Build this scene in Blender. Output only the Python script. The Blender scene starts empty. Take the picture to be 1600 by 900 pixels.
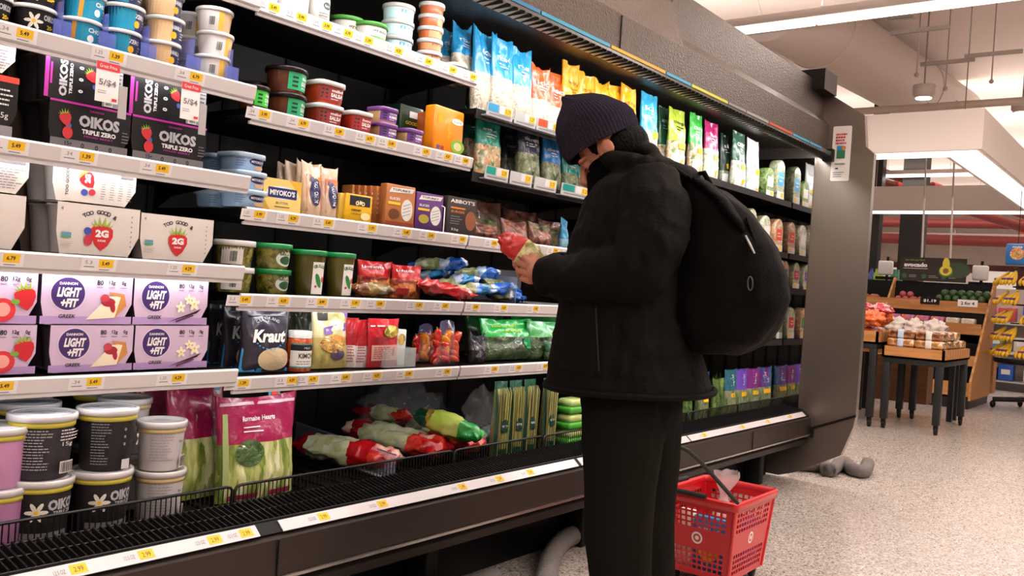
import bpy, bmesh, math, random
from mathutils import Vector, Matrix, noise
V = Vector
S = bpy.context.scene
COL = S.collection
rnd = random.Random(7)

# ------------------------------------------------------------------ camera
F_PX = 1390.0
ROLL, PITCH, HEAD = math.radians(3.8), math.radians(-0.25), math.atan(0.7725)
CAM = V((0, 0, 1.08))
_f0 = V((math.cos(HEAD), math.sin(HEAD), 0))
_r0 = V((math.sin(HEAD), -math.cos(HEAD), 0))
C_F = (_f0 * math.cos(PITCH) + V((0, 0, 1)) * math.sin(PITCH)).normalized()
_u1 = _r0.cross(C_F)
C_R = _r0 * math.cos(ROLL) + _u1 * math.sin(ROLL)
C_U = C_R.cross(C_F)
cam = bpy.data.cameras.new('camera')
cam.sensor_width = 36
cam.lens = F_PX / 1600 * 36
cam.clip_start = 0.05
cam.dof.use_dof = False
camo = bpy.data.objects.new('camera', cam)
COL.objects.link(camo)
camo.matrix_world = Matrix((
    (C_R.x, C_U.x, -C_F.x, CAM.x), (C_R.y, C_U.y, -C_F.y, CAM.y),
    (C_R.z, C_U.z, -C_F.z, CAM.z), (0, 0, 0, 1)))
S.camera = camo


def ray(px, py):
    return C_F + C_R * ((px - 800) / F_PX) - C_U * ((py - 450) / F_PX)


def onY(px, py, Y):
    d = ray(px, py)
    return CAM + d * (Y / d.y)


def onX(px, py, X):
    d = ray(px, py)
    return CAM + d * (X / d.x)


def onZ(px, py, z):
    d = ray(px, py)
    return CAM + d * ((z - CAM.z) / d.z)


def proj(p):
    q = V(p) - CAM
    w = q.dot(C_F)
    return 800 + F_PX * q.dot(C_R) / w, 450 - F_PX * q.dot(C_U) / w


def xat(px, Y, z):
    a, b = -2.0, 40.0
    for _ in range(40):
        m = (a + b) / 2
        if proj((m, Y, z))[0] < px: a = m
        else: b = m
    return (a + b) / 2


# ------------------------------------------------------------------ view, world, store lighting
S.view_settings.view_transform = 'Standard'
S.view_settings.look = 'None'
S.view_settings.exposure = 0.0
S.view_settings.gamma = 1.0
S.view_settings.use_curve_mapping = False
W = bpy.data.worlds.new('world')
S.world = W
W.use_nodes = True
W.node_tree.nodes['Background'].inputs[0].default_value = (1.0, 0.93, 0.88, 1)
W.node_tree.nodes['Background'].inputs[1].default_value = 0.10
STRIP_W, CASE_W, RING_W = 155.0, 4.2, 60.0      # watts: ceiling strips, case lamps, bulkhead lamps
WARM, COOL = (1.0, 0.90, 0.84), (1.0, 0.97, 0.98)


def area_light(name, loc, sx, sy, watts, rot=(0, 0, 0), col=WARM, parent=None, spread=180):
    l = bpy.data.lights.new(name, 'AREA')
    l.shape = 'RECTANGLE'
    l.size, l.size_y, l.energy, l.color = sx, sy, watts, col
    l.spread = math.radians(spread)
    o = bpy.data.objects.new(name, l)
    COL.objects.link(o)
    o.location, o.rotation_euler = loc, rot
    if parent: o.parent = parent
    return o


# ------------------------------------------------------------------ materials
def lin(h):
    if not isinstance(h, str): return tuple(h[:3])
    h = h.lstrip('#')
    r = [int(h[i:i + 2], 16) / 255 for i in (0, 2, 4)]
    return tuple(c / 12.92 if c <= .04045 else ((c + .055) / 1.055) ** 2.4 for c in r)


_mc = {}


def newmat(name):
    m = bpy.data.materials.new(name)
    m.use_nodes = True
    return m, m.node_tree, m.node_tree.nodes['Principled BSDF']


def setp(b, **k):
    for n, v in k.items():
        b.inputs[n.replace('_', ' ')].default_value = v


def M(col, rough=.5, metal=0.0, coat=0.0, emit=0.0, alpha=1.0, bump=0.0, bscale=60, var=0.0):
    key = (col, rough, metal, coat, emit, alpha, bump, bscale, var)
    if key in _mc: return _mc[key]
    m, t, b = newmat('paint' if not metal else 'metal')
    c = lin(col) + (1,)
    setp(b, Base_Color=c, Roughness=rough, Metallic=metal, Coat_Weight=coat, Alpha=alpha)
    b.inputs['Coat Roughness'].default_value = .12
    if max(c[:3]) < .05 and not metal: b.inputs['Specular IOR Level'].default_value = .22
    if emit:
        b.inputs['Emission Color'].default_value = c
        b.inputs['Emission Strength'].default_value = emit
    if bump or var:
        tc = t.nodes.new('ShaderNodeTexCoord')
        n = t.nodes.new('ShaderNodeTexNoise')
        n.inputs['Scale'].default_value = bscale
        n.inputs['Detail'].default_value = 4
        t.links.new(tc.outputs['Object'], n.inputs['Vector'])
        if bump:
            bp = t.nodes.new('ShaderNodeBump')
            bp.inputs['Strength'].default_value = bump
            bp.inputs['Distance'].default_value = .01
            t.links.new(n.outputs[0], bp.inputs['Height'])
            t.links.new(bp.outputs[0], b.inputs['Normal'])
        if var:
            r = t.nodes.new('ShaderNodeMapRange')
            r.inputs['To Min'].default_value = 1 - var
            r.inputs['To Max'].default_value = 1 + var
            t.links.new(n.outputs[0], r.inputs['Value'])
            mx = t.nodes.new('ShaderNodeVectorMath')
            mx.operation = 'SCALE'
            mx.inputs[0].default_value = c[:3]
            t.links.new(r.outputs[0], mx.inputs['Scale'])
            t.links.new(mx.outputs[0], b.inputs['Base Color'])
    _mc[key] = m
    return m


def FILM(col, rough=.3):
    return M(col, rough, coat=.4, bump=.5, bscale=45)


def MIX(cols, scale=40, rough=.35, stretch=(1, 1, 1), coat=.5, bump=.5):
    """irregular patches of several colours: food seen through a clear bag"""
    key = (tuple(cols), scale, rough, stretch, coat, bump)
    if key in _mc: return _mc[key]
    m, t, b = newmat('food_in_film')
    tc = t.nodes.new('ShaderNodeTexCoord')
    mp = t.nodes.new('ShaderNodeMapping')
    mp.inputs['Scale'].default_value = stretch
    n = t.nodes.new('ShaderNodeTexNoise')
    n.inputs['Scale'].default_value = scale * 1.1
    n.inputs['Detail'].default_value = 6
    scale *= 1.5
    v = t.nodes.new('ShaderNodeTexVoronoi')
    v.inputs['Scale'].default_value = scale
    add = t.nodes.new('ShaderNodeMixRGB')
    add.inputs[0].default_value = .08
    t.links.new(tc.outputs['Object'], mp.inputs['Vector'])
    t.links.new(mp.outputs[0], n.inputs['Vector'])
    t.links.new(mp.outputs[0], add.inputs[1])
    t.links.new(n.outputs['Color'], add.inputs[2])
    t.links.new(add.outputs[0], v.inputs['Vector'])
    r = t.nodes.new('ShaderNodeValToRGB')
    r.color_ramp.interpolation = 'LINEAR'
    e = r.color_ramp.elements
    while len(e) < len(cols): e.new(.5)
    for i, c in enumerate(cols):
        e[i].position = .46 + .50 * i / max(1, len(cols) - 1)
        e[i].color = lin(c) + (1,)
    sp = t.nodes.new('ShaderNodeSeparateColor')
    t.links.new(v.outputs['Color'], sp.inputs[0])
    mix = t.nodes.new('ShaderNodeMath')
    mix.operation = 'MULTIPLY_ADD'
    mix.inputs[1].default_value = 1.0
    t.links.new(n.outputs[0], mix.inputs[0])
    sc = t.nodes.new('ShaderNodeMath')
    sc.operation = 'MULTIPLY'
    sc.inputs[1].default_value = .42
    t.links.new(sp.outputs[0], sc.inputs[0])
    t.links.new(sc.outputs[0], mix.inputs[2])
    t.links.new(mix.outputs[0], r.inputs[0])
    t.links.new(r.outputs[0], b.inputs['Base Color'])
    bp = t.nodes.new('ShaderNodeBump')
    bp.inputs['Strength'].default_value = bump
    bp.inputs['Distance'].default_value = .006
    bp.invert = True
    t.links.new(v.outputs['Distance'], bp.inputs['Height'])
    t.links.new(bp.outputs[0], b.inputs['Normal'])
    setp(b, Roughness=rough, Coat_Weight=coat)
    _mc[key] = m
    return m


def CLEAR(col='#e6ecf2', alpha=.16, rough=.06):
    key = ('clear', col, alpha, rough)
    if key in _mc: return _mc[key]
    m, t, b = newmat('clear_plastic')
    setp(b, Base_Color=lin(col) + (1,), Roughness=rough, Alpha=alpha)
    b.inputs['Specular IOR Level'].default_value = .9
    _mc[key] = m
    return m


def STEEL(col='#6b625c', rough=.33, speck=.5, scale=(1, 1, 1)):
    m, t, b = newmat('steel')
    tc = t.nodes.new('ShaderNodeTexCoord')
    mp = t.nodes.new('ShaderNodeMapping')
    mp.inputs['Scale'].default_value = scale
    n = t.nodes.new('ShaderNodeTexNoise')
    n.inputs['Scale'].default_value = 150
    n.inputs['Detail'].default_value = 3
    t.links.new(tc.outputs['Object'], mp.inputs['Vector'])
    t.links.new(mp.outputs[0], n.inputs['Vector'])
    bp = t.nodes.new('ShaderNodeBump')
    bp.inputs['Strength'].default_value = speck
    bp.inputs['Distance'].default_value = .004
    t.links.new(n.outputs[0], bp.inputs['Height'])
    t.links.new(bp.outputs[0], b.inputs['Normal'])
    setp(b, Base_Color=lin(col) + (1,), Metallic=.85, Roughness=rough)
    return m


def RAMPMAT(name, kind, scale, cols, rough, stretch=(1, 1, 1), bump=0.0, metal=0, coat=0, detail=5):
    m, t, b = newmat(name)
    tc = t.nodes.new('ShaderNodeTexCoord')
    mp = t.nodes.new('ShaderNodeMapping')
    mp.inputs['Scale'].default_value = stretch
    t.links.new(tc.outputs['Object'], mp.inputs['Vector'])
    if kind == 'voronoi':
        n = t.nodes.new('ShaderNodeTexVoronoi')
        out = n.outputs['Color']
    elif kind == 'wave':
        n = t.nodes.new('ShaderNodeTexWave')
        n.inputs['Distortion'].default_value = 3
        out = n.outputs['Fac']
    else:
        n = t.nodes.new('ShaderNodeTexNoise')
        n.inputs['Detail'].default_value = detail
        out = n.outputs[0]
    n.inputs['Scale'].default_value = scale
    t.links.new(mp.outputs[0], n.inputs['Vector'])
    r = t.nodes.new('ShaderNodeValToRGB')
    e = r.color_ramp.elements
    while len(e) < len(cols): e.new(.5)
    for i, (p, c) in enumerate(cols):
        e[i].position = p
        e[i].color = lin(c) + (1,)
    t.links.new(out, r.inputs[0])
    t.links.new(r.outputs[0], b.inputs['Base Color'])
    if bump:
        bp = t.nodes.new('ShaderNodeBump')
        bp.inputs['Strength'].default_value = bump
        bp.inputs['Distance'].default_value = .01
        t.links.new(out, bp.inputs['Height'])
        t.links.new(bp.outputs[0], b.inputs['Normal'])
    setp(b, Roughness=rough, Metallic=metal, Coat_Weight=coat)
    return m


BLACK = M('#0b0a0a', .45)
DARK = M('#151414', .5)
RAIL = M('#d6d1d2', .35, coat=.3)
WHITE = M('#e9e5e2', .5)
YEL = M('#f2c21a', .5)
INK = M('#2a282b', .6)
GREYINK = M('#77757c', .6)
LIDW = M('#e9e7e4', .3, coat=.3)

# ------------------------------------------------------------------ geometry collector
class G:
    def __init__(s):
        s.v, s.f, s.m, s.sm, s.mats = [], [], [], [], []

    def mi(s, mat):
        if mat not in s.mats: s.mats.append(mat)
        return s.mats.index(mat)

    def add(s, vs, fs, mat, smooth=False, X=None):
        o = len(s.v)
        s.v += [tuple(X @ V(p)) if X else tuple(p) for p in vs]
        k = s.mi(mat)
        for f in fs:
            s.f.append(tuple(i + o for i in f)); s.m.append(k); s.sm.append(smooth)

    def box(s, x0, x1, y0, y1, z0, z1, mat, bev=0.0, X=None):
        if not bev:
            vs = [(x, y, z) for z in (z0, z1) for y in (y0, y1) for x in (x0, x1)]
            fs = [(0, 2, 3, 1), (4, 5, 7, 6), (0, 1, 5, 4), (2, 6, 7, 3), (0, 4, 6, 2), (1, 3, 7, 5)]
            s.add(vs, fs, mat, False, X)
            return
        bm = bmesh.new()
        bmesh.ops.create_cube(bm, size=1)
        for v in bm.verts:
            v.co = V(((x0 + x1) / 2 + v.co.x * (x1 - x0), (y0 + y1) / 2 + v.co.y * (y1 - y0), (z0 + z1) / 2 + v.co.z * (z1 - z0)))
        bmesh.ops.bevel(bm, geom=list(bm.edges), offset=bev, segments=2, affect='EDGES', profile=.5)
        s.addbm(bm, mat, True, X)

    def addbm(s, bm, mat, smooth=False, X=None):
        bm.verts.ensure_lookup_table()
        bm.verts.index_update()
        s.add([v.co.copy() for v in bm.verts], [tuple(v.index for v in f.verts) for f in bm.faces], mat, smooth, X)
        bm.free()

    def loft(s, rings, mat, cap=True, smooth=True, X=None, closed=True):
        n = len(rings[0])
        vs = [p for r in rings for p in r]
        fs = []
        for i in range(len(rings) - 1):
            for j in range(n if closed else n - 1):
                a, b = i * n + j, i * n + (j + 1) % n
                fs.append((a, b, b + n, a + n))
        s.add(vs, fs, mat, smooth, X)
        if cap:
            s.add(rings[0], [tuple(range(n))[::-1]], mat, False, X)
            s.add(rings[-1], [tuple(range(n))], mat, False, X)

    def lathe(s, prof, mat, n=32, ex=2.0, c=(0, 0, 0), X=None, cap=True, sx=1.0, sy=1.0):
        rings = []
        for r, z in prof:
            ring = []
            for i in range(n):
                a = 2 * math.pi * i / n
                ca, sa = math.cos(a), math.sin(a)
                k = r if ex == 2 else r / (abs(ca) ** ex + abs(sa) ** ex) ** (1 / ex)
                ring.append((c[0] + k * ca * sx, c[1] + k * sa * sy, c[2] + z))
            rings.append(ring)
        s.loft(rings, mat, cap, True, X)

    def tube(s, pts, r, mat, n=8, X=None, cap=True, flat=1.0):
        pts = [V(p) for p in pts]
        rings = []
        up = V((0, 0, 1))
        for i, p in enumerate(pts):
            d = (pts[min(i + 1, len(pts) - 1)] - pts[max(i - 1, 0)])
            d = d.normalized() if d.length > 1e-9 else V((1, 0, 0))
            if i == 0:
                a = d.cross(up)
                if a.length < .05: a = d.cross(V((0, 1, 0)))
            else: a = a - d * a.dot(d)
            a.normalize()
            b = a.cross(d)
            rr = r[i] if isinstance(r, (list, tuple)) else r
            rings.append([p + a * (rr * math.cos(2 * math.pi * k / n)) + b * (rr * flat * math.sin(2 * math.pi * k / n)) for k in range(n)])
        s.loft(rings, mat, cap, n > 4, X)

    def ball(s, c, r, mat, n=12, m=8, X=None):
        r = (r, r, r) if not isinstance(r, (tuple, list)) else r
        rings = []
        for i in range(m + 1):
            t = math.pi * (i / m) - math.pi / 2
            k = max(math.cos(t), .02)
            rings.append([(c[0] + r[0] * k * math.cos(2 * math.pi * j / n), c[1] + r[1] * k * math.sin(2 * math.pi * j / n), c[2] + r[2] * math.sin(t)) for j in range(n)])
        s.loft(rings, mat, True, True, X)

    def prism(s, pts, a, b, axis, mat, X=None):
        """polygon pts in the plane across axis, swept from a to b"""
        def P(p, t):
            return {'x': (t, p[0], p[1]), 'y': (p[0], t, p[1]), 'z': (p[0], p[1], t)}[axis]
        n = len(pts)
        vs = [P(p, a) for p in pts] + [P(p, b) for p in pts]
        fs = [tuple(range(n))[::-1], tuple(range(n, 2 * n))] + [(i, (i + 1) % n, (i + 1) % n + n, i + n) for i in range(n)]
        s.add(vs, fs, mat, False, X)

    def mesh(s, name):
        me = bpy.data.meshes.new(name)
        me.from_pydata(s.v, [], s.f)
        for m in s.mats: me.materials.append(m)
        me.polygons.foreach_set('material_index', s.m)
        me.polygons.foreach_set('use_smooth', s.sm)
        bm = bmesh.new()
        bm.from_mesh(me)
        bmesh.ops.recalc_face_normals(bm, faces=bm.faces)
        bm.to_mesh(me)
        bm.free()
        return me

    def build(s, name, parent=None, loc=None, rz=0.0, me=None):
        o = bpy.data.objects.new(name, me or s.mesh(name))
        COL.objects.link(o)
        if parent: o.parent = parent
        if loc is not None: o.location = loc
        if rz: o.rotation_euler = (0, 0, rz)
        return o


def tag(o, label, cat, group=None, kind=None):
    o['label'], o['category'] = label, cat
    if group: o['group'] = group
    if kind: o['kind'] = kind
    return o


def struct(o):
    o['kind'] = 'structure'
    return o


def thing(name, label, cat, loc=(0, 0, 0), rz=0.0, group=None, rot=None):
    o = bpy.data.objects.new(name, None)
    o.empty_display_size = .05
    COL.objects.link(o)
    o.location = loc
    o.rotation_euler = rot or (0, 0, rz)
    return tag(o, label, cat, group)


_kids = {}


def kids(o):
    return [c for c in o.children]


def dup(root, loc, rz=None, label=None, rot=None):
    r = root.copy()
    COL.objects.link(r)
    r.location = loc
    if rot is not None: r.rotation_euler = rot
    elif rz is not None: r.rotation_euler = (0, 0, rz)
    if label: r['label'] = label
    for ch in kids(root):
        c = ch.copy(); COL.objects.link(c); c.parent = r
        for g in kids(ch):
            d = g.copy(); COL.objects.link(d); d.parent = c
    return r


# ------------------------------------------------------------------ print on surfaces
_tx = {}


def textgeo(body, bold=0.0, shear=0.0):
    k = (body, bold, shear)
    if k in _tx: return _tx[k]
    cu = bpy.data.curves.new('txt', 'FONT')
    cu.body = body
    cu.offset = bold
    cu.shear = shear
    cu.resolution_u = 2
    ob = bpy.data.objects.new('txt', cu)
    me = bpy.data.meshes.new_from_object(ob)
    vs = [tuple(v.co[:2]) for v in me.vertices]
    fs = [tuple(p.vertices) for p in me.polygons]
    bpy.data.objects.remove(ob)
    bpy.data.curves.remove(cu)
    bpy.data.meshes.remove(me)
    if not vs: vs = [(0, 0)]
    x0, x1 = min(v[0] for v in vs), max(v[0] for v in vs)
    y0, y1 = min(v[1] for v in vs), max(v[1] for v in vs)
    _tx[k] = (vs, fs, x0, x1, y0, y1)
    return _tx[k]


class Print:
    """flat artwork laid on a surface: surf(x, z, lift) -> point"""
    def __init__(s, surf):
        s.g, s.surf, s.layer = G(), surf, 1

    def put(s, pts, faces, mat):
        s.layer += 1
        l = .0004 + .00012 * s.layer
        s.g.add([s.surf(x, z, l) for x, z in pts], faces, mat)

    def text(s, body, x, z, w=None, h=None, mat=None, bold=0.0, shear=0.0, rot=0.0, al='C', sp=1):
        vs, fs, x0, x1, y0, y1 = textgeo(body, bold, shear)
        kx = ky = None
        if h: ky = h / max(y1 - y0, 1e-6)
        if w: kx = w / max(x1 - x0, 1e-6)
        kx, ky = kx or ky, ky or kx
        ox = {'C': (x0 + x1) / 2, 'L': x0, 'R': x1}[al]
        oy = (y0 + y1) / 2
        c, sn = math.cos(rot), math.sin(rot)
        pts = []
        for a, b in vs:
            a, b = (a - ox) * kx, (b - oy) * ky
            pts.append((x + a * c - b * sn, z + a * sn + b * c))
        s.put(pts, fs, mat)

    def arc(s, body, x, z, R, h, mat, span, bold=0.0):
        """text along an arc of radius R that bulges upward, centre of the arc at (x, z)"""
        n = len(body)
        for i, ch in enumerate(body):
            if ch == ' ': continue
            t = span * (.5 - (i + .5) / n)
            s.text(ch, x + R * math.sin(-t), z + R * math.cos(t), h=h, mat=mat, bold=bold, rot=t)

    def rect(s, x0, x1, z0, z1, mat, nx=1, nz=1):
        pts = [(x0 + (x1 - x0) * i / nx, z0 + (z1 - z0) * j / nz) for j in range(nz + 1) for i in range(nx + 1)]
        fs = [(j * (nx + 1) + i, j * (nx + 1) + i + 1, (j + 1) * (nx + 1) + i + 1, (j + 1) * (nx + 1) + i) for j in range(nz) for i in range(nx)]
        s.put(pts, fs, mat)

    def poly(s, pts, mat, lv=1):
        """star-shaped outline filled in rings so that it follows a curved surface"""
        if lv == 1:
            s.put(pts, [tuple(range(len(pts)))], mat); return
        P = []
        for i, a in enumerate(pts):
            b = pts[(i + 1) % len(pts)]
            P += [(a[0] + (b[0] - a[0]) * k / 3, a[1] + (b[1] - a[1]) * k / 3) for k in range(3)]
        s.fan(P, mat, lv)

    def fan(s, P, mat, lv=3):
        cx, cz = sum(p[0] for p in P) / len(P), sum(p[1] for p in P) / len(P)
        n = len(P)
        V_ = [(cx, cz)]
        for k in range(1, lv + 1): V_ += [(cx + (x - cx) * k / lv, cz + (z - cz) * k / lv) for x, z in P]
        fs = [(0, 1 + i, 1 + (i + 1) % n) for i in range(n)]
        for k in range(lv - 1): fs += [(1 + k * n + i, 1 + (k + 1) * n + i, 1 + (k + 1) * n + (i + 1) % n, 1 + k * n + (i + 1) % n) for i in range(n)]
        s.put(V_, fs, mat)

    def ell(s, x, z, a, b, mat, n=24, rot=0.0):
        c, sn = math.cos(rot), math.sin(rot)
        pts = []
        for i in range(n):
            p, q = a * math.cos(2 * math.pi * i / n), b * math.sin(2 * math.pi * i / n)
            pts.append((x + p * c - q * sn, z + p * sn + q * c))
        s.fan(pts, mat, 3 if a > .012 else 1)

    def berry(s, x, z, r, rot=0.0):
        """strawberry with a leaf crown"""
        red, gr = M('#c8202b', .4), M('#8fae2a', .5)
        c, sn = math.cos(rot), math.sin(rot)
        def R(p): return (x + p[0] * c - p[1] * sn, z + p[0] * sn + p[1] * c)
        s.poly([R((r * p, r * q)) for p, q in ((0, -1.25), (.55, -.8), (.95, -.05), (.95, .5), (.55, .85), (0, .95), (-.55, .85), (-.95, .5), (-.95, -.05), (-.55, -.8))], red)
        for k in range(6):
            a = math.pi * (.08 + .84 * k / 5)
            s.poly([R((r * (.6 * math.cos(a) - .16 * math.sin(a)) * 1.0, r * (.72 + .25 * math.sin(a)) - r * .1)),
                    R((r * (.6 * math.cos(a) + .16), r * .72)), R((r * 1.05 * math.cos(a), r * (.85 + .75 * math.sin(a))))], gr)

    def lines(s, x0, x1, z0, z1, n, mat, seed=0, t=.35):
        """rows of very small print"""
        q = random.Random(seed)
        dz = (z1 - z0) / n
        for i in range(n):
            z = z0 + dz * (i + .5)
            x = x0
            xe = x1 - (x1 - x0) * q.random() * .35
            while x < xe:
                wd = (x1 - x0) * q.uniform(.06, .2)
                s.rect(x, min(x + wd, xe), z - dz * t / 2, z + dz * t / 2, mat)
                x += wd + (x1 - x0) * .03

    def bars(s, x0, x1, z0, z1, mat, seed=0):
        s.rect(x0 - .002, x1 + .002, z0 - .002, z1 + .002, WHITE, 3)
        q = random.Random(seed)
        x = x0
        while x < x1:
            w = (x1 - x0) * q.choice((.03, .03, .06))
            s.rect(x, min(x + w, x1), z0, z1, mat)
            x += w + (x1 - x0) * q.choice((.03, .05))

    def build(s, parent, name='printed_artwork'):
        if s.g.v: return s.g.build(name, parent)


def flat(y, tilt=0.0):
    return lambda x, z, l: V((x, y - l + tilt * z, z))


def cyl(rf, ex=2.0, yc=0.0):
    """rf(z)->radius; x is arc length from the front"""
    def f(x, z, l):
        r = rf(z)
        a = x / r
        ca, sa = -math.cos(a), math.sin(a)
        k = (r if ex == 2 else r / (abs(ca) ** ex + abs(sa) ** ex) ** (1 / ex)) + l
        return V((k * sa, yc + k * ca, z))
    return f


def CLOTH(col, rough=.9, bump=.3, bscale=140, spec=.06):
    m = M(col, rough, bump=bump, bscale=bscale, var=.001)
    b = m.node_tree.nodes['Principled BSDF']
    b.inputs['Specular IOR Level'].default_value = spec
    return m
# ================================================================== THE SETTING
def terrazzo():
    m, t, b = newmat('terrazzo')
    tc = t.nodes.new('ShaderNodeTexCoord')
    v = t.nodes.new('ShaderNodeTexVoronoi'); v.inputs['Scale'].default_value = 150
    n = t.nodes.new('ShaderNodeTexNoise'); n.inputs['Scale'].default_value = .9; n.inputs['Detail'].default_value = 4
    t.links.new(tc.outputs['Object'], v.inputs['Vector']); t.links.new(tc.outputs['Object'], n.inputs['Vector'])
    sp = t.nodes.new('ShaderNodeSeparateColor'); t.links.new(v.outputs['Color'], sp.inputs[0])
    r = t.nodes.new('ShaderNodeValToRGB'); r.color_ramp.interpolation = 'CONSTANT'
    e = r.color_ramp.elements
    while len(e) < 5: e.new(.5)
    for i, (p, c) in enumerate(((0, '#6d6562'), (.08, '#9a908a'), (.24, '#b7ada5'), (.62, '#c6bdb5'), (.86, '#ddd6cf'))):
        e[i].position = p; e[i].color = lin(c) + (1,)
    t.links.new(sp.outputs[0], r.inputs[0])
    mr = t.nodes.new('ShaderNodeMapRange'); mr.inputs['To Min'].default_value = .82; mr.inputs['To Max'].default_value = 1.1
    t.links.new(n.outputs[0], mr.inputs['Value'])
    sc = t.nodes.new('ShaderNodeVectorMath'); sc.operation = 'SCALE'
    t.links.new(r.outputs[0], sc.inputs[0]); t.links.new(mr.outputs[0], sc.inputs['Scale'])
    t.links.new(sc.outputs[0], b.inputs['Base Color'])
    setp(b, Roughness=.22)
    return m


X0, X1R, Y0R, Y1R, HC = -6.0, 34.0, -14.0, 16.0, 4.6
g = G(); g.box(X0, X1R, Y0R, Y1R, -.1, 0, terrazzo()); struct(g.build('floor'))
CEIL = M('#e6d6cd', .8, bump=.15, bscale=1.5)
g = G(); g.box(X0, X1R, Y0R, Y1R, HC, HC + .1, CEIL); struct(g.build('ceiling'))
WALLM = M('#c9bdb3', .8, bump=.1, bscale=3, var=.15)
for nm, b_ in (('wall_far', (X1R, X1R + .1, Y0R, Y1R)), ('wall_near', (X0 - .1, X0, Y0R, Y1R)),
               ('wall_left', (X0, X1R, Y1R, Y1R + .1)), ('wall_right', (X0, X1R, Y0R - .1, Y0R))):
    g = G(); g.box(*b_, 0, HC, WALLM); struct(g.build(nm))

# ------------------------------------------------------------------ refrigerated case
CX0, CX1 = -.42, 5.40
XB = [.50, 1.43, 2.345, 3.26, 4.30, 5.39]
YF, YBK = 2.02, 2.66
ST = STEEL('#5f564f', .30, 1.0, (.95, .95, .95))
ST2 = STEEL('#8d8178', .30, .12, (.3, .3, 6))
STB = STEEL('#4a413c', .42, .10, (6, .4, .4))
case = thing('refrigerated_case', 'long black and brushed steel open refrigerated display case with lit shelves of packaged food', 'display case', (2.5, 2.3, 0))
CI = case.matrix_world.inverted() if False else Matrix.Translation((-2.5, -2.3, 0))


def cpart(name, g, parent=None):
    o = g.build(name, parent or case)
    if parent is None: o.location = (-2.5, -2.3, 0)
    return o


g = G(); g.box(CX0, CX1, YBK, YBK + .12, .2, 2.1, BLACK)
for i in range(24):
    x = CX0 + .2 + i * .25
    g.box(x - .012, x + .012, YBK - .006, YBK, .5, 1.95, M('#050505', .6))
cpart('back_panel', g)
g = G(); g.box(CX0, CX1, 1.90, YBK, .30, .415, BLACK, .01)
for i in range(80):                                            # raised ribs of the well floor
    x = CX0 + .05 + i * (CX1 - CX0 - .1) / 80
    g.box(x, x + .02, 2.03, 2.62, .415, .42, BLACK)
cpart('well_floor', g)
# canopy: two sheet-metal runs, the near one standing slightly proud
XC = onY(1068, 90, 1.80).x
g = G()
g.prism([(1.80, 1.995), (1.80, 2.135), (1.90, 2.42), (2.75, 2.42), (2.75, 2.06), (1.86, 2.03)], CX0, XC, 'x', ST)
for x in (1.35, 2.9): g.box(x, x + .004, 1.797, 1.80, 2.0, 2.13, DARK)
cpart('canopy_near_run', g)
g = G()
g.prism([(1.83, 2.0), (1.83, 2.165), (1.872, 2.215), (1.872, 2.408), (2.75, 2.408), (2.75, 2.06), (1.86, 2.03)], XC, CX1, 'x', ST)
cpart('canopy_far_run', g)
g = G()
p0 = onX(1265, 145, CX1)
g.box(CX1 - .22, CX1 - .001, 1.80, 2.7, 2.34, 2.46, M('#1c1917', .35, .5))
cpart('canopy_corner_box', g)
# ribbed lamp cover under the canopy lip
g = G()
g.prism([(1.79, 1.972), (1.79, 1.996), (1.845, 2.006), (1.87, 1.985), (1.865, 1.965)], CX0, CX1, 'x', M('#6f6d6c', .25, .6))
for i in range(150):
    x = CX0 + .03 + i * (CX1 - CX0) / 150
    g.box(x, x + .004, 1.789, 1.866, 1.9635, 1.973, M('#2b2b2b', .4))
lc = cpart('lamp_cover', g)
g = G()
reflection_cols = ['#2b7fae', '#d8a322', '#c2481f', '#d7a419', '#2f9ec4', '#cfcf3c', '#9c9c98', '#c7b53a', '#3b8fc0', '#8b8a86']  # coloured blocks paint the reflections seen along the lamp cover edge
q = random.Random(4)
x = CX0
while x < CX1 - .3:
    w = q.uniform(.18, .5)
    g.box(x, min(x + w, CX1) - .01, 1.786, 1.79, 1.984, 1.996, M(q.choice(reflection_cols), .4))
    x += w
cpart('painted_reflections', g)
LEDM = M('#fff6f0', .4, emit=7.0)
g = G(); g.box(CX0 + .1, CX1 - .1, 1.872, 1.90, 1.985, 1.995, LEDM)
lamp = cpart('canopy_lamp', g)
n_ = 5
for i in range(n_):
    w = (CX1 - CX0) / n_
    area_light('canopy_lamp_light', (CX0 + w * (i + .5), 1.885, 1.975), w * .96, .03, CASE_W, (math.radians(32), 0, 0), COOL)

# bottom: grille, guards, price strip, bumper, kick
g = G()
gm = M('#1c1b1b', .35, .3)
g.prism([(1.872, .405), (1.872, .425), (1.985, .44), (1.985, .405)], CX0, CX1, 'x', BLACK)
n_ = 330
for i in range(n_):
    x = CX0 + (CX1 - CX0) * (i + .5) / n_
    g.add([(x - .0018, 1.872, .436), (x + .0018, 1.872, .436), (x + .0018, 1.985, .458), (x - .0018, 1.985, .458),
           (x - .0018, 1.872, .427), (x + .0018, 1.872, .427), (x + .0018, 1.985, .443), (x - .0018, 1.985, .443)],
          [(0, 1, 2, 3), (4, 7, 6, 5), (0, 3, 7, 4), (1, 5, 6, 2), (0, 4, 5, 1), (3, 2, 6, 7)], gm)
for k in range(3):
    y, z = 1.872 + .0565 * k, .430 + .011 * k
    g.tube([(CX0, y, z), (CX1, y, z)], .0025, gm, 6)
cpart('air_grille', g)


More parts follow.
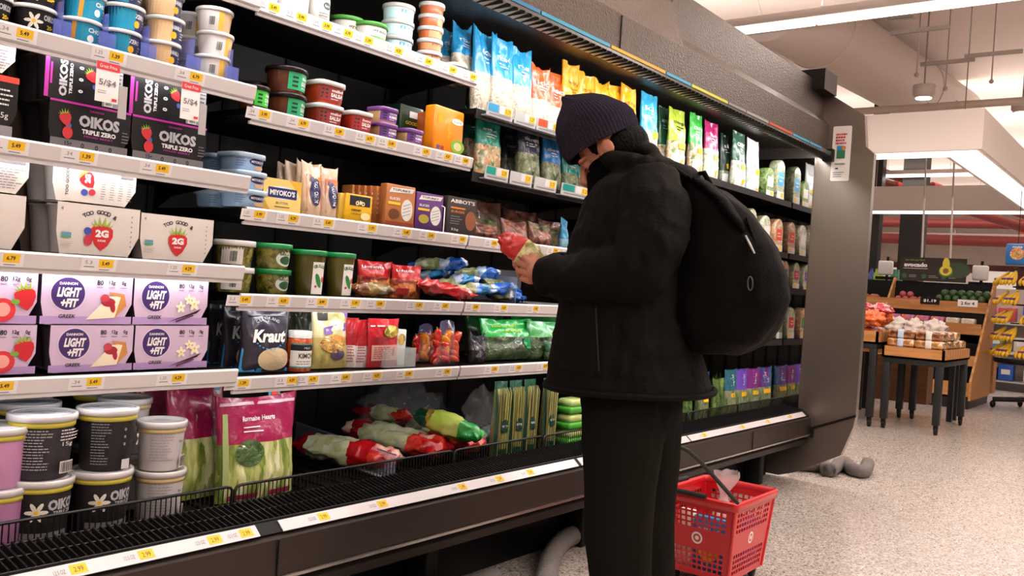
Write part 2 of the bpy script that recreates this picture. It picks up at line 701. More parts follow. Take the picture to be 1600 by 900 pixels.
def guard(xa, xb):
    g = G()
    z0, z1, y = .425, .497, 1.995
    g.tube([(xa + .002, y, z0), (xa, y, z1 - .012), (xa + .006, y, z1 - .003), (xa + .02, y, z1), (xb - .02, y, z1), (xb - .006, y, z1 - .003), (xb, y, z1 - .012), (xb - .002, y, z0)], .0042, gm, 8)
    g.tube([(xa, y, z0 + .004), (xb, y, z0 + .004)], .003, gm, 6)
    n = int((xb - xa) / .0135)
    for i in range(1, n):
        x = xa + (xb - xa) * i / n
        g.tube([(x, y, z0), (x, y, z1)], .0019, gm, 4)
    cpart('wire_guard', g)


gx = [CX0 + .02, .46, xat(364, 1.995, .46), xat(708, 1.995, .46), xat(848, 1.995, .46)]
gx += [gx[-1] + .62 * k for k in (1, 2, 3)]
gx = [v for v in gx if v < CX1 - .2] + [CX1 - .02]
for a_, b_ in zip(gx, gx[1:]): guard(a_ + .004, b_ - .004)

g = G()
g.prism([(1.838, .400), (1.834, .405), (1.862, .428), (1.874, .430), (1.874, .400)], CX0, CX1, 'x', BLACK)
cpart('front_lip', g)
ys = []
for pa, pb in ((-260, 402), (438, 900), (905, 1075), (1077, 1256)):
    ys.append((xat(pa, 1.845, .415), xat(pb, 1.845, .415)))
ytags = {0: [-150, -60, 122, 228, 335, 384], 1: [505, 597, 722, 780, 828], 2: [1000, 1040], 3: [1100, 1160, 1200, 1235]}
for k, (a_, b_) in enumerate(ys):
    g = G()
    g.prism([(1.8325, .4045), (1.830, .4065), (1.857, .4285), (1.859, .427)], a_, b_, 'x', RAIL)
    s = cpart('price_strip', g)
    for t in ytags[k]:
        x = xat(t, 1.845, .415)
        pr = Print(lambda u, v, l: V((u, 1.83 + .027 * v - l * .6, .4065 + .022 * v + l * .8)))
        pr.rect(x - .018, x + .018, .18, .85, YEL)
        pr.text('2.99', x, .5, w=.02, h=.35, mat=INK)
        pr.text('12.5 OZ', x - .04, .5, w=.025, h=.3, mat=GREYINK)
        pr.build(s, 'price_tag')
g = G()
g.prism([(1.84, .40), (1.82, .392), (1.815, .30), (1.83, .288), (1.90, .288), (1.90, .40)], CX0, CX1, 'x', STB)
g.box(CX0, CX1, 1.806, 1.822, .290, .298, M('#b8b0aa', .25, .9))
for x in (-.1, 1.45, 3.0, 4.5): g.box(x, x + .003, 1.812, 1.816, .30, .392, BLACK)
cpart('front_bumper', g)
g = G()
g.prism([(1.86, .29), (1.835, .262), (1.835, .238), (1.86, .225), (1.95, .225), (1.95, .29)], CX0, CX1, 'x', STEEL('#3a3330', .4, .1, (6, .4, .4)))
cpart('lower_ledge', g)
g = G(); g.box(CX0, CX1, 2.08, 2.14, .0, .30, BLACK)
for i in range(6):
    x = .3 + i * .95
    g.box(x, x + .06, 1.98, 2.08, 0, .24, DARK, .008)
cpart('kick_base', g)

# end panel, outline read in its own plane
outl = [(1291, 143), (1351, 180), (1353, 229), (1366, 240), (1337, 650), (1333, 668), (1313, 712), (1241, 738)]
pts = [(onX(a, b, CX1).y, max(onX(a, b, CX1).z, .012)) for a, b in outl]
pts += [(2.0, .012), (2.78, .012), (2.78, 2.47)]
g = G(); g.prism(pts, CX1, CX1 + .05, 'x', ST2)
ep = cpart('end_panel', g)
g = G()
a_, b_ = onX(1262, 671, CX1), onX(1338, 650, CX1)
g.prism([(a_.y, a_.z - .008), (a_.y, a_.z + .008), (b_.y, b_.z + .008), (b_.y, b_.z - .008)], CX1 - .012, CX1 - .001, 'x', M('#2a2523', .3, .6))
g.box(CX1 - .03, CX1 - .001, a_.y - .04, a_.y + .02, a_.z - .04, a_.z + .005, BLACK)
g.build('seam_trim', ep)
g = G(); g.box(CX1 - .012, CX1 - .002, 1.90, YBK, .43, 1.97, M('#b9b4b0', .04, 1.0))
cpart('mirror_lining', g)
g = G()
a_ = onX(1297, 242, CX1)
g.box(CX1 - .05, CX1 - .002, a_.y - .03, a_.y + .03, a_.z - .045, a_.z + .03, DARK, .004)
cpart('canopy_bracket', g)
# note hung on the end panel
c0, c1 = onX(1303, 198, CX1), onX(1332, 198, CX1)
d0 = onX(1317, 283, CX1)
g = G()
yc, zc, hw, hh = (c0.y + c1.y) / 2, (c0.z + d0.z) / 2, abs(c0.y - c1.y) / 2, (c0.z - d0.z) / 2
sg = thing('notice_card', 'white notice card with red text and small green picture taped on the steel end panel', 'notice', (CX1 - .004, yc, zc - hh))
ring = []
for cx, cz, a0 in ((hw - .01, hh - .01, 0), (-hw + .01, hh - .01, 90), (-hw + .01, -hh + .01, 180), (hw - .01, -hh + .01, 270)):
    for k in range(5):
        a = math.radians(a0 + 90 * k / 4); ring.append((cx + .01 * math.cos(a), cz + hh + .01 * math.sin(a)))
g.prism(ring, -.002, .002, 'x', WHITE)
g.build('card', sg)
pr = Print(lambda x, z, l: V((-.002 - l, -x, z)))
for k in range(4): pr.lines(-hw * .65, hw * .65, 2 * hh - .058 - k * .018, 2 * hh - .042 - k * .018, 1, M('#c0303a', .5), k + 4, .7)
pr.rect(-hw * .45, hw * .45, hh * .82, hh * 1.12, M('#2c7a50', .5)); pr.rect(-hw * .45, hw * .2, hh * 1.12, hh * 1.28, M('#3d8fd0', .5))
pr.ell(hw * .3, hh * 1.2, .012, .012, M('#e07b2a', .5)); pr.rect(-hw * .6, hw * .5, hh * .6, hh * .64, GREYINK); pr.rect(-hw * .5, -hw * .2, hh * .43, hh * .48, INK)
pr.lines(-hw * .7, hw * .6, hh * .12, hh * .35, 3, GREYINK)
pr.build(sg)

# ------------------------------------------------------------------ shelves
SH = {}


def shelf(key, z, xa, xb, yf=YF, rail=True, tags=(), lit=True, depth=.5, tray=False):
    SH[key] = (z, xa, xb, yf)
    g = G()
    g.box(xa + .004, xb - .004, yf + .004, yf + depth, z - .020, z - .002, BLACK)
    g.box(xa + .004, xb - .004, yf + .002, yf + .008, z - .036, z - .002, M('#2d2c2c', .4, .5))
    for k in (0, 1):
        x = (xa + .012, xb - .016)[k]
        g.prism([(yf + .06, z - .02), (yf + depth, z - .02), (yf + depth, z - .09), (yf + .35, z - .05)], x, x + .004, 'x', BLACK)
    s = cpart('shelf', g)
    if rail:
        g = G()
        t = .003
        g.prism([(yf + .002, z + .001), (yf - .003, z + .001), (yf - .007, z - .004), (yf - .001, z - .034), (yf + .004, z - .038), (yf + .006, z - .034)], xa + .004, xb - .004, 'x', RAIL)
        g.box(xa + .004, xb - .004, yf + .006, yf + .014, z - .046, z - .038, RAIL)
        r = g.build('price_rail', s)
        q = random.Random(int(z * 1000))
        for t in tags:
            x = xat(t, yf, z - .018)
            pr = Print(lambda u, v, l: V((u, yf - .007 + .006 * (1 - v) - l, z - .004 - .030 * (1 - v))))
            pr.rect(x - .055, x + .028, .02, .98, M('#e8e4e6', .4))
            pr.rect(x - .014, x + .020, .30, .93, YEL)
            pr.text(q.choice(('3.99', '4.29', '5.49', '6.79', '1.39')), x + .002, .62, w=.018, h=.3, mat=INK, bold=.03)
            pr.text(q.choice(('5.3', '1.25', '.34')), x - .038, .66, w=.016, h=.26, mat=GREYINK)
            pr.rect(x - .048, x - .024, .30, .36, GREYINK); pr.rect(x - .012, x + .012, .12, .18, GREYINK)
            pr.build(s, 'price_tag')
    if lit:
        g = G(); g.box(xa + .06, xb - .06, yf + .009, yf + .022, z - .030, z - .0225, M('#fff4ee', .4, emit=2.0))
        g.build('shelf_light', s)
        area_light('shelf_light_lamp', ((xa + xb) / 2, yf + .016, z - .033), xb - xa - .14, .012, SHELF_W, (math.radians(18), 0, 0), COOL)
    return s


SHELF_W = .62
L0, L1 = .50, 1.43
shelf('S1', 1.556, L0, L1, 2.0, tags=(35, 178, 303), depth=.42)
shelf('S2', 1.318, L0, L1, 2.0, tags=(22, 132, 250), depth=.44)
shelf('S3', 1.080, L0, L1, 2.0, tags=(14, 162, 291), depth=.46)
shelf('S4', .808, L0, L1, 2.0, tags=(4, 143, 275), depth=.48)
shelf('A1', 1.80, L0, L1, 2.0, depth=.42)
M0, M1_, M2_ = XB[1], XB[2], XB[3]
shelf('M1', 1.797, M0, M1_, tags=(425, 468, 508, 541, 573, 620, 667, 705, 737), depth=.42)
shelf('M2', 1.507, M0, M1_, tags=(410, 471, 527, 575, 609, 663, 697, 725), depth=.44)
shelf('M3', 1.238, M0, M1_, tags=(402, 455, 510, 578, 632, 671, 720), depth=.46)
shelf('M4', 1.007, M0, M1_, tags=(380, 440, 500, 552, 591, 652, 693), depth=.46)
shelf('M5', .783, M0, M1_, tags=(377, 453, 486, 537, 586, 636, 696), depth=.48)
shelf('N1', 1.685, M1_, M2_, rail=False, lit=False, depth=.40)
shelf('N2', 1.465, M1_, M2_, rail=False, lit=False, depth=.42)
shelf('N3', 1.238, M1_, M2_, tags=(770, 815, 866, 890), depth=.46)
shelf('N4', 1.007, M1_, M2_, tags=(741, 785, 835, 880), depth=.46)
shelf('N5', .783, M1_, M2_, tags=(770, 808, 850, 885), depth=.48)
for k_, z_ in (('R1', 1.70), ('R2', 1.385), ('R3', 1.17), ('R4', .85)):
    shelf(k_, z_, XB[3], CX1 - .02, rail=False, lit=False, depth=.34)

# ------------------------------------------------------------------ ceiling things
def strip_light(X, ya, yb, z, label, on=True, col=WARM, w=.10):
    t = thing('ceiling_strip_light', label, 'ceiling light', (X, (ya + yb) / 2, z), group=None)
    L = yb - ya
    g = G(); g.box(-w / 2 - .012, w / 2 + .012, -L / 2, L / 2, .02, .085, M('#cfc4bd', .5), .006); g.build('housing', t)
    n = max(1, round(L / 2.4))
    for i in range(n):
        a = -L / 2 + L * i / n
        g = G(); g.box(-w / 2, w / 2, a + .008, a + L / n - .008, -.02, .02, M('#fff5ee', .4, emit=3.2), .006); g.build('diffuser', t)
    for i in range(n + 1):
        y = -L / 2 + .1 + (L - .2) * i / n
        g = G(); g.tube([(-.04, y, .08), (0, y, HC - z)], .004, M('#8d837c', .5), 5); g.build('hanger_wire', t)
    if on:
        area_light('added_ceiling_fill', (0, 0, .10), w, L, on * 1.4, (math.pi, 0, 0), col, parent=t)  # upward fill added above the fixture to brighten the ceiling
        area_light('strip_lamp', (0, 0, -.03), w, L, on, (0, 0, 0), col, parent=t)
    return t


strip_light(6.6, -7.2, 4.8, 3.2, 'long glowing white strip light hanging nearest, above the far end of the cold case', STRIP_W * 1.3)
strip_light(2.7, -8.4, 1.2, 3.3, 'ceiling strip light hanging over the aisle in front of the cold case', STRIP_W * 1.1)
strip_light(-1.6, -7.2, 4.8, 3.3, 'ceiling strip light hanging over the aisle behind the photographer', STRIP_W * .8)
for i, X in enumerate((15.2, 17.6, 20.4, 23.6, 27.5)):
    strip_light(X, -4, 10.4, 3.25, ['strip light seen through the open white ceiling frame', 'strip light just below the far white beam, over the red pipes',
        'strip light behind the tall dark column, middle of the far row', 'strip light far back over the bottled goods', 'farthest strip light close to the back wall'][i], STRIP_W * .75)

# white bulkhead frame over the produce
RX0, RX1, RY0, RY1, RZ0, RZ1 = 8.85, 14.5, 1.62, 6.5, 2.57, 2.94
BW = M('#efe6e0', .6)
fr = thing('ceiling_frame', 'big white rectangular frame hung from the ceiling over the produce tables', 'ceiling frame', ((RX0 + RX1) / 2, (RY0 + RY1) / 2, RZ0))
ox, oy = (RX0 + RX1) / 2, (RY0 + RY1) / 2
bw = .38
for (a, b, c, d) in ((RX0, RX0 + bw, RY0, RY1), (RX1 - bw, RX1, RY0, RY1), (RX0 + bw, RX1 - bw, RY0, RY0 + bw), (RX0 + bw, RX1 - bw, RY1 - bw, RY1)):
    g = G(); g.box(a - ox, b - ox, c - oy, d - oy, 0, RZ1 - RZ0, BW); g.build('beam', fr)
GL = M('#fff6ef', .5, emit=1.6)
for (a, b, c, d) in ((RX0 + .05, RX0 + bw - .05, RY0 + .05, RY1 - .05), (RX1 - bw + .02, RX1 - .02, RY0 + .05, RY1 - .05), (RX0 + bw, RX1 - bw, RY0 + .05, RY0 + bw - .05)):
    g = G(); g.box(a - ox, b - ox, c - oy, d - oy, -.012, 0, GL); g.build('light_panel', fr)
g = G()
for x in (RX0 + .2, RX1 - .2):
    for y in (RY0 + .2, (RY0 + RY1) / 2, RY1 - .2): g.tube([(x - ox, y - oy, RZ1 - RZ0), (x - ox, y - oy, HC - RZ0)], .006, M('#8d837c', .5), 5)
g.build('hanger_rod', fr)
area_light('frame_lamp', (0, 0, -.03), RX1 - RX0, RY1 - RY0, RING_W, (0, 0, 0), WARM, parent=fr)
# seam post on the far beam
# ducts
DM = M('#d5c6bd', .55, bump=.03, bscale=5)
def duct(label, pts, r, n=28):
    g = G(); g.tube(pts, r, DM, n)
    for i in range(len(pts) - 1):
        a, b = V(pts[i]), V(pts[i + 1])
        L = (b - a).length
        for k in range(1, max(2, int(L / 1.3))):
            p = a.lerp(b, k / max(2, int(L / 1.3)))
            d = (b - a).normalized() * .02
            g.tube([p - d, p + d], r + .012, DM, n)
    o = g.build('air_duct'); tag(o, label, 'duct'); return o


duct('wide cream air duct crossing below the ceiling above the nearest strip light', [(7.9, 9, 4.08), (7.95, 1.9, 4.08), (8.0, 1.5, 4.08)], .44)
duct('long cream air duct running back along the ceiling behind the steel case top', [(8.6, 3.6, 4.1), (11, 3.4, 4.1), (14.7, 3.1, 4.1)], .40)
g = G(); g.box(-.25, .25, -.12, .12, 0, .03, M('#9a9089', .5))
for k in range(6): g.box(-.22 + k * .075, -.20 + k * .075, -.10, .10, -.008, .0, M('#6a625c', .5))
o = g.build('duct_grille', loc=(7.75, 2.15, 3.56)); tag(o, 'grey slotted vent grille under the wide cream duct', 'vent')
# sprinkler line, hangers, small round lamps
g = G(); g.tube([(11.5, 6, 3.55), (11.5, -6, 3.55)], .045, M('#cbbcb2', .5), 10)
tag(g.build('ceiling_pipe'), 'pale horizontal pipe under the ceiling just in front of the white frame', 'pipe')
for i, (px, py, Z) in enumerate(((1164, 128, 3.95), (1275, 252, 3.95), (1400, 160, 4.0), (1370, 190, 4.0))):
    pass
def hanger(px, py, ln, label):
    p = onZ(px, py, 3.9)
    g = G(); g.box(-.02, .02, -.28, .28, -.02, .02, M('#a89c94', .5)); g.tube([(0, 0, .02), (0, 0, HC - 3.9)], .006, M('#8d837c', .5), 5)
    g.tube([(0, 0, -.02), (0, 0, -ln)], .008, M('#b0a49c', .5), 5)
    g.ball((0, 0, -ln), .025, M('#b0a49c', .5), 8, 5)
    tag(g.build('ceiling_hanger', loc=p), label, 'ceiling hanger')
hanger(1437, 47, .45, 'short ceiling strut with a hanging rod, nearest the strip light')
hanger(1480, 97, .3, 'ceiling strut with a hanging rod, second from the strip light')
hanger(1552, 84, .3, 'ceiling strut with a rod, nearest the right edge')
for px, py, lb in ((1443, 153, 'small round glowing downlight above the white ceiling frame'), (1597, 176, 'small round glowing downlight at the right edge of the ceiling')):
    p = onZ(px, py, 3.5)
    t = thing('downlight', lb, 'ceiling light', p)
    g = G(); g.lathe([(.09, 0), (.12, .04), (.12, .14), (.03, .16)], M('#cfc4bd', .5), 20); g.build('housing', t)
    g = G(); g.lathe([(.085, -.01), (.085, 0)], M('#fffaf4', .4, emit=5), 20); g.build('lens', t)
    g = G(); g.tube([(0, 0, .16), (0, 0, HC - 3.5)], .01, M('#8d837c', .5), 6); g.build('stem', t)
# red sprinkler mains and dark columns far back
RED = M('#6e1f1a', .55)
def redpipe(a, b, r, label, n=10, joints=0):
    g = G(); g.tube([a, b], r, RED, n)
    a, b = V(a), V(b)
    for k in range(joints):
        p = a.lerp(b, (k + .5) / joints); d = (b - a).normalized() * .09
        g.tube([p - d, p + d], r * 1.35, M('#d8392c', .4), n)
    tag(g.build('red_pipe'), label, 'pipe')
redpipe((14.8, 5.6, 3.6), (19.5, 2.2, 2.62), .085, 'red pipe sloping down below the white ceiling frame, left of a pair', joints=4)
redpipe((14.6, 4.9, 3.5), (19.2, 1.6, 2.66), .07, 'red pipe sloping down below the white ceiling frame, right of a pair', joints=4)
redpipe((21, 9, 3.05), (21, -1, 3.0), .11, 'thick red beam pipe running level behind the dark column')
redpipe((16.6, 9, 3.1), (16.6, 4.6, 3.15), .05, 'thin red pipe running level just below the far white beam')
redpipe((25, 9, 3.0), (25, -1, 2.9), .14, 'dark red beam far back above the shelving')
redpipe((11.2, 7.2, 4.0), (13.0, 4.9, 3.55), .06, 'short red pipe seen through the white ceiling frame')
for i, (px, X, hw_, lb) in enumerate(((1424, 15.5, .17, 'tall dark square column rising behind the produce sign'), (1363, 15.0, .10, 'narrow dark column at the edge of the steel end panel'))):
    p = onX(px, 400, X)
    g = G(); g.box(-hw_, hw_, -hw_, hw_, 0, HC, M('#26221f', .6)); g.box(-hw_ - .03, hw_ + .03, -hw_ - .03, hw_ + .03, 0, .12, DARK)
    tag(g.build('column', loc=(p.x, p.y, 0)), lb, 'column')
# ================================================================== PACKAGED FOOD
class Noise:
    pass


def bag_geo(w, h, d, top, cont, split=.55, seed=0, corner=.03, nu=14, nv=18, wr=.006, base=.55, kind='stand', flare=.0, hole=0):
    """a filled film bag. returns (G, surface function of its front)"""
    def prof(v):
        if kind == 'pillow': return max(.03, math.sin(math.pi * min(1, max(0, v))) ** .55)
        if v < .25: return base + (1 - base) * math.sin(v / .25 * math.pi / 2)
        return max(.05, 1 - .95 * ((v - .25) / .75) ** 1.5)
    def hw(v): return w / 2 * (1 - .07 * math.sin(math.pi * v) + flare * v)
    def n_(u, v, s): return noise.noise(V((u * 2.2 + seed * 7.1, v * 3.5 + s, seed * 1.7)))
    def n2(u, v, s): return noise.noise(V((u * 6 + seed * 3.1, v * 7 + s, seed * 2.7)))
    def yy(u, v, sgn):
        t = prof(v) * d / 2 * (1 - min(1, abs(u)) ** 2.8) ** .55
        amp = wr * (.4 + 1.2 * v) * (1 - abs(u) ** 4)
        return sgn * t + n_(u, v, 5 * sgn) * amp * 1.5 + n2(u, v, 3 * sgn) * amp * .8
    def zz(u, v): return v * h + corner * abs(u) ** 2.2 * max(0, v - .45) ** 1.5 * 2.0 * (1 + .8 * n_(u, 0, 9)) + .35 * wr * n_(u, v, 11) * v
    def P(u, v, sgn):
        return V((u * hw(v) * (1 + .02 * n_(0, v * 3, 2)), yy(u, v, sgn), zz(u, v)))
    vs = sorted(set([i / nv for i in range(nv + 1)] + [split]))
    g = G()
    def ring(v):
        return [P(-1 + 2 * i / nu, v, -1) for i in range(nu + 1)] + [P(1 - 2 * i / nu, v, 1) for i in range(1, nu)]
    lo = [ring(v) for v in vs if v <= split]
    hi = [ring(v) for v in vs if v >= split]
    if len(lo) > 1: g.loft(lo, cont, False); g.add(lo[0], [tuple(range(len(lo[0])))], cont)
    if len(hi) > 1: g.loft(hi, top, False); g.add(hi[-1], [tuple(range(len(hi[0])))], top)
    def surf(x, z, l):
        v = min(1, max(0, z / h)); u = max(-.97, min(.97, x / max(hw(v), 1e-4)))
        p = P(u, v, -1)
        return V((x, p.y - l - .0006, z))
    return g, surf


def bag(name, label, cat, X, Y, z, w, h, d, top, cont, split=.55, seed=0, art=None, rz=0, lean=0, group=None, body='bag_body', **k):
    t = thing(name, label, cat, (X, Y, z + .001 + abs(math.sin(lean)) * d * .3), group=group, rot=(-lean, 0, rz))
    if art and 'nu' not in k: k.update(nu=22, nv=26)
    g, sf = bag_geo(w, h, d, top, cont, split, seed, **k)
    g.build(body, t)
    if art:
        p = Print(lambda x, q, l, sf=sf: sf(x, q, l + .0016)); art(p, w, h); p.build(t)
    return t


def small_print(c=WHITE, title='fresh', sub=2, y=.78, tw=.6, tagged=False):
    def f(p, w, h):
        p.text(title, 0, h * y, w=w * tw, h=h * .075, mat=c, bold=.02)
        for i in range(sub): p.rect(-w * .22, w * (.22 - .1 * i), h * (y - .085 - .045 * i), h * (y - .07 - .045 * i), c, 2)
        if tagged: p.rect(-w * .42, w * .42, h * .01, h * .24, M('#dcdade', .4), 6, 2); p.rect(w * .02, w * .3, h * .05, h * .16, YEL, 3); p.rect(-w * .1, w * .28, h * .34, h * .44, YEL, 3)
    return f


def tub(name, label, cat, X, Y, z, r, h, body, lid, taper=.86, ex=2, lidh=.010, art=None, rz=0, group=None, lidtop=None, over=1.0, n=36, sx=1.0, band=None):
    t = thing(name, label, cat, (X, Y, z + .0005), rz, group)
    rf = lambda q: r * (taper + (.96 - taper) * max(0, min(1, q / h)))
    g = G()
    g.lathe([(rf(0) * .94, 0.0), (rf(0), .004), (rf(h * .5), h * .5), (rf(h), h - lidh)], body, n, ex, sx=sx)
    g.build('tub_body', t)
    g = G()
    g.lathe([(r * .975, h - lidh - .003), (r * over, h - lidh - .003), (r * over, h - .003), (r * (over - .02), h), (r * .90, h), (r * .885, h - .003), (r * .3, h - .003)], lid, n, ex, sx=sx)
    if lidtop: g.lathe([(r * .86, h - .0028), (r * .86, h - .0015), (r * .3, h - .0012)], lidtop, n, ex, sx=sx)
    g.build('lid', t)
    if art:
        p = Print(cyl(rf, ex) if sx == 1 else (lambda x, q, l, rf=rf: V((x, -(cyl(rf, ex)(x / sx, q, l).y * -1), q)))); art(p, r, h); p.build(t)
    return t


def carton(name, label, cat, px0, px1, Yf, z, h, col, art=None, group=None, dep=.19, cut=.028, cup=None, inner='#8a7466', open_left=False, rz=0):
    Xa, Xb = xat(px0, Yf, z + h * .6), xat(px1, Yf, z + h * .6)
    w = Xb - Xa
    t = thing(name, label, cat, ((Xa + Xb) / 2, Yf + dep / 2, z + .001), rz, group)
    th = .0012
    inn = M(inner, .7)
    g = G()
    a = w / 2 - .001
    y0, y1 = -dep / 2, dep / 2
    fr = [(-a + cut * .35, 0), (a - cut * .9, 0), (a, h * .42), (a, h), (-a, h), (-a, h * .42)]
    bulge = lambda s: s
    for (ys, s) in ((y0, 1), (y1, -1)):
        g.prism([(x, q) for x, q in fr], ys, ys + th * s, 'y', col)
        g.prism([(x * .999, q) for x, q in fr], ys + th * s, ys + 2 * th * s, 'y', inn)
    g.box(-a, a, y0, y1, h - th, h, col)
    g.box(-a + .001, a - .001, y0 + .002, y1 - .002, h - 2 * th, h - th, inn)
    g.box(-a + cut, a - cut, y0, y1, 0, th, col)
    g.build('sleeve', t)
    if cup:
        r = min(w / 4, dep / 4) * .96
        for i in (-1, 1):
            for j in (-1, 1):
                g = G()
                g.lathe([(r * .72, 0), (r * .96, h * .9), (r * 1.0, h * .91), (r * 1.0, h * .95), (r * .5, h * .955)], cup, 22)
                g.build('cup', t, (i * (a - r - .001), j * (dep / 2 - r - .004), .002))
    if art:
        p = Print(flat(y0)); art(p, w, h); p.build(t)
    return t, w


# ---- artwork
MAG, PURP = M('#b5269a', .4), M('#3d2466', .4)
SILV = M('#b9b7bd', .35)
def art_oikos(p, w, h):
    p.rect(-w / 2 + .001, w / 2 - .001, h - .006, h - .001, MAG)
    p.rect(-w * .47, w * .47, .002, h * .20, M('#6d6a6c', .4))
    for k, s in enumerate(('15g', '0', '0', '0')): p.text(s, -w * .26 + k * w * .17, h * .10, h=h * .11, mat=INK, bold=.03)
    p.text('OIKOS', w * .10, h * .63, w=w * .50, h=h * .25, mat=SILV, bold=.05)
    p.text('TRIPLE ZERO', w * .10, h * .41, w=w * .42, h=h * .10, mat=WHITE, bold=.04)
    p.text('MIXED BERRY', w * .10, h * .31, w=w * .36, h=h * .04, mat=MAG)
    p.text('DANNON', w * .06, h * .86, w=w * .17, h=h * .045, mat=MAG)
    p.ell(-w * .27, h * .48, w * .035, w * .035, M('#3b5aa0', .4)); p.berry(-w * .31, h * .62, h * .13, .3); p.ell(-w * .28, h * .33, w * .06, h * .13, M('#c8202b', .4))
    p.lines(w * .38, w * .47, h * .28, h * .55, 4, GREYINK, 3)
def art_oikos_side(p, w, h):
    p.rect(-w / 2 + .001, -w / 2 + .010, .001, h - .001, MAG)
    p.rect(-w * .43, -w * .405, h * .3, h * .75, MAG)
    p.text('OIKOS', -w * .27, h * .48, w=h * .80, h=w * .10, mat=SILV, bold=.05, rot=math.pi / 2)
    p.text('TRIPLE ZERO', -w * .175, h * .48, w=h * .66, h=w * .04, mat=WHITE, bold=.03, rot=math.pi / 2)
    for k in range(3): p.text('0', -w * .05, h * (.25 + .25 * k), h=w * .06, mat=WHITE, bold=.04, rot=math.pi / 2)
    p.berry(w * .08, h * .62, h * .12, .6); p.ell(w * .12, h * .4, w * .025, w * .03, M('#3b5aa0', .4))
    p.rect(w * .23, w * .49, .003, h * .95, M('#8d8a8c', .4)); p.bars(w * .27, w * .36, h * .06, h * .3, INK, 3); p.lines(w * .38, w * .48, h * .1, h * .9, 9, INK, 5)
BLK = M('#1c1a1c', .38)
def art_good(two):
    def f(p, w, h):
        p.arc('TOO GOOD &', 0, h * .86 - w * .34, w * .34, h * .085, INK, 1.25, .03)
        p.berry(w * .03 if two else 0, h * .40, h * .24)
        if two: p.ell(-w * .14, h * .47, w * .045, w * .045, M('#3a4aa8', .4)); p.ell(-w * .13, h * .29, w * .05, h * .11, M('#c03046', .4))
        p.text('2G', w * .03 if two else 0, h * .44, w=w * .16, h=h * .15, mat=WHITE, bold=.06)
        p.text('SUGAR', w * .03 if two else 0, h * .30, w=w * .10, h=h * .04, mat=WHITE, bold=.03)
        p.rect(-w * .44, -w * .33, h * .31, h * .42, M('#5b93ad', .4)); p.rect(-w * .44, -w * .33, h * .31, h * .345, M('#4e9a59', .4))
        p.text('4', -w * .45, h * .87, h=h * .07, mat=INK); p.lines(-w * .45, -w * .28, h * .14, h * .26, 3, M('#b8b0aa', .5), 2)
        for k in range(7): p.ell(w * .38, h * (.22 + .1 * k), w * .008, h * .02, GREYINK, 8)
    return f
def art_good_side(p, w, h):
    p.text('TOO GOOD &', -w * .33, h * .52, w=h * .75, h=w * .035, mat=INK, bold=.02, rot=math.pi / 2)
    p.berry(-w * .10, h * .58, h * .19, math.pi / 2 - .9); p.text('2G', -w * .10, h * .60, w=h * .22, h=w * .07, mat=WHITE, bold=.06, rot=math.pi / 2)
    p.ell(-w * .13, h * .26, w * .04, h * .08, M('#3a4aa8', .4)); p.ell(-w * .04, h * .28, w * .04, h * .08, M('#c03046', .4))
    p.rect(-w * .47, -w * .41, h * .80, h * .96, M('#5b93ad', .4)); p.rect(w * .30, w * .46, h * .72, h * .92, M('#6b6566', .5))
    for k in range(4): p.lines(w * (.06 + .09 * k), w * (.12 + .09 * k), h * .12, h * .65, 9, GREYINK, k)
LIL = M('#cbb4cf', .42)
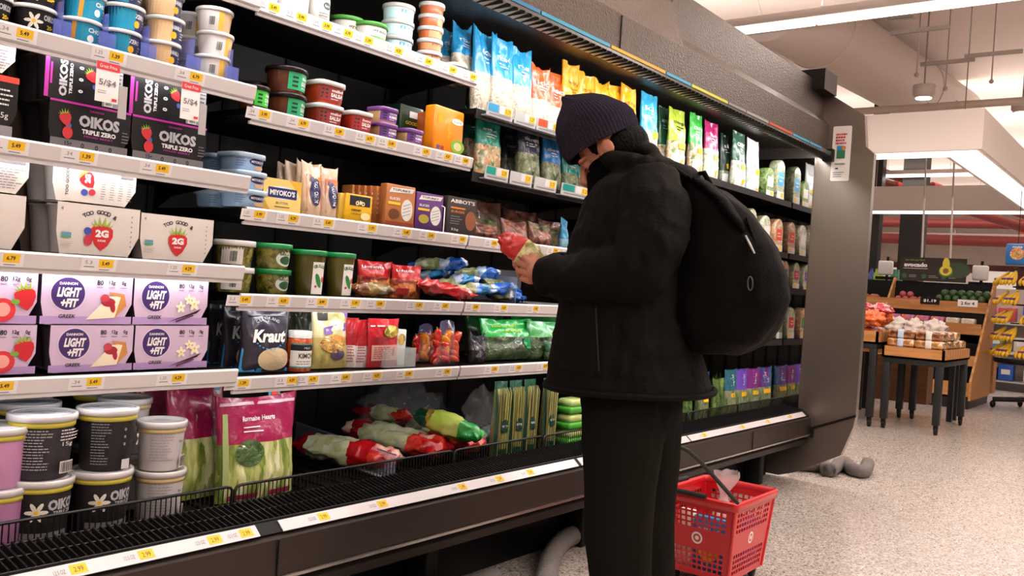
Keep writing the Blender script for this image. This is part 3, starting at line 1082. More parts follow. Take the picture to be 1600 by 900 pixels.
def art_light(kind):
    def f(p, w, h):
        p.rect(-w * .499, w * .499, .001, h * .16, M('#b193c6', .4))
        ov = -w * .22
        p.ell(ov, h * .60, w * .19, h * .34, M('#d9cadf', .4), 30); p.ell(ov, h * .60, w * .18, h * .32, PURP, 30)
        p.text('DANNON', ov, h * .80, w=w * .19, h=h * .055, mat=WHITE, bold=.03)
        p.text('LIGHT', ov + w * .01, h * .63, w=w * .26, h=h * .19, mat=WHITE, bold=.05, shear=.25)
        p.text('+FIT', ov + w * .02, h * .42, w=w * .19, h=h * .17, mat=WHITE, bold=.05, shear=.25)
        p.text('GREEK', ov, h * .16, w=w * .18, h=h * .075, mat=INK, bold=.02, shear=.2)
        for k, s in enumerate(('80', '12g', '0g')):
            p.text(s, w * (.12 + .135 * k), h * .84, h=h * .10, mat=INK, bold=.02); p.rect(w * (.08 + .135 * k), w * (.15 + .135 * k), h * .74, h * .755, GREYINK)
        if kind == 'cake':
            p.poly([(-w * .02, h * .10), (w * .30, h * .14), (w * .43, h * .38), (w * .38, h * .60), (w * .22, h * .56)], M('#efe2c6', .5))
            p.poly([(w * .30, h * .14), (w * .43, h * .38), (w * .40, h * .62), (w * .22, h * .66), (w * .24, h * .60), (w * .36, h * .56)], M('#c98744', .5))
            p.ell(w * .22, h * .45, w * .08, h * .09, M('#a8283a', .3)); p.ell(w * .18, h * .53, w * .05, h * .08, M('#c3404c', .3)); p.ell(w * .27, h * .36, w * .03, h * .12, M('#a8283a', .3), rot=.2)
        elif kind == 'vanilla':
            for cx, cz, s in ((w * .12, h * .38, 1), (w * .30, h * .46, 1.2), (w * .22, h * .55, .9)):
                for k in range(5):
                    a = k * 1.257 + .4
                    p.ell(cx + math.cos(a) * w * .035 * s, cz + math.sin(a) * h * .07 * s, w * .035 * s, h * .035 * s, M('#efe8c8', .5), 10, rot=a)
                p.ell(cx, cz, w * .012, h * .025, YEL, 8)
            p.poly([(-w * .05, h * .06), (w * .34, h * .26), (w * .40, h * .36), (w * .32, h * .30), (w * .02, h * .11)], M('#3b2531', .4))
            p.poly([(w * .06, h * .05), (w * .30, h * .20), (w * .28, h * .24), (w * .05, h * .09)], M('#5a3a52', .4))
        else:
            p.berry(-w * .02, h * .34, h * .22, 1.1); p.ell(w * .12, h * .26, w * .14, h * .22, M('#d8333c', .35)); p.ell(w * .12, h * .27, w * .08, h * .13, M('#f0a49a', .4)); p.berry(w * .36, h * .50, h * .20, .2)
            p.ell(w * .25, h * .42, w * .05, h * .05, M('#7aa53a', .4))
    return f


GC = M('#2a2627', .4)
gp = 'yogurt cartons'
for k, (a, b, zz, h, side, lb) in enumerate((
        (76, 204, 1.319, .108, 0, 'black four-cup yogurt carton with berries, bottom of the left pair'),
        (205, 322, 1.319, .108, 0, 'black four-cup yogurt carton with berries, bottom of the right pair'),
        (70, 192, 1.426, .106, 1, 'black yogurt carton turned on its side under a red price card, left'),
        (203, 322, 1.426, .106, 1, 'black yogurt carton turned on its side under a red price card, right'))):
    carton('yogurt_carton', lb, 'yogurt carton', a, b, 2.045, zz, h, BLK, art_oikos_side if side else art_oikos, 'black yogurt cartons', cup=GC, inner='#6a5142')
carton('yogurt_carton', 'black yogurt carton with a red top edge at the left edge of the photo', 'yogurt carton', -90, 28, 2.045, 1.319, .134, BLK,
       lambda p, w, h: (p.rect(-w / 2, w / 2, h - .014, h - .001, M('#d83a2a', .4)), p.text('15g', w * .3, h * .35, h=.016, mat=WHITE), p.rect(-w * .5, w * .44, .002, h * .2, M('#8d8a8c', .4)), p.lines(w * .2, w * .44, h * .5, h * .8, 4, WHITE)), cup=GC)
carton('yogurt_carton', 'pale yogurt carton back with nutrition text, top left above the red-edged one', 'yogurt carton', -90, 25, 2.045, 1.456, .074, M('#d8d2cd', .4),
       lambda p, w, h: (p.rect(w * .1, w * .45, h * .8, h * .98, INK), p.lines(w * .1, w * .45, h * .1, h * .75, 8, GREYINK)), cup=GC)
CRM = M('#d3cbc4', .42)
for a, b, zz, h, fn, lb in ((88, 218, 1.081, .118, art_good(True), 'cream yogurt carton with strawberry and berries, bottom left of three'),
                            (219, 333, 1.081, .113, art_good(False), 'cream yogurt carton with one strawberry, right of the other two'),
                            (82, 213, 1.200, .094, art_good_side, 'cream yogurt carton lying on its side on top of another'),
                            (-80, 40, 1.081, .120, None, 'cream yogurt carton at the left edge, bottom one'),
                            (-80, 46, 1.202, .092, lambda p, w, h: (p.rect(w * .1, w * .45, h * .7, h * .92, M('#6b6566', .5)), p.lines(0, w * .45, h * .1, h * .6, 8, GREYINK)), 'cream yogurt carton back with a grey text box at the left edge')):
    carton('yogurt_carton', lb, 'yogurt carton', a, b, 2.04, zz, h, CRM, fn, 'cream yogurt cartons', cup=M('#cfc9c6', .35), inner='#8f7465')
for a, b, zz, h, kd, lb in ((77, 208, .809, .110, 'cake', 'lilac yogurt carton with cheesecake slice, bottom of its stack'),
                            (64, 207, .920, .117, 'cake', 'lilac yogurt carton with cheesecake slice, top of its stack'),
                            (210, 325, .809, .110, 'vanilla', 'lilac yogurt carton with vanilla flowers, bottom of its stack'),
                            (209, 325, .920, .117, 'vanilla', 'lilac yogurt carton with vanilla flowers, top of its stack'),
                            (-90, 57, .809, .110, 'straw', 'lilac yogurt carton with strawberries at left edge, bottom'),
                            (-90, 59, .920, .117, 'straw', 'lilac yogurt carton with strawberries at left edge, top')):
    carton('yogurt_carton', lb, 'yogurt carton', a, b, 2.04, zz, h, LIL, art_light(kd), 'lilac yogurt cartons', cup=M('#5a4a60', .35), inner='#8f7a8f')
carton('yogurt_carton', 'reddish yogurt carton pushed back behind the lilac vanilla stack', 'yogurt carton', 232, 300, 2.30, .809, .18, M('#7d2340', .4), None, inner='#5a3040')
# red header price cards hung from the top left rail
for a, b, t_, bt, lb in ((151, 187, 96, 152, 'left'), (284, 313, 128, 200, 'right')):
    Xa, Xb = xat(a, 1.985, 1.5), xat(b, 1.985, 1.5)
    zt = onY((a + b) / 2, t_ + 2, 1.985).z
    zb = zt - .090
    t = thing('price_card', 'white sale price card with red header hanging over the black yogurt, ' + lb + ' of two', 'price card', ((Xa + Xb) / 2, 1.985, zb), group='sale price cards')
    w = Xb - Xa
    g = G(); g.box(-w / 2, w / 2, 0, .0012, 0, zt - zb, WHITE); g.build('card', t)
    p = Print(flat(0)); h = zt - zb
    p.rect(-w / 2, w / 2, h * .80, h, M('#cf2330', .4)); p.text('Great Price', 0, h * .90, w=w * .75, h=h * .09, mat=WHITE)
    p.text('5/$4', 0, h * .48, w=w * .75, h=h * .18, mat=GREYINK, bold=.02); p.lines(-w * .4, w * .1, h * .2, h * .3, 2, GREYINK); p.rect(w * .2, w * .42, h * .05, h * .12, M('#cf2330', .4))
    p.build(t)
    g = G(); g.box(w / 2 + .002, w / 2 + .022, .0015, .0026, -.03, .045, M('#aaa5a4', .4))
    g.build('barcode_flap', t)

# ---- cups, top left shelf
def art_cup(c1, c2, stripe, txt, dot, nx=8):
    def f(p, r, h):
        p.rect(-r * 1.4, r * 1.5, h * .08, h * .84, M(c1, .35), nx * 2, 1)
        p.rect(r * .05, r * 1.0, h * .08, h * .84, M(c2, .35), nx, 1)
        if stripe: p.rect(-r * .75, -r * .55, h * .08, h * .84, M(stripe, .4), 3)
        p.text(txt, r * .35, h * .62, w=r * .7, h=h * .16, mat=WHITE, bold=.02)
        if dot: p.ell(r * .15, h * .32, r * .18, r * .18, M(dot, .4), 12)
        p.lines(r * .55, r * .95, h * .2, h * .5, 3, WHITE, 1)
    return f
def art_flower(p, r, h, t='OIKOS'):
    for k in range(6):
        a = k * 1.047
        p.ell(-r * .3 + math.cos(a) * r * .22, h * .45 + math.sin(a) * r * .22, r * .2, r * .08, M('#e6e0d0', .4), 8, rot=a)
    p.ell(-r * .3, h * .45, r * .09, r * .09, YEL, 8); p.text('20g', r * .5, h * .3, w=r * .4, h=h * .2, mat=YEL, bold=.03); p.text(t, r * .45, h * .62, w=r * .7, h=h * .2, mat=SILV, bold=.04)
CUPS = [(-18, '#262325', art_flower, 2, 'black yogurt cup with flower at the left edge'),
        (52, '#262325', art_flower, 2, 'black yogurt cup with white flower and yellow number'),
        (125, '#1b86a8', art_cup('#1f8fb0', '#1783a6', '#e0962c', 'CHO', '#f0f0f0'), 3, 'teal yogurt cup with orange stripe'),
        (188, '#2a3560', art_cup('#1f8fb0', '#26305c', None, 'ZERO', '#f0b21a'), 3, 'navy and teal yogurt cup'),
        (252, '#d5b083', art_cup('#dcb688', '#262d55', None, 'VANILLA', '#f0b21a'), 3, 'peach and navy yogurt cup'),
        (331, '#dedad6', art_cup('#dedad6', '#dcb688', None, 'NET', None), 3, 'white and peach yogurt cup with yellow stripes')]
for px, c, fn, n, lb in CUPS:
    X = xat(px, 2.085, 1.62)
    for dy, dn in ((0, n), (.105, n)):
        h = .063
        for k in range(dn):
            where = ['bottom', 'middle', 'top'][k] if dn == 3 else ['bottom', 'top'][k]
            nm = f'{lb}, {where} of its stack' + (', back row' if dy else '')
            if k == 0 and dy == 0:
                proto = tub('yogurt_cup', nm, 'yogurt cup', X, 2.085, 1.557, .047, h, M(c, .35), LIDW, art=fn if px != 331 else (lambda p, r, h: (p.rect(-r * 1.4, -r * .1, h * .08, h * .84, M('#d6d2ce', .4), 12), p.rect(-r * .1, r * 1.4, h * .08, h * .84, M('#dcb688', .4), 14), p.rect(-r * .08, 0, h * .08, h * .84, YEL, 1), p.rect(r * .05, r * .16, h * .08, h * .84, YEL, 1), p.bars(-r * .6, -r * .3, h * .25, h * .6, INK))), taper=.80, lidh=.006, over=1.03, group='yogurt cups on the top left shelf')
            else:
                dup(proto, (X + .006 * (k % 2), 2.085 + dy, 1.5575 + k * h * .985), rz=.25 * math.sin(k * 3 + px), label=nm)
# stripes on the rightmost cups are turned to the side
for i, px in enumerate((88, 158, 222, 292, 352)):
    X = xat(px, 2.06, 1.6)
    g = G(); g.box(-.001, .001, 0, .34, 0, .085, CLEAR('#6b78c8', .38), 0); g.box(-.02, .02, -.002, 0, 0, .04, CLEAR('#6b78c8', .5))
    tag(g.build('shelf_divider', loc=(X, 2.03, 1.558)), 'clear bluish plastic divider between yogurt cup stacks, ' + ['leftmost', 'second from left', 'middle one', 'second from right', 'rightmost'][i], 'divider', 'clear dividers on the top left shelf')

# ---- top middle shelf
z = 1.798
def lab(c, t, c2=None, band=None):
    def f(p, r, h):
        p.rect(-r * 1.5, r * 1.5, h * .10, h * .80, M(c, .4), 18)
        if band: p.rect(-r * 1.5, r * 1.5, h * .10, h * .3, M(band, .4), 18)
        p.text(t, 0, h * .55, w=r * 1.1, h=h * .22, mat=c2 or INK, bold=.03)
        p.ell(r * .85, h * .5, r * .22, min(r * .22, h * .3), M('#41574a', .5), 12)
    return f
X = xat(452, 2.10, 1.85); tub('milk_tub', 'tall white tub with green badge on the top shelf, left of the bottle', 'tub', X, 2.105, z, .055, .13, M('#d9d3cc', .4), LIDW, art=lab('#d9d3cc', 'OAT'), ex=4)
X = xat(408, 2.10, 1.85); tub('milk_tub', 'pale tub at the top edge of the photo, second left of the white bottle', 'tub', X, 2.11, z, .05, .14, M('#cfc8c0', .4), LIDW, ex=4)
t = thing('dressing_bottle', 'white squat bottle with dark oval label on the top shelf beside green-lid tubs', 'bottle', (xat(497, 2.09, 1.83), 2.09, z))
g = G(); g.lathe([(.03, 0), (.033, .004), (.033, .075), (.026, .10), (.013, .115), (.013, .12)], M('#d6d2c8', .35), 28); g.build('bottle_body', t)
g = G(); g.lathe([(.016, .116), (.016, .137), (.012, .139)], M('#2f8a55', .4), 20); g.build('cap', t)
p = Print(cyl(lambda q: .033)); p.ell(.006, .055, .015, .011, M('#2c4034', .5)); p.text('farm', .006, .055, w=.02, h=.008, mat=WHITE); p.lines(-.02, .02, .012, .035, 3, GREYINK); p.build(t)
GL_ = M('#4f9a3c', .4)
fn = lab('#d9d6cb', 'greek', M('#7a7a66', .5), '#7ab648')
tub('dip_tub', 'white dip tub with green lid, the taller one behind on the top shelf', 'tub', xat(541, 2.16, 1.83), 2.16, z, .054, .075, M('#d9d6cb', .4), GL_, art=fn, over=1.03)
tub('dip_tub', 'low white dip tub with green lid in front on the top shelf', 'tub', xat(578, 2.10, 1.81), 2.10, z, .053, .062, M('#d9d6cb', .4), GL_, art=fn, over=1.03)
pr0 = tub('cheese_tub', 'pale blue cheese tub, bottom of its stack on the top shelf', 'tub', xat(623, 2.10, 1.83), 2.11, z, .052, .052, M('#c6dcdf', .4), M('#c9c6c0', .3, coat=.3), art=lab('#bfe0e4', 'FETA', M('#238a9c', .5)), taper=.92, over=1.04, group='pale blue tubs')
for k, w_ in ((1, 'middle'), (2, 'top')): dup(pr0, (pr0.location.x, 2.11, z + .0525 * k), label=f'pale blue cheese tub, {w_} of its stack on the top shelf')
pr0 = tub('salsa_tub', 'orange salsa tub with white lid, lowest of a stack of five', 'tub', xat(670, 2.10, 1.83), 2.10, z, .042, .0405, M('#c96a3c', .3), LIDW, art=lab('#d98d5c', 'pico', M('#8a2f1a', .5)), taper=.9, over=1.06, group='orange tubs stacked five high')
for k, w_ in enumerate(('second from the bottom', 'middle one', 'second from the top', 'topmost')): dup(pr0, (pr0.location.x, 2.10, z + .041 * (k + 1)), rz=k * .7, label=f'orange salsa tub with white lid, {w_} of a stack of five')
tub('salsa_tub', 'single low tub with white lid standing before the blue vegetable bags', 'tub', xat(711, 2.07, 1.81), 2.07, z, .040, .022, M('#d8c8b8', .3), LIDW, taper=.9, over=1.06)

# ---- second middle shelf
z = 1.508
BRN = M('#5d2f1c', .22, coat=.6)
DKL = M('#1d1613', .3, coat=.4)
def sal(c, t1, t2, ink=WHITE, w=1.15, x0=-.5):
    def f(p, r, h):
        p.rect(r * x0, r * (x0 + 1.75), h * .14, h * .80, M(c, .4), 16)
        p.text(t1, r * (x0 + 1.15), h * .62, w=r * .75, h=h * .12, mat=ink, bold=.03)
        p.text(t2, r * (x0 + 1.15), h * .42, w=r * .85, h=h * .17, mat=ink, bold=.04)
        p.lines(r * (x0 + .75), r * (x0 + 1.5), h * .2, h * .3, 1, ink, 2)
        for k in range(3): p.rect(r * (x0 + .2), r * (x0 + .5), h * (.25 + .16 * k), h * (.33 + .16 * k), M('#1c3a2c', .5))
    return f
sx_ = [('salsa_tub', 'brown salsa tub with green label and dark lid, bottom of two', 446, 2.12, 0, .057, .072, BRN, DKL, sal('#1fa56a', 'fresh', 'GUACAMOLE'), 2, .88),
       ('salsa_tub', 'brown salsa tub with green label and dark lid, top of two', 447, 2.12, .0725, .059, .074, BRN, DKL, sal('#1fa56a', 'fresh', 'GUACAMOLE'), 2, .88),
       ('salsa_tub', 'small brown tub with bright green label at the left end of its shelf', 396, 2.08, 0, .042, .064, BRN, DKL, sal('#35c437', 'SMALL', 'CHUNKY'), 2, .9),
       ('salsa_tub', 'brown tub standing behind the bright green label tub', 400, 2.24, 0, .052, .11, BRN, DKL, sal('#1fa56a', 'fresh', 'GUAC'), 2, .9),
       ('salsa_tub', 'square red salsa tub with white lid, bottom of two', 503, 2.11, 0, .050, .066, M('#a33420', .25, coat=.5), LIDW, sal('#8e2a2a', 'mild', 'SALSA', x0=-.9), 5, .86),
       ('salsa_tub', 'square red salsa tub with white lid, top of two', 505, 2.11, .0665, .051, .068, M('#b3401c', .25, coat=.5), LIDW, sal('#8e2a2a', 'mild', 'SALSA', x0=-.9), 5, .86),
       ('salsa_tub', 'single square red salsa tub with white lid, right of the stacked pair', 555, 2.085, 0, .042, .066, M('#b3321c', .25, coat=.5), LIDW, sal('#a3262a', 'hot', 'SALSA', x0=-.9), 5, .86)]
for nm, lb, px, Y, dz, r, h, b, l, a, ex, tp in sx_:
    tub(nm, lb, 'tub', xat(px, Y, z + dz + h / 2), Y, z + dz, r, h, b, l, art=a, ex=ex, taper=tp, over=1.04, group='salsa and dip tubs')
PL = M('#7d4a94', .3, coat=.4)
HUM = M('#c9a66e', .4)
fn = sal('#6a2f8c', 'HOPE', 'HUMMUS', x0=-.85)
hp = None
for px, Y, dz, where in ((596, 2.08, 0, 'bottom front, left pile'), (597, 2.09, .052, 'top front, left pile'), (637, 2.07, 0, 'the single one on the right'), (592, 2.24, 0, 'behind, lower'), (590, 2.24, .052, 'behind, upper')):
    X = xat(px, Y, z + dz + .02)
    lb = 'small purple and gold hummus tub with striped lid, ' + where
    if hp is None: hp = tub('hummus_tub', lb, 'tub', X, Y, z, .040, .050, HUM, PL, art=fn, ex=5, taper=.9, over=1.04, group='purple hummus tubs')
    else: dup(hp, (X, Y, z + .0005 + dz), rz=.1 * math.sin(px), label=lb)
def boxy(name, label, cat, px0, px1, Yf, z, h, dep, col, art=None, rz=0, group=None, bev=.003):
    Xa, Xb = xat(px0, Yf, z + h / 2), xat(px1, Yf, z + h / 2)
    w = Xb - Xa
    t = thing(name, label, cat, ((Xa + Xb) / 2, Yf + dep / 2, z + .0005), rz, group)
    g = G(); g.box(-w / 2, w / 2, -dep / 2, dep / 2, 0, h, col, bev); g.build('box', t)
    if art:
        p = Print(flat(-dep / 2)); art(p, w, h); p.build(t)
    return t
boxy('dressing_box', 'dark green food box with small flower print behind the purple tubs', 'box', 624, 660, 2.16, z, .155, .09, M('#12331f', .35, coat=.4),
     lambda p, w, h: (p.rect(-w * .1, w * .3, h * .74, h * .88, WHITE), p.text('GOOD', 0, h * .62, w=w * .5, h=h * .07, mat=YEL), p.ell(w * .2, h * .3, w * .16, w * .16, M('#d9e27a', .5)), p.ell(w * .2, h * .3, w * .06, w * .06, INK), p.ell(-w * .2, h * .22, w * .12, w * .12, M('#3c8f3c', .5))))
def art_orange(p, w, h):
    p.ell(w * .26, h * .74, w * .20, h * .07, WHITE); p.text('snack', w * .26, h * .74, w=w * .3, h=h * .05, mat=M('#3c8f3c', .5))
    p.rect(-w * .42, -w * .22, h * .6, h * .84, M('#d9a018', .4)); p.text('mighty', -w * .02, h * .5, w=h * .35, h=w * .13, mat=YEL, rot=math.pi / 2)
    p.ell(w * .3, h * .2, w * .24, h * .15, M('#7ab030', .4)); p.ell(w * .3, h * .2, w * .14, h * .09, M('#e8c890', .4)); p.rect(-w * .42, -w * .32, h * .06, h * .14, M('#5a3a90', .4)); p.rect(-w * .28, -w * .18, h * .06, h * .14, M('#a02a24', .4))
boxy('veggie_pouch', 'bright orange snack carton with white oval badge at the end of its shelf', 'box', 677, 726, 2.05, z, .155, .05, M('#ee8a12', .35, coat=.4), art_orange, rz=.08, bev=.008)
boxy('veggie_pouch', 'orange snack carton mostly hidden behind the badge one', 'box', 664, 680, 2.12, z, .14, .05, M('#c8601a', .35, coat=.4), None)

# ---- third middle shelf: spreads, slices
z = 1.239
BLU = M('#9fc0e0', .35, coat=.3)
def art_spread(p, r, h):
    p.ell(r * .3, h * .55, r * .55, h * .2, M('#1c2c5c', .4), 16); p.text("MIYOKO'S", r * .3, h * .55, w=r * .85, h=h * .14, mat=WHITE, bold=.03); p.ell(r * .4, h * .22, r * .3, h * .12, M('#d8b080', .4)); p.lines(-r * .9, -r * .4, h * .2, h * .7, 4, M('#5a7ab0', .4))
bp0 = None
for px, Y, k, wh in ((378, 2.09, 0, 'bottom of the near stack'), (378, 2.09, 1, 'middle of the near stack'), (376, 2.10, 2, 'top of the near stack'), (338, 2.22, 0, 'bottom of the stack behind'), (337, 2.22, 1, 'middle of the stack behind'), (338, 2.22, 2, 'top of the stack behind')):
    X = xat(px, Y, z + .05 * k)
    lb = 'light blue square spread tub, ' + wh
    if bp0 is None: bp0 = tub('spread_tub', lb, 'tub', X, Y, z, .050, .049, BLU, M('#b9d2ea', .3, coat=.3), art=art_spread, ex=5, taper=.88, over=1.05, group='light blue spread tubs')
    else: dup(bp0, (X, Y, z + .0005 + .0495 * k), rz=.06 * k, label=lb)
def art_butter(p, w, h):
    p.rect(-w * .5, w * .5, 0.001, h * .999, M('#edcf7a', .4)); p.poly([(-w * .5, h * .02), (-w * .3, h * .02), (-w * .5, h * .4)], M('#c9a03a', .4)); p.poly([(w * .5, h), (w * .15, h), (w * .5, h * .5)], M('#e6b23c', .4))
    p.ell(0, h * .58, w * .42, h * .20, M('#d9e2ee', .4)); p.rect(-w * .38, w * .38, h * .42, h * .73, M('#1d2c66', .4)); p.text("MIYOKO'S", 0, h * .58, w=w * .66, h=h * .17, mat=WHITE, bold=.04); p.text('BUTTER', 0, h * .27, w=w * .32, h=h * .07, mat=INK); p.rect(-w * .2, w * .2, h * .14, h * .17, M('#7a5a2a', .5))
boxy('butter_box', 'yellow butter box with dark blue name band', 'box', 411, 470, 2.06, z, .092, .05, M('#e3c66f', .4), art_butter)
boxy('butter_box', 'yellow butter box hidden behind the front one', 'box', 404, 455, 2.14, z, .088, .06, M('#d9b74f', .4), None)
PKF = M('#dcc0a4', .28, coat=.6, bump=.5, bscale=30)
def art_cheese(p, w, h):
    p.rect(-w * .32, w * .42, h * .1, h * .80, M('#e07a5c', .4)); p.ell(w * .06, h * .47, w * .26, h * .26, M('#1d2c66', .4)); p.text("MIYOKO'S", w * .06, h * .47, w=h * .42, h=w * .2, mat=WHITE, bold=.03, rot=math.pi / 2); p.ell(-w * .1, h * .72, w * .1, w * .1, M('#5a5a7a', .4), 10); p.ell(w * .25, h * .72, w * .1, w * .1, M('#c98a3a', .4), 10)
for i, (a, b, Y, hh) in enumerate(((478, 510, 2.075, .155), (508, 536, 2.07, .148), (470, 494, 2.15, .165), (452, 478, 2.18, .163), (440, 462, 2.21, .16))):
    Xa, Xb = xat(a, Y, z + .07), xat(b, Y, z + .07)
    bag('cheese_pack', ['peach cheese pack with coral label, left of the two in front', 'peach cheese pack with coral label, right of the two in front', 'tall peach pack standing just behind the coral-label packs', 'tall peach pack fourth back, behind the butter box', 'tall peach pack farthest left, rising behind the butter box'][i], 'cheese pack',
        (Xa + Xb) / 2, Y + .03, z, Xb - Xa, hh, .05, PKF, PKF, .85, seed=i + 3, art=art_cheese if i < 2 else None, corner=.012, wr=.003, base=.9, group='peach cheese packs')
def art_chao(p, w, h):
    p.rect(-w * .36, w * .42, h * .58, h * .94, INK); p.arc('CHAO', w * .03, h * .30, h * .40, h * .16, M('#f0e0b0', .4), 1.0, .05); p.text('CREAMY', -w * .1, h * .42, w=w * .4, h=h * .08, mat=INK, bold=.03); p.text('ORIGINAL', -w * .1, h * .28, w=w * .4, h=h * .06, mat=INK); p.ell(w * .25, h * .22, w * .18, h * .14, M('#f2dc9a', .4))
boxy('cheese_slice_pack', 'yellow sliced cheese pack with black name patch', 'cheese pack', 540, 581, 2.06, z, .084, .03, M('#e6b01e', .35, coat=.4), art_chao)
boxy('cheese_slice_pack', 'yellow sliced cheese pack edge just left of the black-patch one', 'cheese pack', 530, 539, 2.07, z, .082, .05, M('#d9b24a', .35, coat=.4), None)
def art_tof(c, c2):
    def f(p, w, h):
        p.rect(-w * .5, w * .5, h * .0, h * .12, M(c2, .4)); p.poly([(-w * .42, h * .80), (w * .38, h * .84), (w * .46, h * .95), (-w * .34, h * .92)], WHITE); p.text('TOFURKY', 0, h * .875, w=w * .62, h=h * .055, mat=INK, bold=.03)
        p.ell(w * .22, h * .42, w * .2, h * .26, M('#dcdad4', .3)); 
        for k in range(4): p.poly([(w * .08, h * (.26 + .08 * k)), (w * .34, h * (.34 + .08 * k)), (w * .34, h * (.355 + .08 * k)), (w * .08, h * (.275 + .08 * k))], GREYINK)
        p.text('SLICES', -w * .22, h * .66, w=w * .36, h=h * .06, mat=WHITE, bold=.02); p.rect(-w * .44, -w * .02, h * .52, h * .58, YEL); p.ell(-w * .22, h * .30, w * .19, h * .12, M(c, .4))
    return f
for i in range(7):
    a = 549 + i * 9.5
    boxy('deli_slice_box', ['orange deli slice box edge, %s in the row' % w_ for w_ in ('first at the back', 'second', 'third', 'fourth', 'fifth', 'sixth', 'seventh, touching the front box')][i], 'box', a, a + 9, 2.19 - i * .018, z, .128, .05, M('#b8602c' if i % 2 else '#c67a3c', .4), lambda p, w, h: [p.rect(-w * .3, w * .3, h * (.3 + .12 * k), h * (.35 + .12 * k), WHITE) for k in range(5)], group='row of orange deli slice boxes', bev=.001)
boxy('deli_slice_box', 'orange-brown deli slice box facing front with a pale oval picture', 'box', 603, 648, 2.055, z, .135, .03, M('#b5703c', .4), art_tof('#6a3a1c', '#8a3a1c'))
boxy('deli_slice_box', 'purple deli slice box right of the orange-brown one', 'box', 650, 692, 2.055, z, .125, .03, M('#5d2f78', .4), art_tof('#a89a3a', '#3a1c50'))
boxy('burger_box', 'dark grey burger box with round brown patty picture', 'box', 699, 744, 2.05, z, .13, .035, M('#3d3634', .4), lambda p, w, h: (p.text("ABBOT'S", 0, h * .88, w=w * .84, h=h * .1, mat=WHITE, bold=.02), p.rect(-w * .4, w * .1, h * .68, h * .72, M('#e0852c', .4)), p.text('BURGER', -w * .15, h * .6, w=w * .46, h=h * .06, mat=M('#e0852c', .4)), p.ell(w * .30, h * .40, w * .19, h * .26, M('#8a4f30', .5)), p.lines(-w * .4, w * .02, h * .25, h * .5, 4, GREYINK), p.text('22g', -w * .25, h * .12, w=w * .25, h=h * .07, mat=WHITE)))
g = G(); g.tube([(0, 0, 0), (0, 0, .085), (0, .01, .09), (0, .12, .09)], .002, WHITE, 6)
tag(g.build('wire_divider', loc=(xat(694, 2.04, z + .05), 2.04, z)), 'thin white wire divider beside the purple box', 'divider')
MEAT = [MIX(('#3a2a24', '#7d4a3a', '#a86a54', '#5a3028'), 22), MIX(('#2c3a26', '#5c6a44', '#8a7a5c', '#6a3a30'), 22), MIX(('#5a3a34', '#93645a', '#b08474'), 16), MIX(('#2a1c1a', '#6a3c30', '#94543c'), 18)]
for i, (a, b, Y, hh, sh) in enumerate(((748, 790, 2.07, .065, 'M3'), (750, 795, 2.18, .15, 'M3'), (792, 835, 2.06, .08, 'N3'), (795, 850, 2.20, .14, 'N3'), (836, 872, 2.06, .085, 'N3'), (850, 895, 2.2, .12, 'N3'), (768, 800, 2.28, .17, 'M3'))):
    Xa, Xb = xat(a, Y, z + .05), xat(b, Y, z + .05)
    bag('deli_meat_pack', 'clear pack of dark sliced deli meat, ' + ('front row, leftmost', 'behind, left, taller', 'front row, middle', 'behind the held package, tall', 'front row, rightmost', 'behind, nearest the blue pack', 'tallest, standing at the very back')[i], 'meat pack', (Xa + Xb) / 2, Y + .03, z, Xb - Xa, hh, .05, MEAT[(i + 1) % 4], MEAT[i % 4], .7, seed=i + 20, corner=.01, wr=.006, lean=.12, group='deli meat packs')
bag('deli_meat_pack', 'narrow light blue pack at the right end of the meat packs', 'meat pack', xat(883, 2.08, z + .05), 2.09, z, .05, .1, .04, FILM('#3f9fd0'), FILM('#8fc3dc'), .4, seed=31)

# ---- fourth middle shelf: pickles, sausages, blue bags
z = 1.008
OLV = MIX(('#3a3c14', '#6a6a24', '#8f8a3c', '#4c4a1c'), 24, .2)
GRL = M('#1f8f4c', .3, coat=.3)
def art_pick(t, big):
    def f(p, r, h):
        if big:
            p.rect(-r * .38, r * .50, h * .03, h * .74, WHITE, 8, 3)
            p.arc(t, r * .05, h * .66 - r * .7, r * .7, h * .075, M('#1c6a40', .4), 1.1, .05)
            p.ell(r * .02, h * .33, r * .16, h * .17, M('#2d8a3f', .4), 14, rot=.4); p.ell(-r * .14, h * .2, r * .08, h * .03, M('#c8303a', .4), 8, rot=.6); p.ell(r * .34, h * .36, r * .1, h * .07, M('#d04a55', .4), 10)
        else:
            p.ell(r * .25, h * .42, r * .62, h * .30, M('#cfd6c8', .4), 18); p.ell(r * .25, h * .36, r * .40, h * .17, M('#2d5a3f', .4)); p.text(t, r * .25, h * .60, w=r * .9, h=h * .11, mat=M('#1c4a30', .4), bold=.04)
    return f
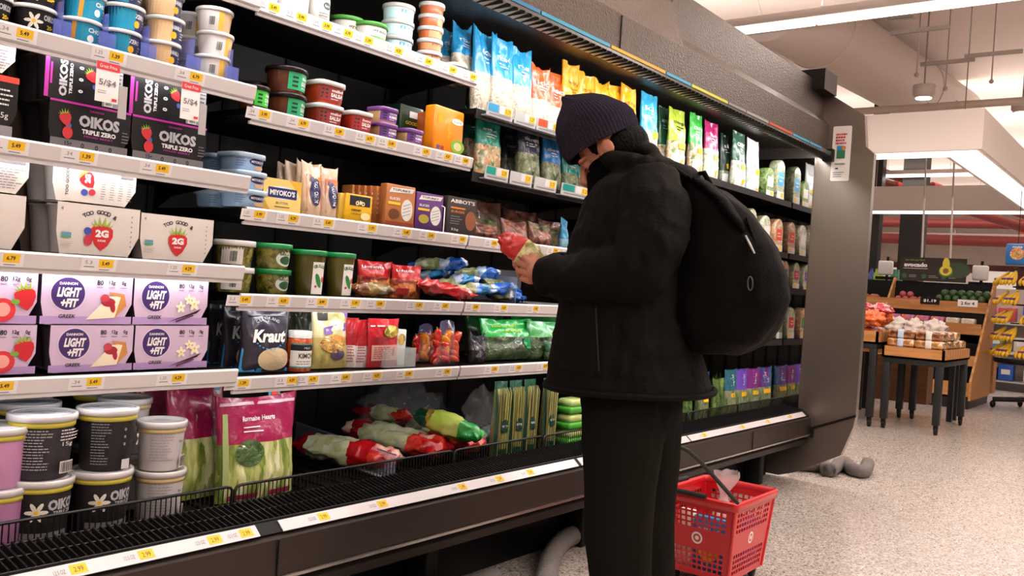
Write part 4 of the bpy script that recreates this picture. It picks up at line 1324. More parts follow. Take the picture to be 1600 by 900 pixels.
for px, Y, dz, r, h, bd, ld, fn, ex, lb in (
        (424, 2.10, 0, .052, .069, OLV, GRL, art_pick("GRILLO'S", 0), 2, 'low pickle tub with green lid, bottom of two'),
        (425, 2.10, .0695, .054, .072, OLV, GRL, art_pick("GRILLO'S", 0), 2, 'low pickle tub with green lid, top of two'),
        (365, 2.09, 0, .052, .068, OLV, LIDW, lambda p, r, h: (p.rect(-r * 1.2, -r * .1, h * .1, h * .8, M('#d9d2cc', .4), 8), p.bars(-r * .75, -r * .4, h * .2, h * .6, INK)), 2, 'low pickle tub with white lid, bottom of two'),
        (366, 2.09, .0685, .054, .072, OLV, LIDW, lambda p, r, h: (p.rect(-r * 1.2, -r * .1, h * .1, h * .8, M('#d9d2cc', .4), 8), p.bars(-r * .75, -r * .4, h * .2, h * .6, INK)), 2, 'low pickle tub with white lid, top of two'),
        (482, 2.09, 0, .050, .132, M('#4d4a1a', .15, coat=.7), GRL, art_pick('GRILLO', 1), 2, 'tall pickle tub with green lid, left of two'),
        (530, 2.09, 0, .046, .132, M('#5a5524', .15, coat=.7), GRL, art_pick('GRILLO', 1), 2, 'tall pickle tub with green lid, right of two')):
    tub('pickle_tub', lb, 'pickle tub', xat(px, Y, z + dz + h / 2), Y, z + dz, r, h, bd, ld, art=fn, ex=ex, taper=.84, lidh=.012, over=1.04, group='pickle tubs')
REDF = FILM('#c51f26')
SAUS = MIX(('#7a3018', '#b8582c', '#d98a4c', '#8a2a1c'), 20)
for i, (a, b, Y) in enumerate(((556, 611, 2.14), (610, 657, 2.12))):
    Xa, Xb = xat(a, Y, z + .05), xat(b, Y, z + .05)
    bag('sausage_bag', 'red hot dog bag with gold window, ' + ('left, behind the loose sausage pack' if i == 0 else 'right, with a name across its red top'), 'sausage bag', (Xa + Xb) / 2, Y, z, Xb - Xa, .115 - .006 * i, .045, REDF, SAUS, .58, seed=40 + i, corner=.004, wr=.004, group='red hot dog bags',
        art=lambda p, w, h: (p.text('Lightlife', -w * .1, h * .83, w=w * .6, h=h * .1, mat=WHITE, bold=.03), p.rect(-w * .4, w * .3, h * .5, h * .56, M('#8a1a1a', .4), 4), p.rect(-w * .4, -w * .05, h * .1, h * .3, M('#a82a2a', .4), 3)))


def roll_pack(name, label, cat, a, b, r, zones, seed=0, group=None, flat_=.6, fin=.0, wr=.006, n=20, m=16, blunt=.42):
    """soft package lying from a to b; zones = [(up to fraction, material)...]"""
    a, b = V(a), V(b)
    d = b - a
    L = d.length
    d.normalize()
    side = d.cross(V((0, 0, 1))).normalized()
    up = side.cross(d)
    mid = (a + b) / 2
    g = G()
    def ring(v):
        e = math.sin(math.pi * min(max(v, 0), 1)) ** blunt if 0 < v < 1 else 0
        rr = r * (e * .96 + .04)
        wd = rr if .05 < v < .95 else r * .75
        out = []
        for k in range(n):
            t = 2 * math.pi * k / n
            c, s = math.cos(t), math.sin(t)
            q = noise.noise(V((c * 1.8 + seed * 3.3, s * 1.8, v * 6))) * wr * 2 + noise.noise(V((c * 4 + seed, s * 4, v * 14 + seed))) * wr * (1 + 2.2 * abs(v - .5) * 2)
            out.append(a - mid + d * (v * L) + side * (c * (wd + q)) + up * (s * (rr * flat_ + q * .7)))
        return out
    v0 = 0.0
    for v1, mt in zones:
        k = max(2, int(m * (v1 - v0)) + 1)
        g.loft([ring(v0 + (v1 - v0) * i / k) for i in range(k + 1)], mt, cap=False)
        v0 = v1
    g.add(ring(0), [tuple(range(n))], zones[0][1]); g.add(ring(1), [tuple(range(n))], zones[-1][1])
    o = g.build(name, loc=mid)
    tag(o, label, cat, group)
    return o


def at_shelf(px, z, Y): return V((xat(px, Y, z), Y, z))
roll_pack('sausage_pack', 'small clear pack of brown sausages lying in front of the red hot dog bag', 'sausage pack', at_shelf(550, z + .025, 2.055), at_shelf(612, z + .025, 2.055), .030, [(.3, MIX(('#6a3c1c', '#a86c34'), 12)), (.8, MIX(('#4a4424', '#7a6a34', '#a8844c'), 14)), (1, MIX(('#6a3c1c', '#a86c34'), 12))], 5, flat_=.75)
CRR = MIX(('#b01820', '#d83038', '#e88a80', '#f0d0c0'), 14)
roll_pack('sausage_bag', 'crumpled red and white plastic pack between the hot dog bags and the blue bags', 'sausage bag', at_shelf(652, z + .05, 2.10), at_shelf(738, z + .022, 2.04), .038, [(.35, CRR), (.7, REDF), (1, CRR)], 9, wr=.011)
CEL = MIX(('#a8b070', '#c6cc9a', '#8a9a5a', '#d8dcc0'), 14, .25, (1, 1, .3))
BLF = FILM('#1a62c4')
BLW = MIX(('#1a5ac0', '#2a7ad8', '#bcd4ee', '#e8eef4'), 12, .25)
pile = [(612, 2.36, .045, 700, 2.16, .10, 0), (640, 2.28, .12, 730, 2.10, .135, 1), (660, 2.20, .040, 748, 2.08, .085, 2), (700, 2.22, .09, 782, 2.08, .115, 3), (690, 2.10, .035, 768, 2.06, .05, 4), (716, 2.15, .035, 800, 2.07, .060, 5), (742, 2.2, .08, 812, 2.10, .045, 6), (760, 2.14, .03, 818, 2.06, .022, 7), (600, 2.48, .035, 660, 2.30, .06, 8)]
for i, (p0_, y0_, dz0, p1_, y1_, dz1, sd) in enumerate(pile):
    roll_pack('celery_bag', ['blue-ended clear vegetable bag, ' + w_ for w_ in ('deep at the back left of the heap', 'topmost of the heap', 'left middle of the heap, striped end', 'second from the top, pointing right', 'low front left of the heap', 'low front middle of the heap', 'right side with light blue end', 'lowest at the right by the clear panel', 'dark, furthest back on the left')][i], 'vegetable bag',
              at_shelf(p0_, z + dz0, y0_), at_shelf(p1_, z + dz1, y1_), .034, [(.12, BLF), (.55, CEL), (.72, BLW), (.9, BLF if i % 2 else FILM('#2c96d8')), (1, BLW)], sd + 60, 'heap of blue vegetable bags', wr=.009)
g = G(); g.box(0, .004, 0, .38, 0, .10, CLEAR('#8f95a4', .5), 0)
tag(g.build('shelf_divider', loc=(xat(806, 2.05, z + .05), 2.05, z)), 'smoky clear divider right of the blue bags', 'divider')
g = G(); g.box(-.16, .16, 0, .30, 0, .003, M('#8c8c94', .3)); g.box(-.16, .16, .28, .30, 0, .13, M('#77767e', .35))
tag(g.build('shelf_tray', loc=(xat(850, 2.10, z + .05), 2.06, z)), 'empty grey shelf tray beside the blue vegetable bags', 'tray')

# ---- fifth middle shelf
z = .784
KR = M('#34313c', .3, coat=.5, bump=.3, bscale=30)
KRB = MIX(('#bda888', '#cdbb9c', '#d8c8aa'), 30)
def art_kraut(p, w, h):
    p.ell(w * .12, h * .22, w * .34, h * .19, M('#c9b592', .5)); p.poly([(-w * .5, h * .02), (-w * .22, h * .02), (-w * .46, h * .42)], M('#2c8fcc', .4)); p.poly([(-w * .22, h * .01), (w * .46, h * .01), (w * .46, h * .06), (-w * .2, h * .08)], M('#2c8fcc', .4))
    p.text('Kraut', w * .02, h * .60, w=w * .66, h=h * .21, mat=WHITE, bold=.04, shear=.25); p.arc('CLEVELAND', 0, h * .52, w * .38, h * .05, M('#a8a4b0', .5), 1.3, .02)
    for k in range(9):
        a = math.pi * (1.15 + .7 * k / 8); p.ell(w * .02 + w * .28 * math.cos(a), h * .56 + h * .17 * math.sin(a), w * .022, h * .012, M('#3a9ad0', .4), 8)
    p.rect(-w * .35, w * .35, h * .93, h * .945, M('#5a5666', .3), 4)
for i, (a, b, Y, hh, rz) in enumerate(((372, 450, 2.09, .172, 0), (342, 402, 2.19, .175, .1), (322, 366, 2.30, .175, 0))):
    Xa, Xb = xat(a, Y, z + .08), xat(b, Y, z + .08)
    bag('kraut_pouch', ['dark grey sauerkraut pouch with white script and blue corner, front one', 'dark grey sauerkraut pouch half hidden behind the front one', 'dark pouch furthest back at the shelf corner'][i], 'food pouch', (Xa + Xb) / 2, Y, z, Xb - Xa, hh, .055, KR, KR, .5, seed=70 + i, corner=.004, wr=.003, art=art_kraut, rz=rz, group='sauerkraut pouches')
t = thing('kimchi_jar', 'glass kimchi jar with white lid and teal-edged label', 'jar', (xat(467, 2.085, z + .06), 2.085, z))
KM = MIX(('#b8401c', '#d8642c', '#a8341c', '#e08a4c'), 26)
g = G(); g.lathe([(.034, 0), (.037, .004), (.037, .085), (.034, .096), (.032, .10)], KM, 30); g.build('jar_body', t)
g = G(); g.lathe([(.0355, .098), (.0355, .116), (.034, .118)], LIDW, 30); g.build('lid', t)
p = Print(cyl(lambda q: .037)); p.rect(-.05, .05, .012, .082, M('#1b9a9c', .4), 14); p.rect(-.05, .047, .016, .079, M('#e2e0da', .4), 14); p.rect(-.05, .047, .062, .079, M('#26262a', .4), 14); p.text('KIMCHI', 0, .047, w=.05, h=.015, mat=INK, bold=.03); p.text('MILD', 0, .07, w=.02, h=.006, mat=WHITE); p.lines(-.03, .03, .02, .034, 2, GREYINK); p.build(t)
def art_nood(p, w, h):
    p.rect(-w * .35, -w * .1, h * .78, h * .90, M('#3f3a3c', .4)); p.poly([(-w * .22, h * .66), (w * .40, h * .74), (w * .38, h * .61), (-w * .24, h * .54)], M('#6a3f9a', .4)); p.text('House Noodles', w * .08, h * .64, w=w * .5, h=h * .05, mat=WHITE, bold=.02, rot=.12)
    p.ell(w * .0, h * .40, w * .34, h * .15, MIX(('#b8842c', '#d8a84c', '#8a5a24', '#e8c878'), 30)); p.ell(w * .1, h * .22, w * .2, h * .09, M('#4a3f5c', .4)); p.ell(w * .12, h * .49, w * .18, h * .04, M('#e08a2c', .4)); p.poly([(w * .2, h * .97), (w * .48, h * .97), (w * .46, h * .80)], M('#7a4fae', .4))
bag('noodle_bag', 'large lime and cream noodle bag with purple name band', 'food bag', xat(515, 2.10, z + .08), 2.10, z, .145, .188, .05, MIX(('#b9c05a', '#c8c488', '#d6cfa0'), 12), MIX(('#8a8440', '#b0a45c', '#c4b474'), 14), .5, seed=80, corner=.006, wr=.004, art=art_nood, lean=.06)
for i, px in enumerate((455, 475)):
    bag('noodle_bag', 'dark striped bag standing at the back above the jar, ' + ('left one' if i == 0 else 'right one'), 'food bag', xat(px, 2.34, z + .1), 2.34, z, .10, .19, .03, MIX(('#2c3420', '#4c5a30', '#1c2018'), 14), MIX(('#2c3420', '#4c5a30'), 14), .5, seed=84 + i, corner=.004)
def art_red(p, w, h):
    p.rect(-w * .42, w * .2, h * .84, h * .87, WHITE, 2); p.ell(w * .22, h * .74, w * .24, h * .13, MIX(('#d8a02c', '#6a8a2c', '#f0d060'), 40)); p.rect(-w * .40, w * .42, h * .14, h * .46, M('#d9a9a0', .4), 3); p.lines(-w * .36, w * .38, h * .17, h * .43, 6, M('#a02a2c', .4)); p.rect(-w * .4, w * .1, h * .55, h * .62, M('#8a1a20', .4), 3)
for i, (a, b, Y, hh, rz, ln) in enumerate(((541, 556, 2.10, .155, -.5, .02), (554, 574, 2.09, .15, -.25, .02), (575, 622, 2.075, .155, .05, .03))):
    Xa, Xb = xat(a, Y, z + .08), xat(b, Y, z + .08)
    bag('snack_packet', ['narrow red and white packet, left of the three', 'red and white packet turned on edge, middle', 'flat red packet with vegetables picture, right of the three'][i], 'food packet', (Xa + Xb) / 2, Y, z, (Xb - Xa) * 1.1, hh, .02, FILM('#b8202a'), FILM('#a81c26') if i == 2 else M('#d8d0ce', .4), .45, seed=90 + i, corner=.003, wr=.003, rz=rz, lean=ln, art=art_red if i == 2 else (lambda p, w, h: p.lines(-w * .3, w * .3, h * .1, h * .8, 12, M('#a02a2c', .4))), group='red food packets')
boxy('wonton_box', 'small white box with golden food picture behind the clear bin', 'box', 619, 634, 2.10, z, .12, .05, M('#dfe2dc', .4), lambda p, w, h: p.ell(0, h * .72, w * .4, h * .16, MIX(('#d8a02c', '#e8c878', '#6a8a2c'), 50)))
g = G()
CB = CLEAR('#cfdada', .28)
g.box(-.07, .07, -.001, .001, 0, .062, CB); g.box(-.07, -.068, 0, .2, 0, .062, CB); g.box(.068, .07, 0, .2, 0, .062, CB); g.box(-.07, .07, 0, .2, 0, .002, CB)
tag(g.build('clear_bin', loc=(xat(626, 2.05, z + .03), 2.05, z + .001)), 'low clear plastic bin beside the red packets', 'bin')
PEP = None
def pepper_bag(label, px, Y, w, h, seed, n):
    t = thing('pepper_bag', label, 'pepper bag', (xat(px, Y, z + h / 2), Y, z + .001), group='bags of mini peppers')
    q = random.Random(seed)
    cols = [M('#c81e1c', .18, coat=.7), M('#ee8a14', .18, coat=.7), M('#f0a81c', .18, coat=.7), M('#d8401c', .18, coat=.7)]
    for k in range(n):
        row = k // 4
        x = (-.5 + (k % 4 + .5) / 4) * w * .84
        zc = .018 + row * h * .62 / (n / 4)
        y = -.012 if k % 2 else .004
        c = V((x, y, zc)); a = q.uniform(.3, 1.3) * q.choice((-1, 1))
        g = G()
        d = V((math.sin(a), 0, math.cos(a)))
        L = .026
        g.tube([c - d * L, c - d * L * .6, c, c + d * L * .6, c + d * L], [.002, .010, .013, .014, .007], cols[k % 4 if q.random() < .7 else 0], 10)
        g.tube([c + d * L * .95, c + d * L * 1.3], [.004, .002], M('#6d8a2a', .5), 6)
        g.build('mini_pepper', t)
    g, _ = bag_geo(w, h, .06, CLEAR('#8c86b8', .30), CLEAR('#f0e8e8', .10), .72, seed, corner=-.01, wr=.004, flare=-.35)
    g.build('clear_bag', t)
pepper_bag('clear bag of red and orange mini peppers, the bright one at the shelf end', 697, 2.08, .115, .155, 5, 24)
pepper_bag('clear bag of mini peppers behind and left of the bright one', 664, 2.17, .105, .135, 8, 20)
GB = FILM('#16a03c')
BRO = MIX(('#0f1c10', '#1f3a1c', '#3f5c2c', '#20301c'), 34)
def art_broc(p, w, h):
    p.text('broccoli', -w * .1, h * .86, w=w * .4, h=h * .06, mat=M('#b8d82c', .4), bold=.03); p.text('florets', w * .05, h * .74, w=w * .35, h=h * .06, mat=M('#b8d82c', .4), bold=.03); p.ell(w * .3, h * .42, w * .10, h * .16, M('#1a8a4c', .4))
for i, (a, b, Y, hh, top) in enumerate(((752, 835, 2.11, .150, '#16a03c'), (825, 900, 2.09, .148, '#4d9a5c'), (728, 790, 2.28, .17, '#0f4a20'), (800, 880, 2.3, .17, '#2f8a4c'), (852, 905, 2.05, .07, '#1c5a3a'))):
    Xa, Xb = xat(a, Y, z + .07), xat(b, Y, z + .07)
    bag('broccoli_bag', ['green-topped broccoli bag with lime lettering, front left', 'pale green-topped broccoli bag touching the black jacket', 'dark green bag deep in the shelf behind the tray', 'green bag second row behind the lime-lettered one', 'short dark green bag in front, beside the jacket'][i], 'vegetable bag', (Xa + Xb) / 2, Y, z, Xb - Xa, hh, .07, FILM(top), BRO, .58, seed=100 + i, corner=.012, wr=.008, art=art_broc if i == 0 else None, lean=.12, group='green broccoli bags')
bag('greens_bag', 'dark clear salad bag low beside the green broccoli bags', 'vegetable bag', xat(745, 2.09, z + .04), 2.09, z, .09, .09, .05, CLEAR('#50505c', .7, .12), M('#2a2a30', .15, coat=.8, bump=.5, bscale=20), .5, seed=110, wr=.008)

# ---- the well: big yogurt tubs, romaine, celery, asparagus
z = .421
YLD = M('#d9c94a', .35)
LC = M('#c9c9d0', .12, coat=.8)
def art_big(kind):
    def f(p, r, h):
        if kind == 'txt':
            p.lines(-r * .9, -r * .1, h * .15, h * .80, 14, M('#a8a5a8', .4), 3); p.text('15g', r * .35, h * .55, w=r * .35, h=h * .08, mat=WHITE); p.lines(r * .1, r * .8, h * .6, h * .8, 4, WHITE, 8); p.bars(r * .15, r * .55, h * .12, h * .28, INK, 3)
        elif kind == 'oikos':
            p.text('OIKOS', r * .45, h * .62, w=r * 1.15, h=h * .17, mat=SILV, bold=.05); p.text('TRIPLE ZERO', r * .5, h * .49, w=r * .9, h=h * .06, mat=WHITE); p.rect(-r * .9, r * 1.2, h * .04, h * .2, M('#77747a', .4), 12)
            for k in range(6):
                a = k * 1.047; p.ell(-r * .45 + math.cos(a) * r * .18, h * .52 + math.sin(a) * r * .18, r * .18, r * .07, M('#e6e0d0', .4), 8, rot=a)
            p.ell(-r * .45, h * .52, r * .07, r * .07, YEL, 8)
        elif kind == 'back':
            p.lines(-r * .9, -r * .3, h * .1, h * .85, 16, M('#8a878a', .4), 3)
            for k in range(3): p.text('0', r * .1, h * (.45 + .12 * k), h=h * .045, mat=WHITE)
            for k in range(5): a = k * 1.25; p.ell(r * .85 + math.cos(a) * r * .12, h * .48 + math.sin(a) * r * .2, r * .14, r * .06, M('#e6e0d0', .4), 8, rot=a)
            p.rect(r * .05, r * .32, h * .04, h * .2, M('#cfccd0', .4), 2)
        else:
            p.lines(-r * .9, r * .1, h * .2, h * .8, 10, M('#9a979a', .4), 4); p.text('9g 20g', r * .45, h * .6, w=r * .5, h=h * .09, mat=GREYINK, bold=.04); p.bars(r * .35, r * .65, h * .08, h * .3, INK, 5)
    return f
BK = M('#2b282b', .38)
WT = M('#c6c1c2', .4)
def band(lid): return lid
big = [(60, 2.085, 0, .070, .147, BK, art_big('oikos'), 'black big yogurt tub with flower, bottom of the leftmost stack'),
       (64, 2.085, 1, .071, .147, M('#3a363c', .38), art_big('txt'), 'black big yogurt tub with white text, top of the leftmost stack'),
       (156, 2.085, 0, .070, .148, BK, art_big('oikos'), 'black big yogurt tub with large name, bottom of the middle stack'),
       (166, 2.085, 1, .068, .148, BK, art_big('back'), 'black big yogurt tub with side flower, top of the middle stack'),
       (248, 2.085, 0, .062, .128, WT, art_big('wht'), 'white big yogurt tub, bottom of the right stack'),
       (251, 2.085, 1, .060, .124, WT, art_big('wht'), 'white big yogurt tub with white lid, top of the right stack'),
       (-12, 2.10, 0, .068, .135, M('#b07aa4', .4), None, 'pink big yogurt tub at the left edge, bottom'),
       (-8, 2.10, 1, .068, .135, M('#c48ab4', .4), None, 'pink big yogurt tub at the left edge, top'),
       (40, 2.25, 0, .07, .147, BK, None, 'black big yogurt tub in the second row, left, lower'),
       (42, 2.25, 1, .07, .147, BK, None, 'black big yogurt tub in the second row, left, upper'),
       (30, 2.41, 0, .07, .147, BK, None, 'black big yogurt tub in the third row, lower'),
       (32, 2.41, 1, .07, .147, BK, None, 'black big yogurt tub in the third row, upper'),
       (195, 2.24, 0, .066, .148, WT, None, 'white big yogurt tub behind the middle stack, lower'),
       (193, 2.24, 1, .066, .146, WT, art_big('wht'), 'white big yogurt tub with cream rim behind the middle stack, upper'),
       (152, 2.40, 0, .068, .147, M('#4a464c', .38), None, 'grey big yogurt tub at the back, lower'),
       (154, 2.40, 1, .068, .147, M('#4a464c', .38), None, 'grey big yogurt tub with clear lid at the back, upper')]
for px, Y, k, r, h, bd, fn, lb in big:
    hh = 0 if k == 0 else (h if h != .124 else .128)
    o = tub('big_yogurt_tub', lb, 'yogurt tub', xat(px, Y, z + hh + h / 2), Y, z + hh + (.0008 if k else 0), r, h, bd, M('#d6d3d4', .25, coat=.5), art=fn, taper=.84, lidh=.012, over=1.05, lidtop=LC if bd != WT else None, group='big yogurt tubs in the well', n=44)
    g = G(); g.lathe([(r * .965, h - .028), (r * .985, h - .028), (r * .99, h - .0155), (r * .97, h - .0155)], YLD if bd != WT else M('#d8bf8a', .4), 44, cap=False); g.build('rim_band', o)
ROM = MIX(('#5f7a2c', '#8f9e4a', '#b4bd70', '#d0d49a', '#e8e8c8'), 12, .3, (2.6, 1, .7))
MGF = FILM('#9c1c4c', .3)
def art_rom(p, w, h):
    p.text('Romaine Hearts', -w * .02, h * .80, w=w * .42, h=h * .05, mat=WHITE, bold=.02); p.rect(-w * .22, -w * .02, h * .71, h * .722, WHITE, 2); p.rect(-w * .22, -w * .0, h * .67, h * .682, WHITE, 2)
    p.rect(-w * .48, w * .48, h * .935, h * .965, M('#d8b0c0', .3), 8); p.rect(-w * .45, -w * .40, h * .15, h * .86, M('#a8b878', .4), 1, 6)
    p.rect(-w * .4, -w * .05, h * .02, h * .07, MGF, 3); p.rect(w * .1, w * .4, h * .02, h * .07, MGF, 3); p.ell(-w * .17, h * .47, w * .17, h * .13, MIX(('#2c4424', '#4c6a34', '#3c5a2c'), 30))
for i, (a, b, Y, hh, rz, ln) in enumerate(((337, 462, 2.11, .285, .03, .05), (262, 352, 2.20, .30, .05, .08), (215, 320, 2.36, .33, 0, .1))):
    Xa, Xb = xat(a, Y, z + .15), xat(b, Y, z + .15)
    t = bag('romaine_bag', ['crimson-topped bag of romaine lettuce, front one with white lettering', 'crimson-topped bag of romaine behind and left of the front one', 'crimson romaine bag deepest in the well under the lilac cartons'][i], 'lettuce bag', (Xa + Xb) / 2, Y, z, Xb - Xa, hh, .085, MGF, ROM, .56, seed=120 + i, corner=.015, wr=.007, rz=rz, lean=ln, flare=.06, art=art_rom if i == 0 else None, group='romaine lettuce bags', nu=22, nv=28)
    if i < 2:
        g = G(); g.box(-.02, .02, -.002, .002, 0, .03, M('#2a9ab0', .4)); g.box(-.012, .012, -.0035, -.002, .008, .026, M('#d8402c', .4)); g.box(-.02, .02, -.002, .002, -.012, 0, WHITE)
        g.build('clip_tag', t, (.06, .0, hh - .005))
CELP = MIX(('#b4be80', '#c8d09c', '#d6dab4', '#e6e8d0'), 20, .25, (1, 1, 1))
RDW = MIX(('#c41c20', '#e04a30', '#b01830', '#f0c0b0'), 12, .25)
def zpt(px, py, zz): return onZ(px, py, zz)
CRD = FILM('#b8161c', .25)
roll_pack('celery_bag', 'red and pale green celery bag lying, left one behind the clear divider', 'celery bag', at_shelf(466, .480, 2.46), at_shelf(618, .478, 2.07), .070, [(.18, CRD), (.62, CELP), (.82, CRD), (1, RDW)], 130, 'celery bags in the well', wr=.008, n=26, m=30, blunt=.24)
roll_pack('celery_bag', 'red and pale green celery bag lying, middle one with crumpled red end', 'celery bag', at_shelf(548, .500, 2.50), at_shelf(694, .482, 2.07), .074, [(.08, RDW), (.22, CRD), (.72, CELP), (.86, RDW), (1, CRD)], 131, 'celery bags in the well', wr=.010, n=26, m=30, blunt=.24)
roll_pack('celery_bag', 'red and pale green celery bag lying, right one against the wire guard', 'celery bag', at_shelf(632, .500, 2.50), at_shelf(746, .480, 2.07), .066, [(.16, CRD), (.55, CELP), (.68, CRD), (1, RDW)], 132, 'celery bags in the well', wr=.012, n=26, m=30, blunt=.24)
roll_pack('celery_bag', 'red-topped celery bag deep at the back of the others', 'celery bag', at_shelf(560, .545, 2.60), at_shelf(640, .560, 2.32), .045, [(.4, CRD), (.8, CELP), (1, RDW)], 134, 'celery bags in the well', wr=.008, blunt=.3)
roll_pack('corn_bag', 'lime green vegetable roll with dark green band lying in the well', 'vegetable bag', zpt(650, 646, .58), zpt(752, 682, .53), .050, [(.12, FILM('#0f4a30')), (.30, MIX(('#0f4a30', '#0f4a30', '#e8c040'), 16)), (.72, MIX(('#a8c83c', '#b8cc5c', '#c4d07c'), 8)), (1, FILM('#239a3c'))], 133, flat_=.85, n=26, m=26)
da, db = onZ(455, 693, .4225), onZ(616, 752, .4225)
dl = (db - da).length
g = G(); g.box(0, dl, -.0015, .0015, 0, .085, CLEAR('#c9c6e0', .22)); g.box(0, dl, -.012, .0, 0, .004, M('#c8c6d2', .3)); g.box(0, dl, -.002, .002, .083, .087, M('#8f8ea0', .2))
tag(g.build('shelf_divider', loc=da, rz=math.atan2(db.y - da.y, db.x - da.x)), 'long clear divider with pale foot lying left of the celery bags', 'divider')
def crumple(name, label, cat, c, r, seed, mat, sc=1.0):
    g = G(); rings = []
    m_, n_ = 22, 30
    for i in range(m_ + 1):
        t = math.pi * (i / m_ - .5)
        ring = []
        for j in range(n_):
            a = 2 * math.pi * j / n_
            d = V((math.cos(t) * math.cos(a), math.cos(t) * math.sin(a), math.sin(t)))
            k = 1 + .5 * noise.noise(d * 2.2 + V((seed, 0, 0))) + .28 * noise.noise(d * 6 + V((0, seed, 0)))
            ring.append((d.x * r[0] * k, d.y * r[1] * k, d.z * r[2] * k))
        rings.append(ring)
    g.loft(rings, mat, True, True)
    zmin = min(v[2] for v in g.v)
    o = g.build(name, loc=(c[0], c[1], c[2] - zmin))
    return tag(o, label, cat)
CP = CLEAR('#eef2f6', .06, .03)
crumple('plastic_bag', 'crumpled clear produce bag heaped behind the lime vegetable roll', 'plastic bag', (xat(640, 2.42, .55), 2.46, .421), (.19, .10, .10), 3, CP)
crumple('plastic_bag', 'crumpled clear bag with pale blue scrap left of the asparagus', 'plastic bag', (xat(762, 2.13, .5), 2.15, .421), (.08, .07, .10), 9, CP)
roll_pack('vegetable_pack', 'small pale blue and white wrapped vegetable pack in the clear bag', 'vegetable pack', zpt(744, 688, .46), zpt(770, 668, .50), .03, [(.5, MIX(('#8cc8e0', '#d8e8ee', '#a8b890'), 14)), (1, MIX(('#8cc8e0', '#d8e8ee'), 14))], 140)
ASP = MIX(('#4a4a20', '#76763a', '#94945a', '#5c4a38'), 26, .4, (3.6, 1, .25))
DG = FILM('#0f4030')
for i, px in enumerate((783, 806, 828, 858)):
    X = xat(px, 2.08, z + .14)
    t = thing('asparagus_bundle', 'asparagus bag with dark green edges, ' + ['leftmost', 'second', 'third', 'rightmost'][i] + ' of four in the well', 'asparagus bag', (X, 2.09, z + .001), group='asparagus bags')
    w = .082
    g, sf = bag_geo(w, .285, .05, DG, ASP, .90, 150 + i, corner=.0, wr=.003, base=.9); g.build('clear_bag', t)
    p = Print(lambda x, q, l, sf=sf: sf(x, q, l + .004)); p.rect(-w * .5, -w * .38, .002, .26, DG, 2, 8); p.rect(w * .38, w * .5, .002, .26, DG, 2, 8); p.rect(-w * .45, w * .45, .002, .03, DG, 6)
    p.ell(w * .05, .115, w * .32, .026, M('#14352c', .4), 18); p.text('asparagus', w * .05, .115, w=w * .4, h=.010, mat=WHITE); p.build(t)
    g = G(); q = random.Random(i)
    for k in range(7):
        x = -w * .36 + w * .72 * k / 6
        g.tube([(x, -.022, .004), (x + q.uniform(-.006, .006), -.0235, .24), (x + q.uniform(-.006, .006), -.016, .262)], [.0036, .0034, .001], M(q.choice(('#7d7d3c', '#6a6430', '#94945a')), .5), 6)
    g.build('spears', t)
for k in range(3):
    X = xat(893, 2.07, z + .1)
    t = thing('egg_carton', 'bright green vegetable carton beside the trousers, ' + ['bottom', 'middle', 'top'][k] + ' of three', 'carton', (X, 2.08, z + .001 + k * .066), group='bright green cartons')
    g = G(); g.box(-.055, .055, -.04, .04, 0, .03, M('#4fae34', .4), .01); g.build('tray', t)
    g = G(); g.box(-.052, .052, -.038, .038, .028, .062, M('#b8cf7c', .35, coat=.4), .014); g.build('cover', t)

# ================================================================== BAGS ON THE UPPER FAR SHELVES
def pbag(label, px, sh, Yc, w, h, top, cont, split, seed, title='salad', rz=0, ink=WHITE, corner=.03, d=.06, flare=0, lean=.04, group=None):
    z = SH[sh][0]
    return bag('salad_bag', label, 'food bag', xat(px, Yc, z + h * .5), Yc, z, w, h, d, top, cont, split, seed, small_print(ink, title, tagged=sh == 'R1'), rz, lean, group, corner=corner, wr=.008, flare=flare)
CAU = MIX(('#c8b89c', '#ddd2be', '#b0a084', '#e6dfd0'), 32)
VEG = MIX(('#8f9a5a', '#c8c89a', '#d88a54', '#e0dcc0', '#6a7a3a'), 26)
KAL = MIX(('#3c4a30', '#6a7a54', '#8f9a78', '#56643f'), 26)
BL2 = FILM('#1f93c9')
for i, (px, sh, Y, w, h) in enumerate(((700, 'M1', 2.26, .10, .20), (722, 'M1', 2.19, .11, .205), (758, 'N1', 2.13, .14, .305), (785, 'N1', 2.10, .13, .295), (815, 'N1', 2.10, .13, .285))):
    if sh == 'M1': px_ = px
    pbag('glossy blue bag of pale cauliflower, ' + ['leftmost and furthest back', 'second from left', 'middle and tallest', 'fourth from left', 'rightmost, beside the orange bags'][i], px, sh, Y, w, h, BL2, CAU, .52, 200 + i, 'riced', group='blue cauliflower bags')
for i, (px, Y, h) in enumerate(((845, 2.10, .245), (866, 2.12, .24))):
    pbag('orange bag of pale vegetables, ' + ('left one' if i == 0 else 'right one'), px, 'N1', Y, .13, h, FILM('#e2591a'), MIX(('#9aa48a', '#c4c8b4', '#dcd8cc'), 26), .50, 210 + i, 'kit', group='orange vegetable bags')
YF_ = FILM('#efab18')
for i, (px, Y, h) in enumerate(((892, 2.11, .31), (916, 2.10, .295), (940, 2.10, .285), (962, 2.10, .28), (982, 2.08, .305))):
    pbag('yellow vegetable bag, ' + ['leftmost of the yellow row', 'second of the yellow row', 'middle of the yellow row', 'fourth of the yellow row', 'rightmost of the yellow row with a raised corner'][i], px, 'N1', Y, .13, h, YF_, VEG, .42, 220 + i, 'stir fry', ink=M('#a86a10', .5), group='yellow vegetable bags')
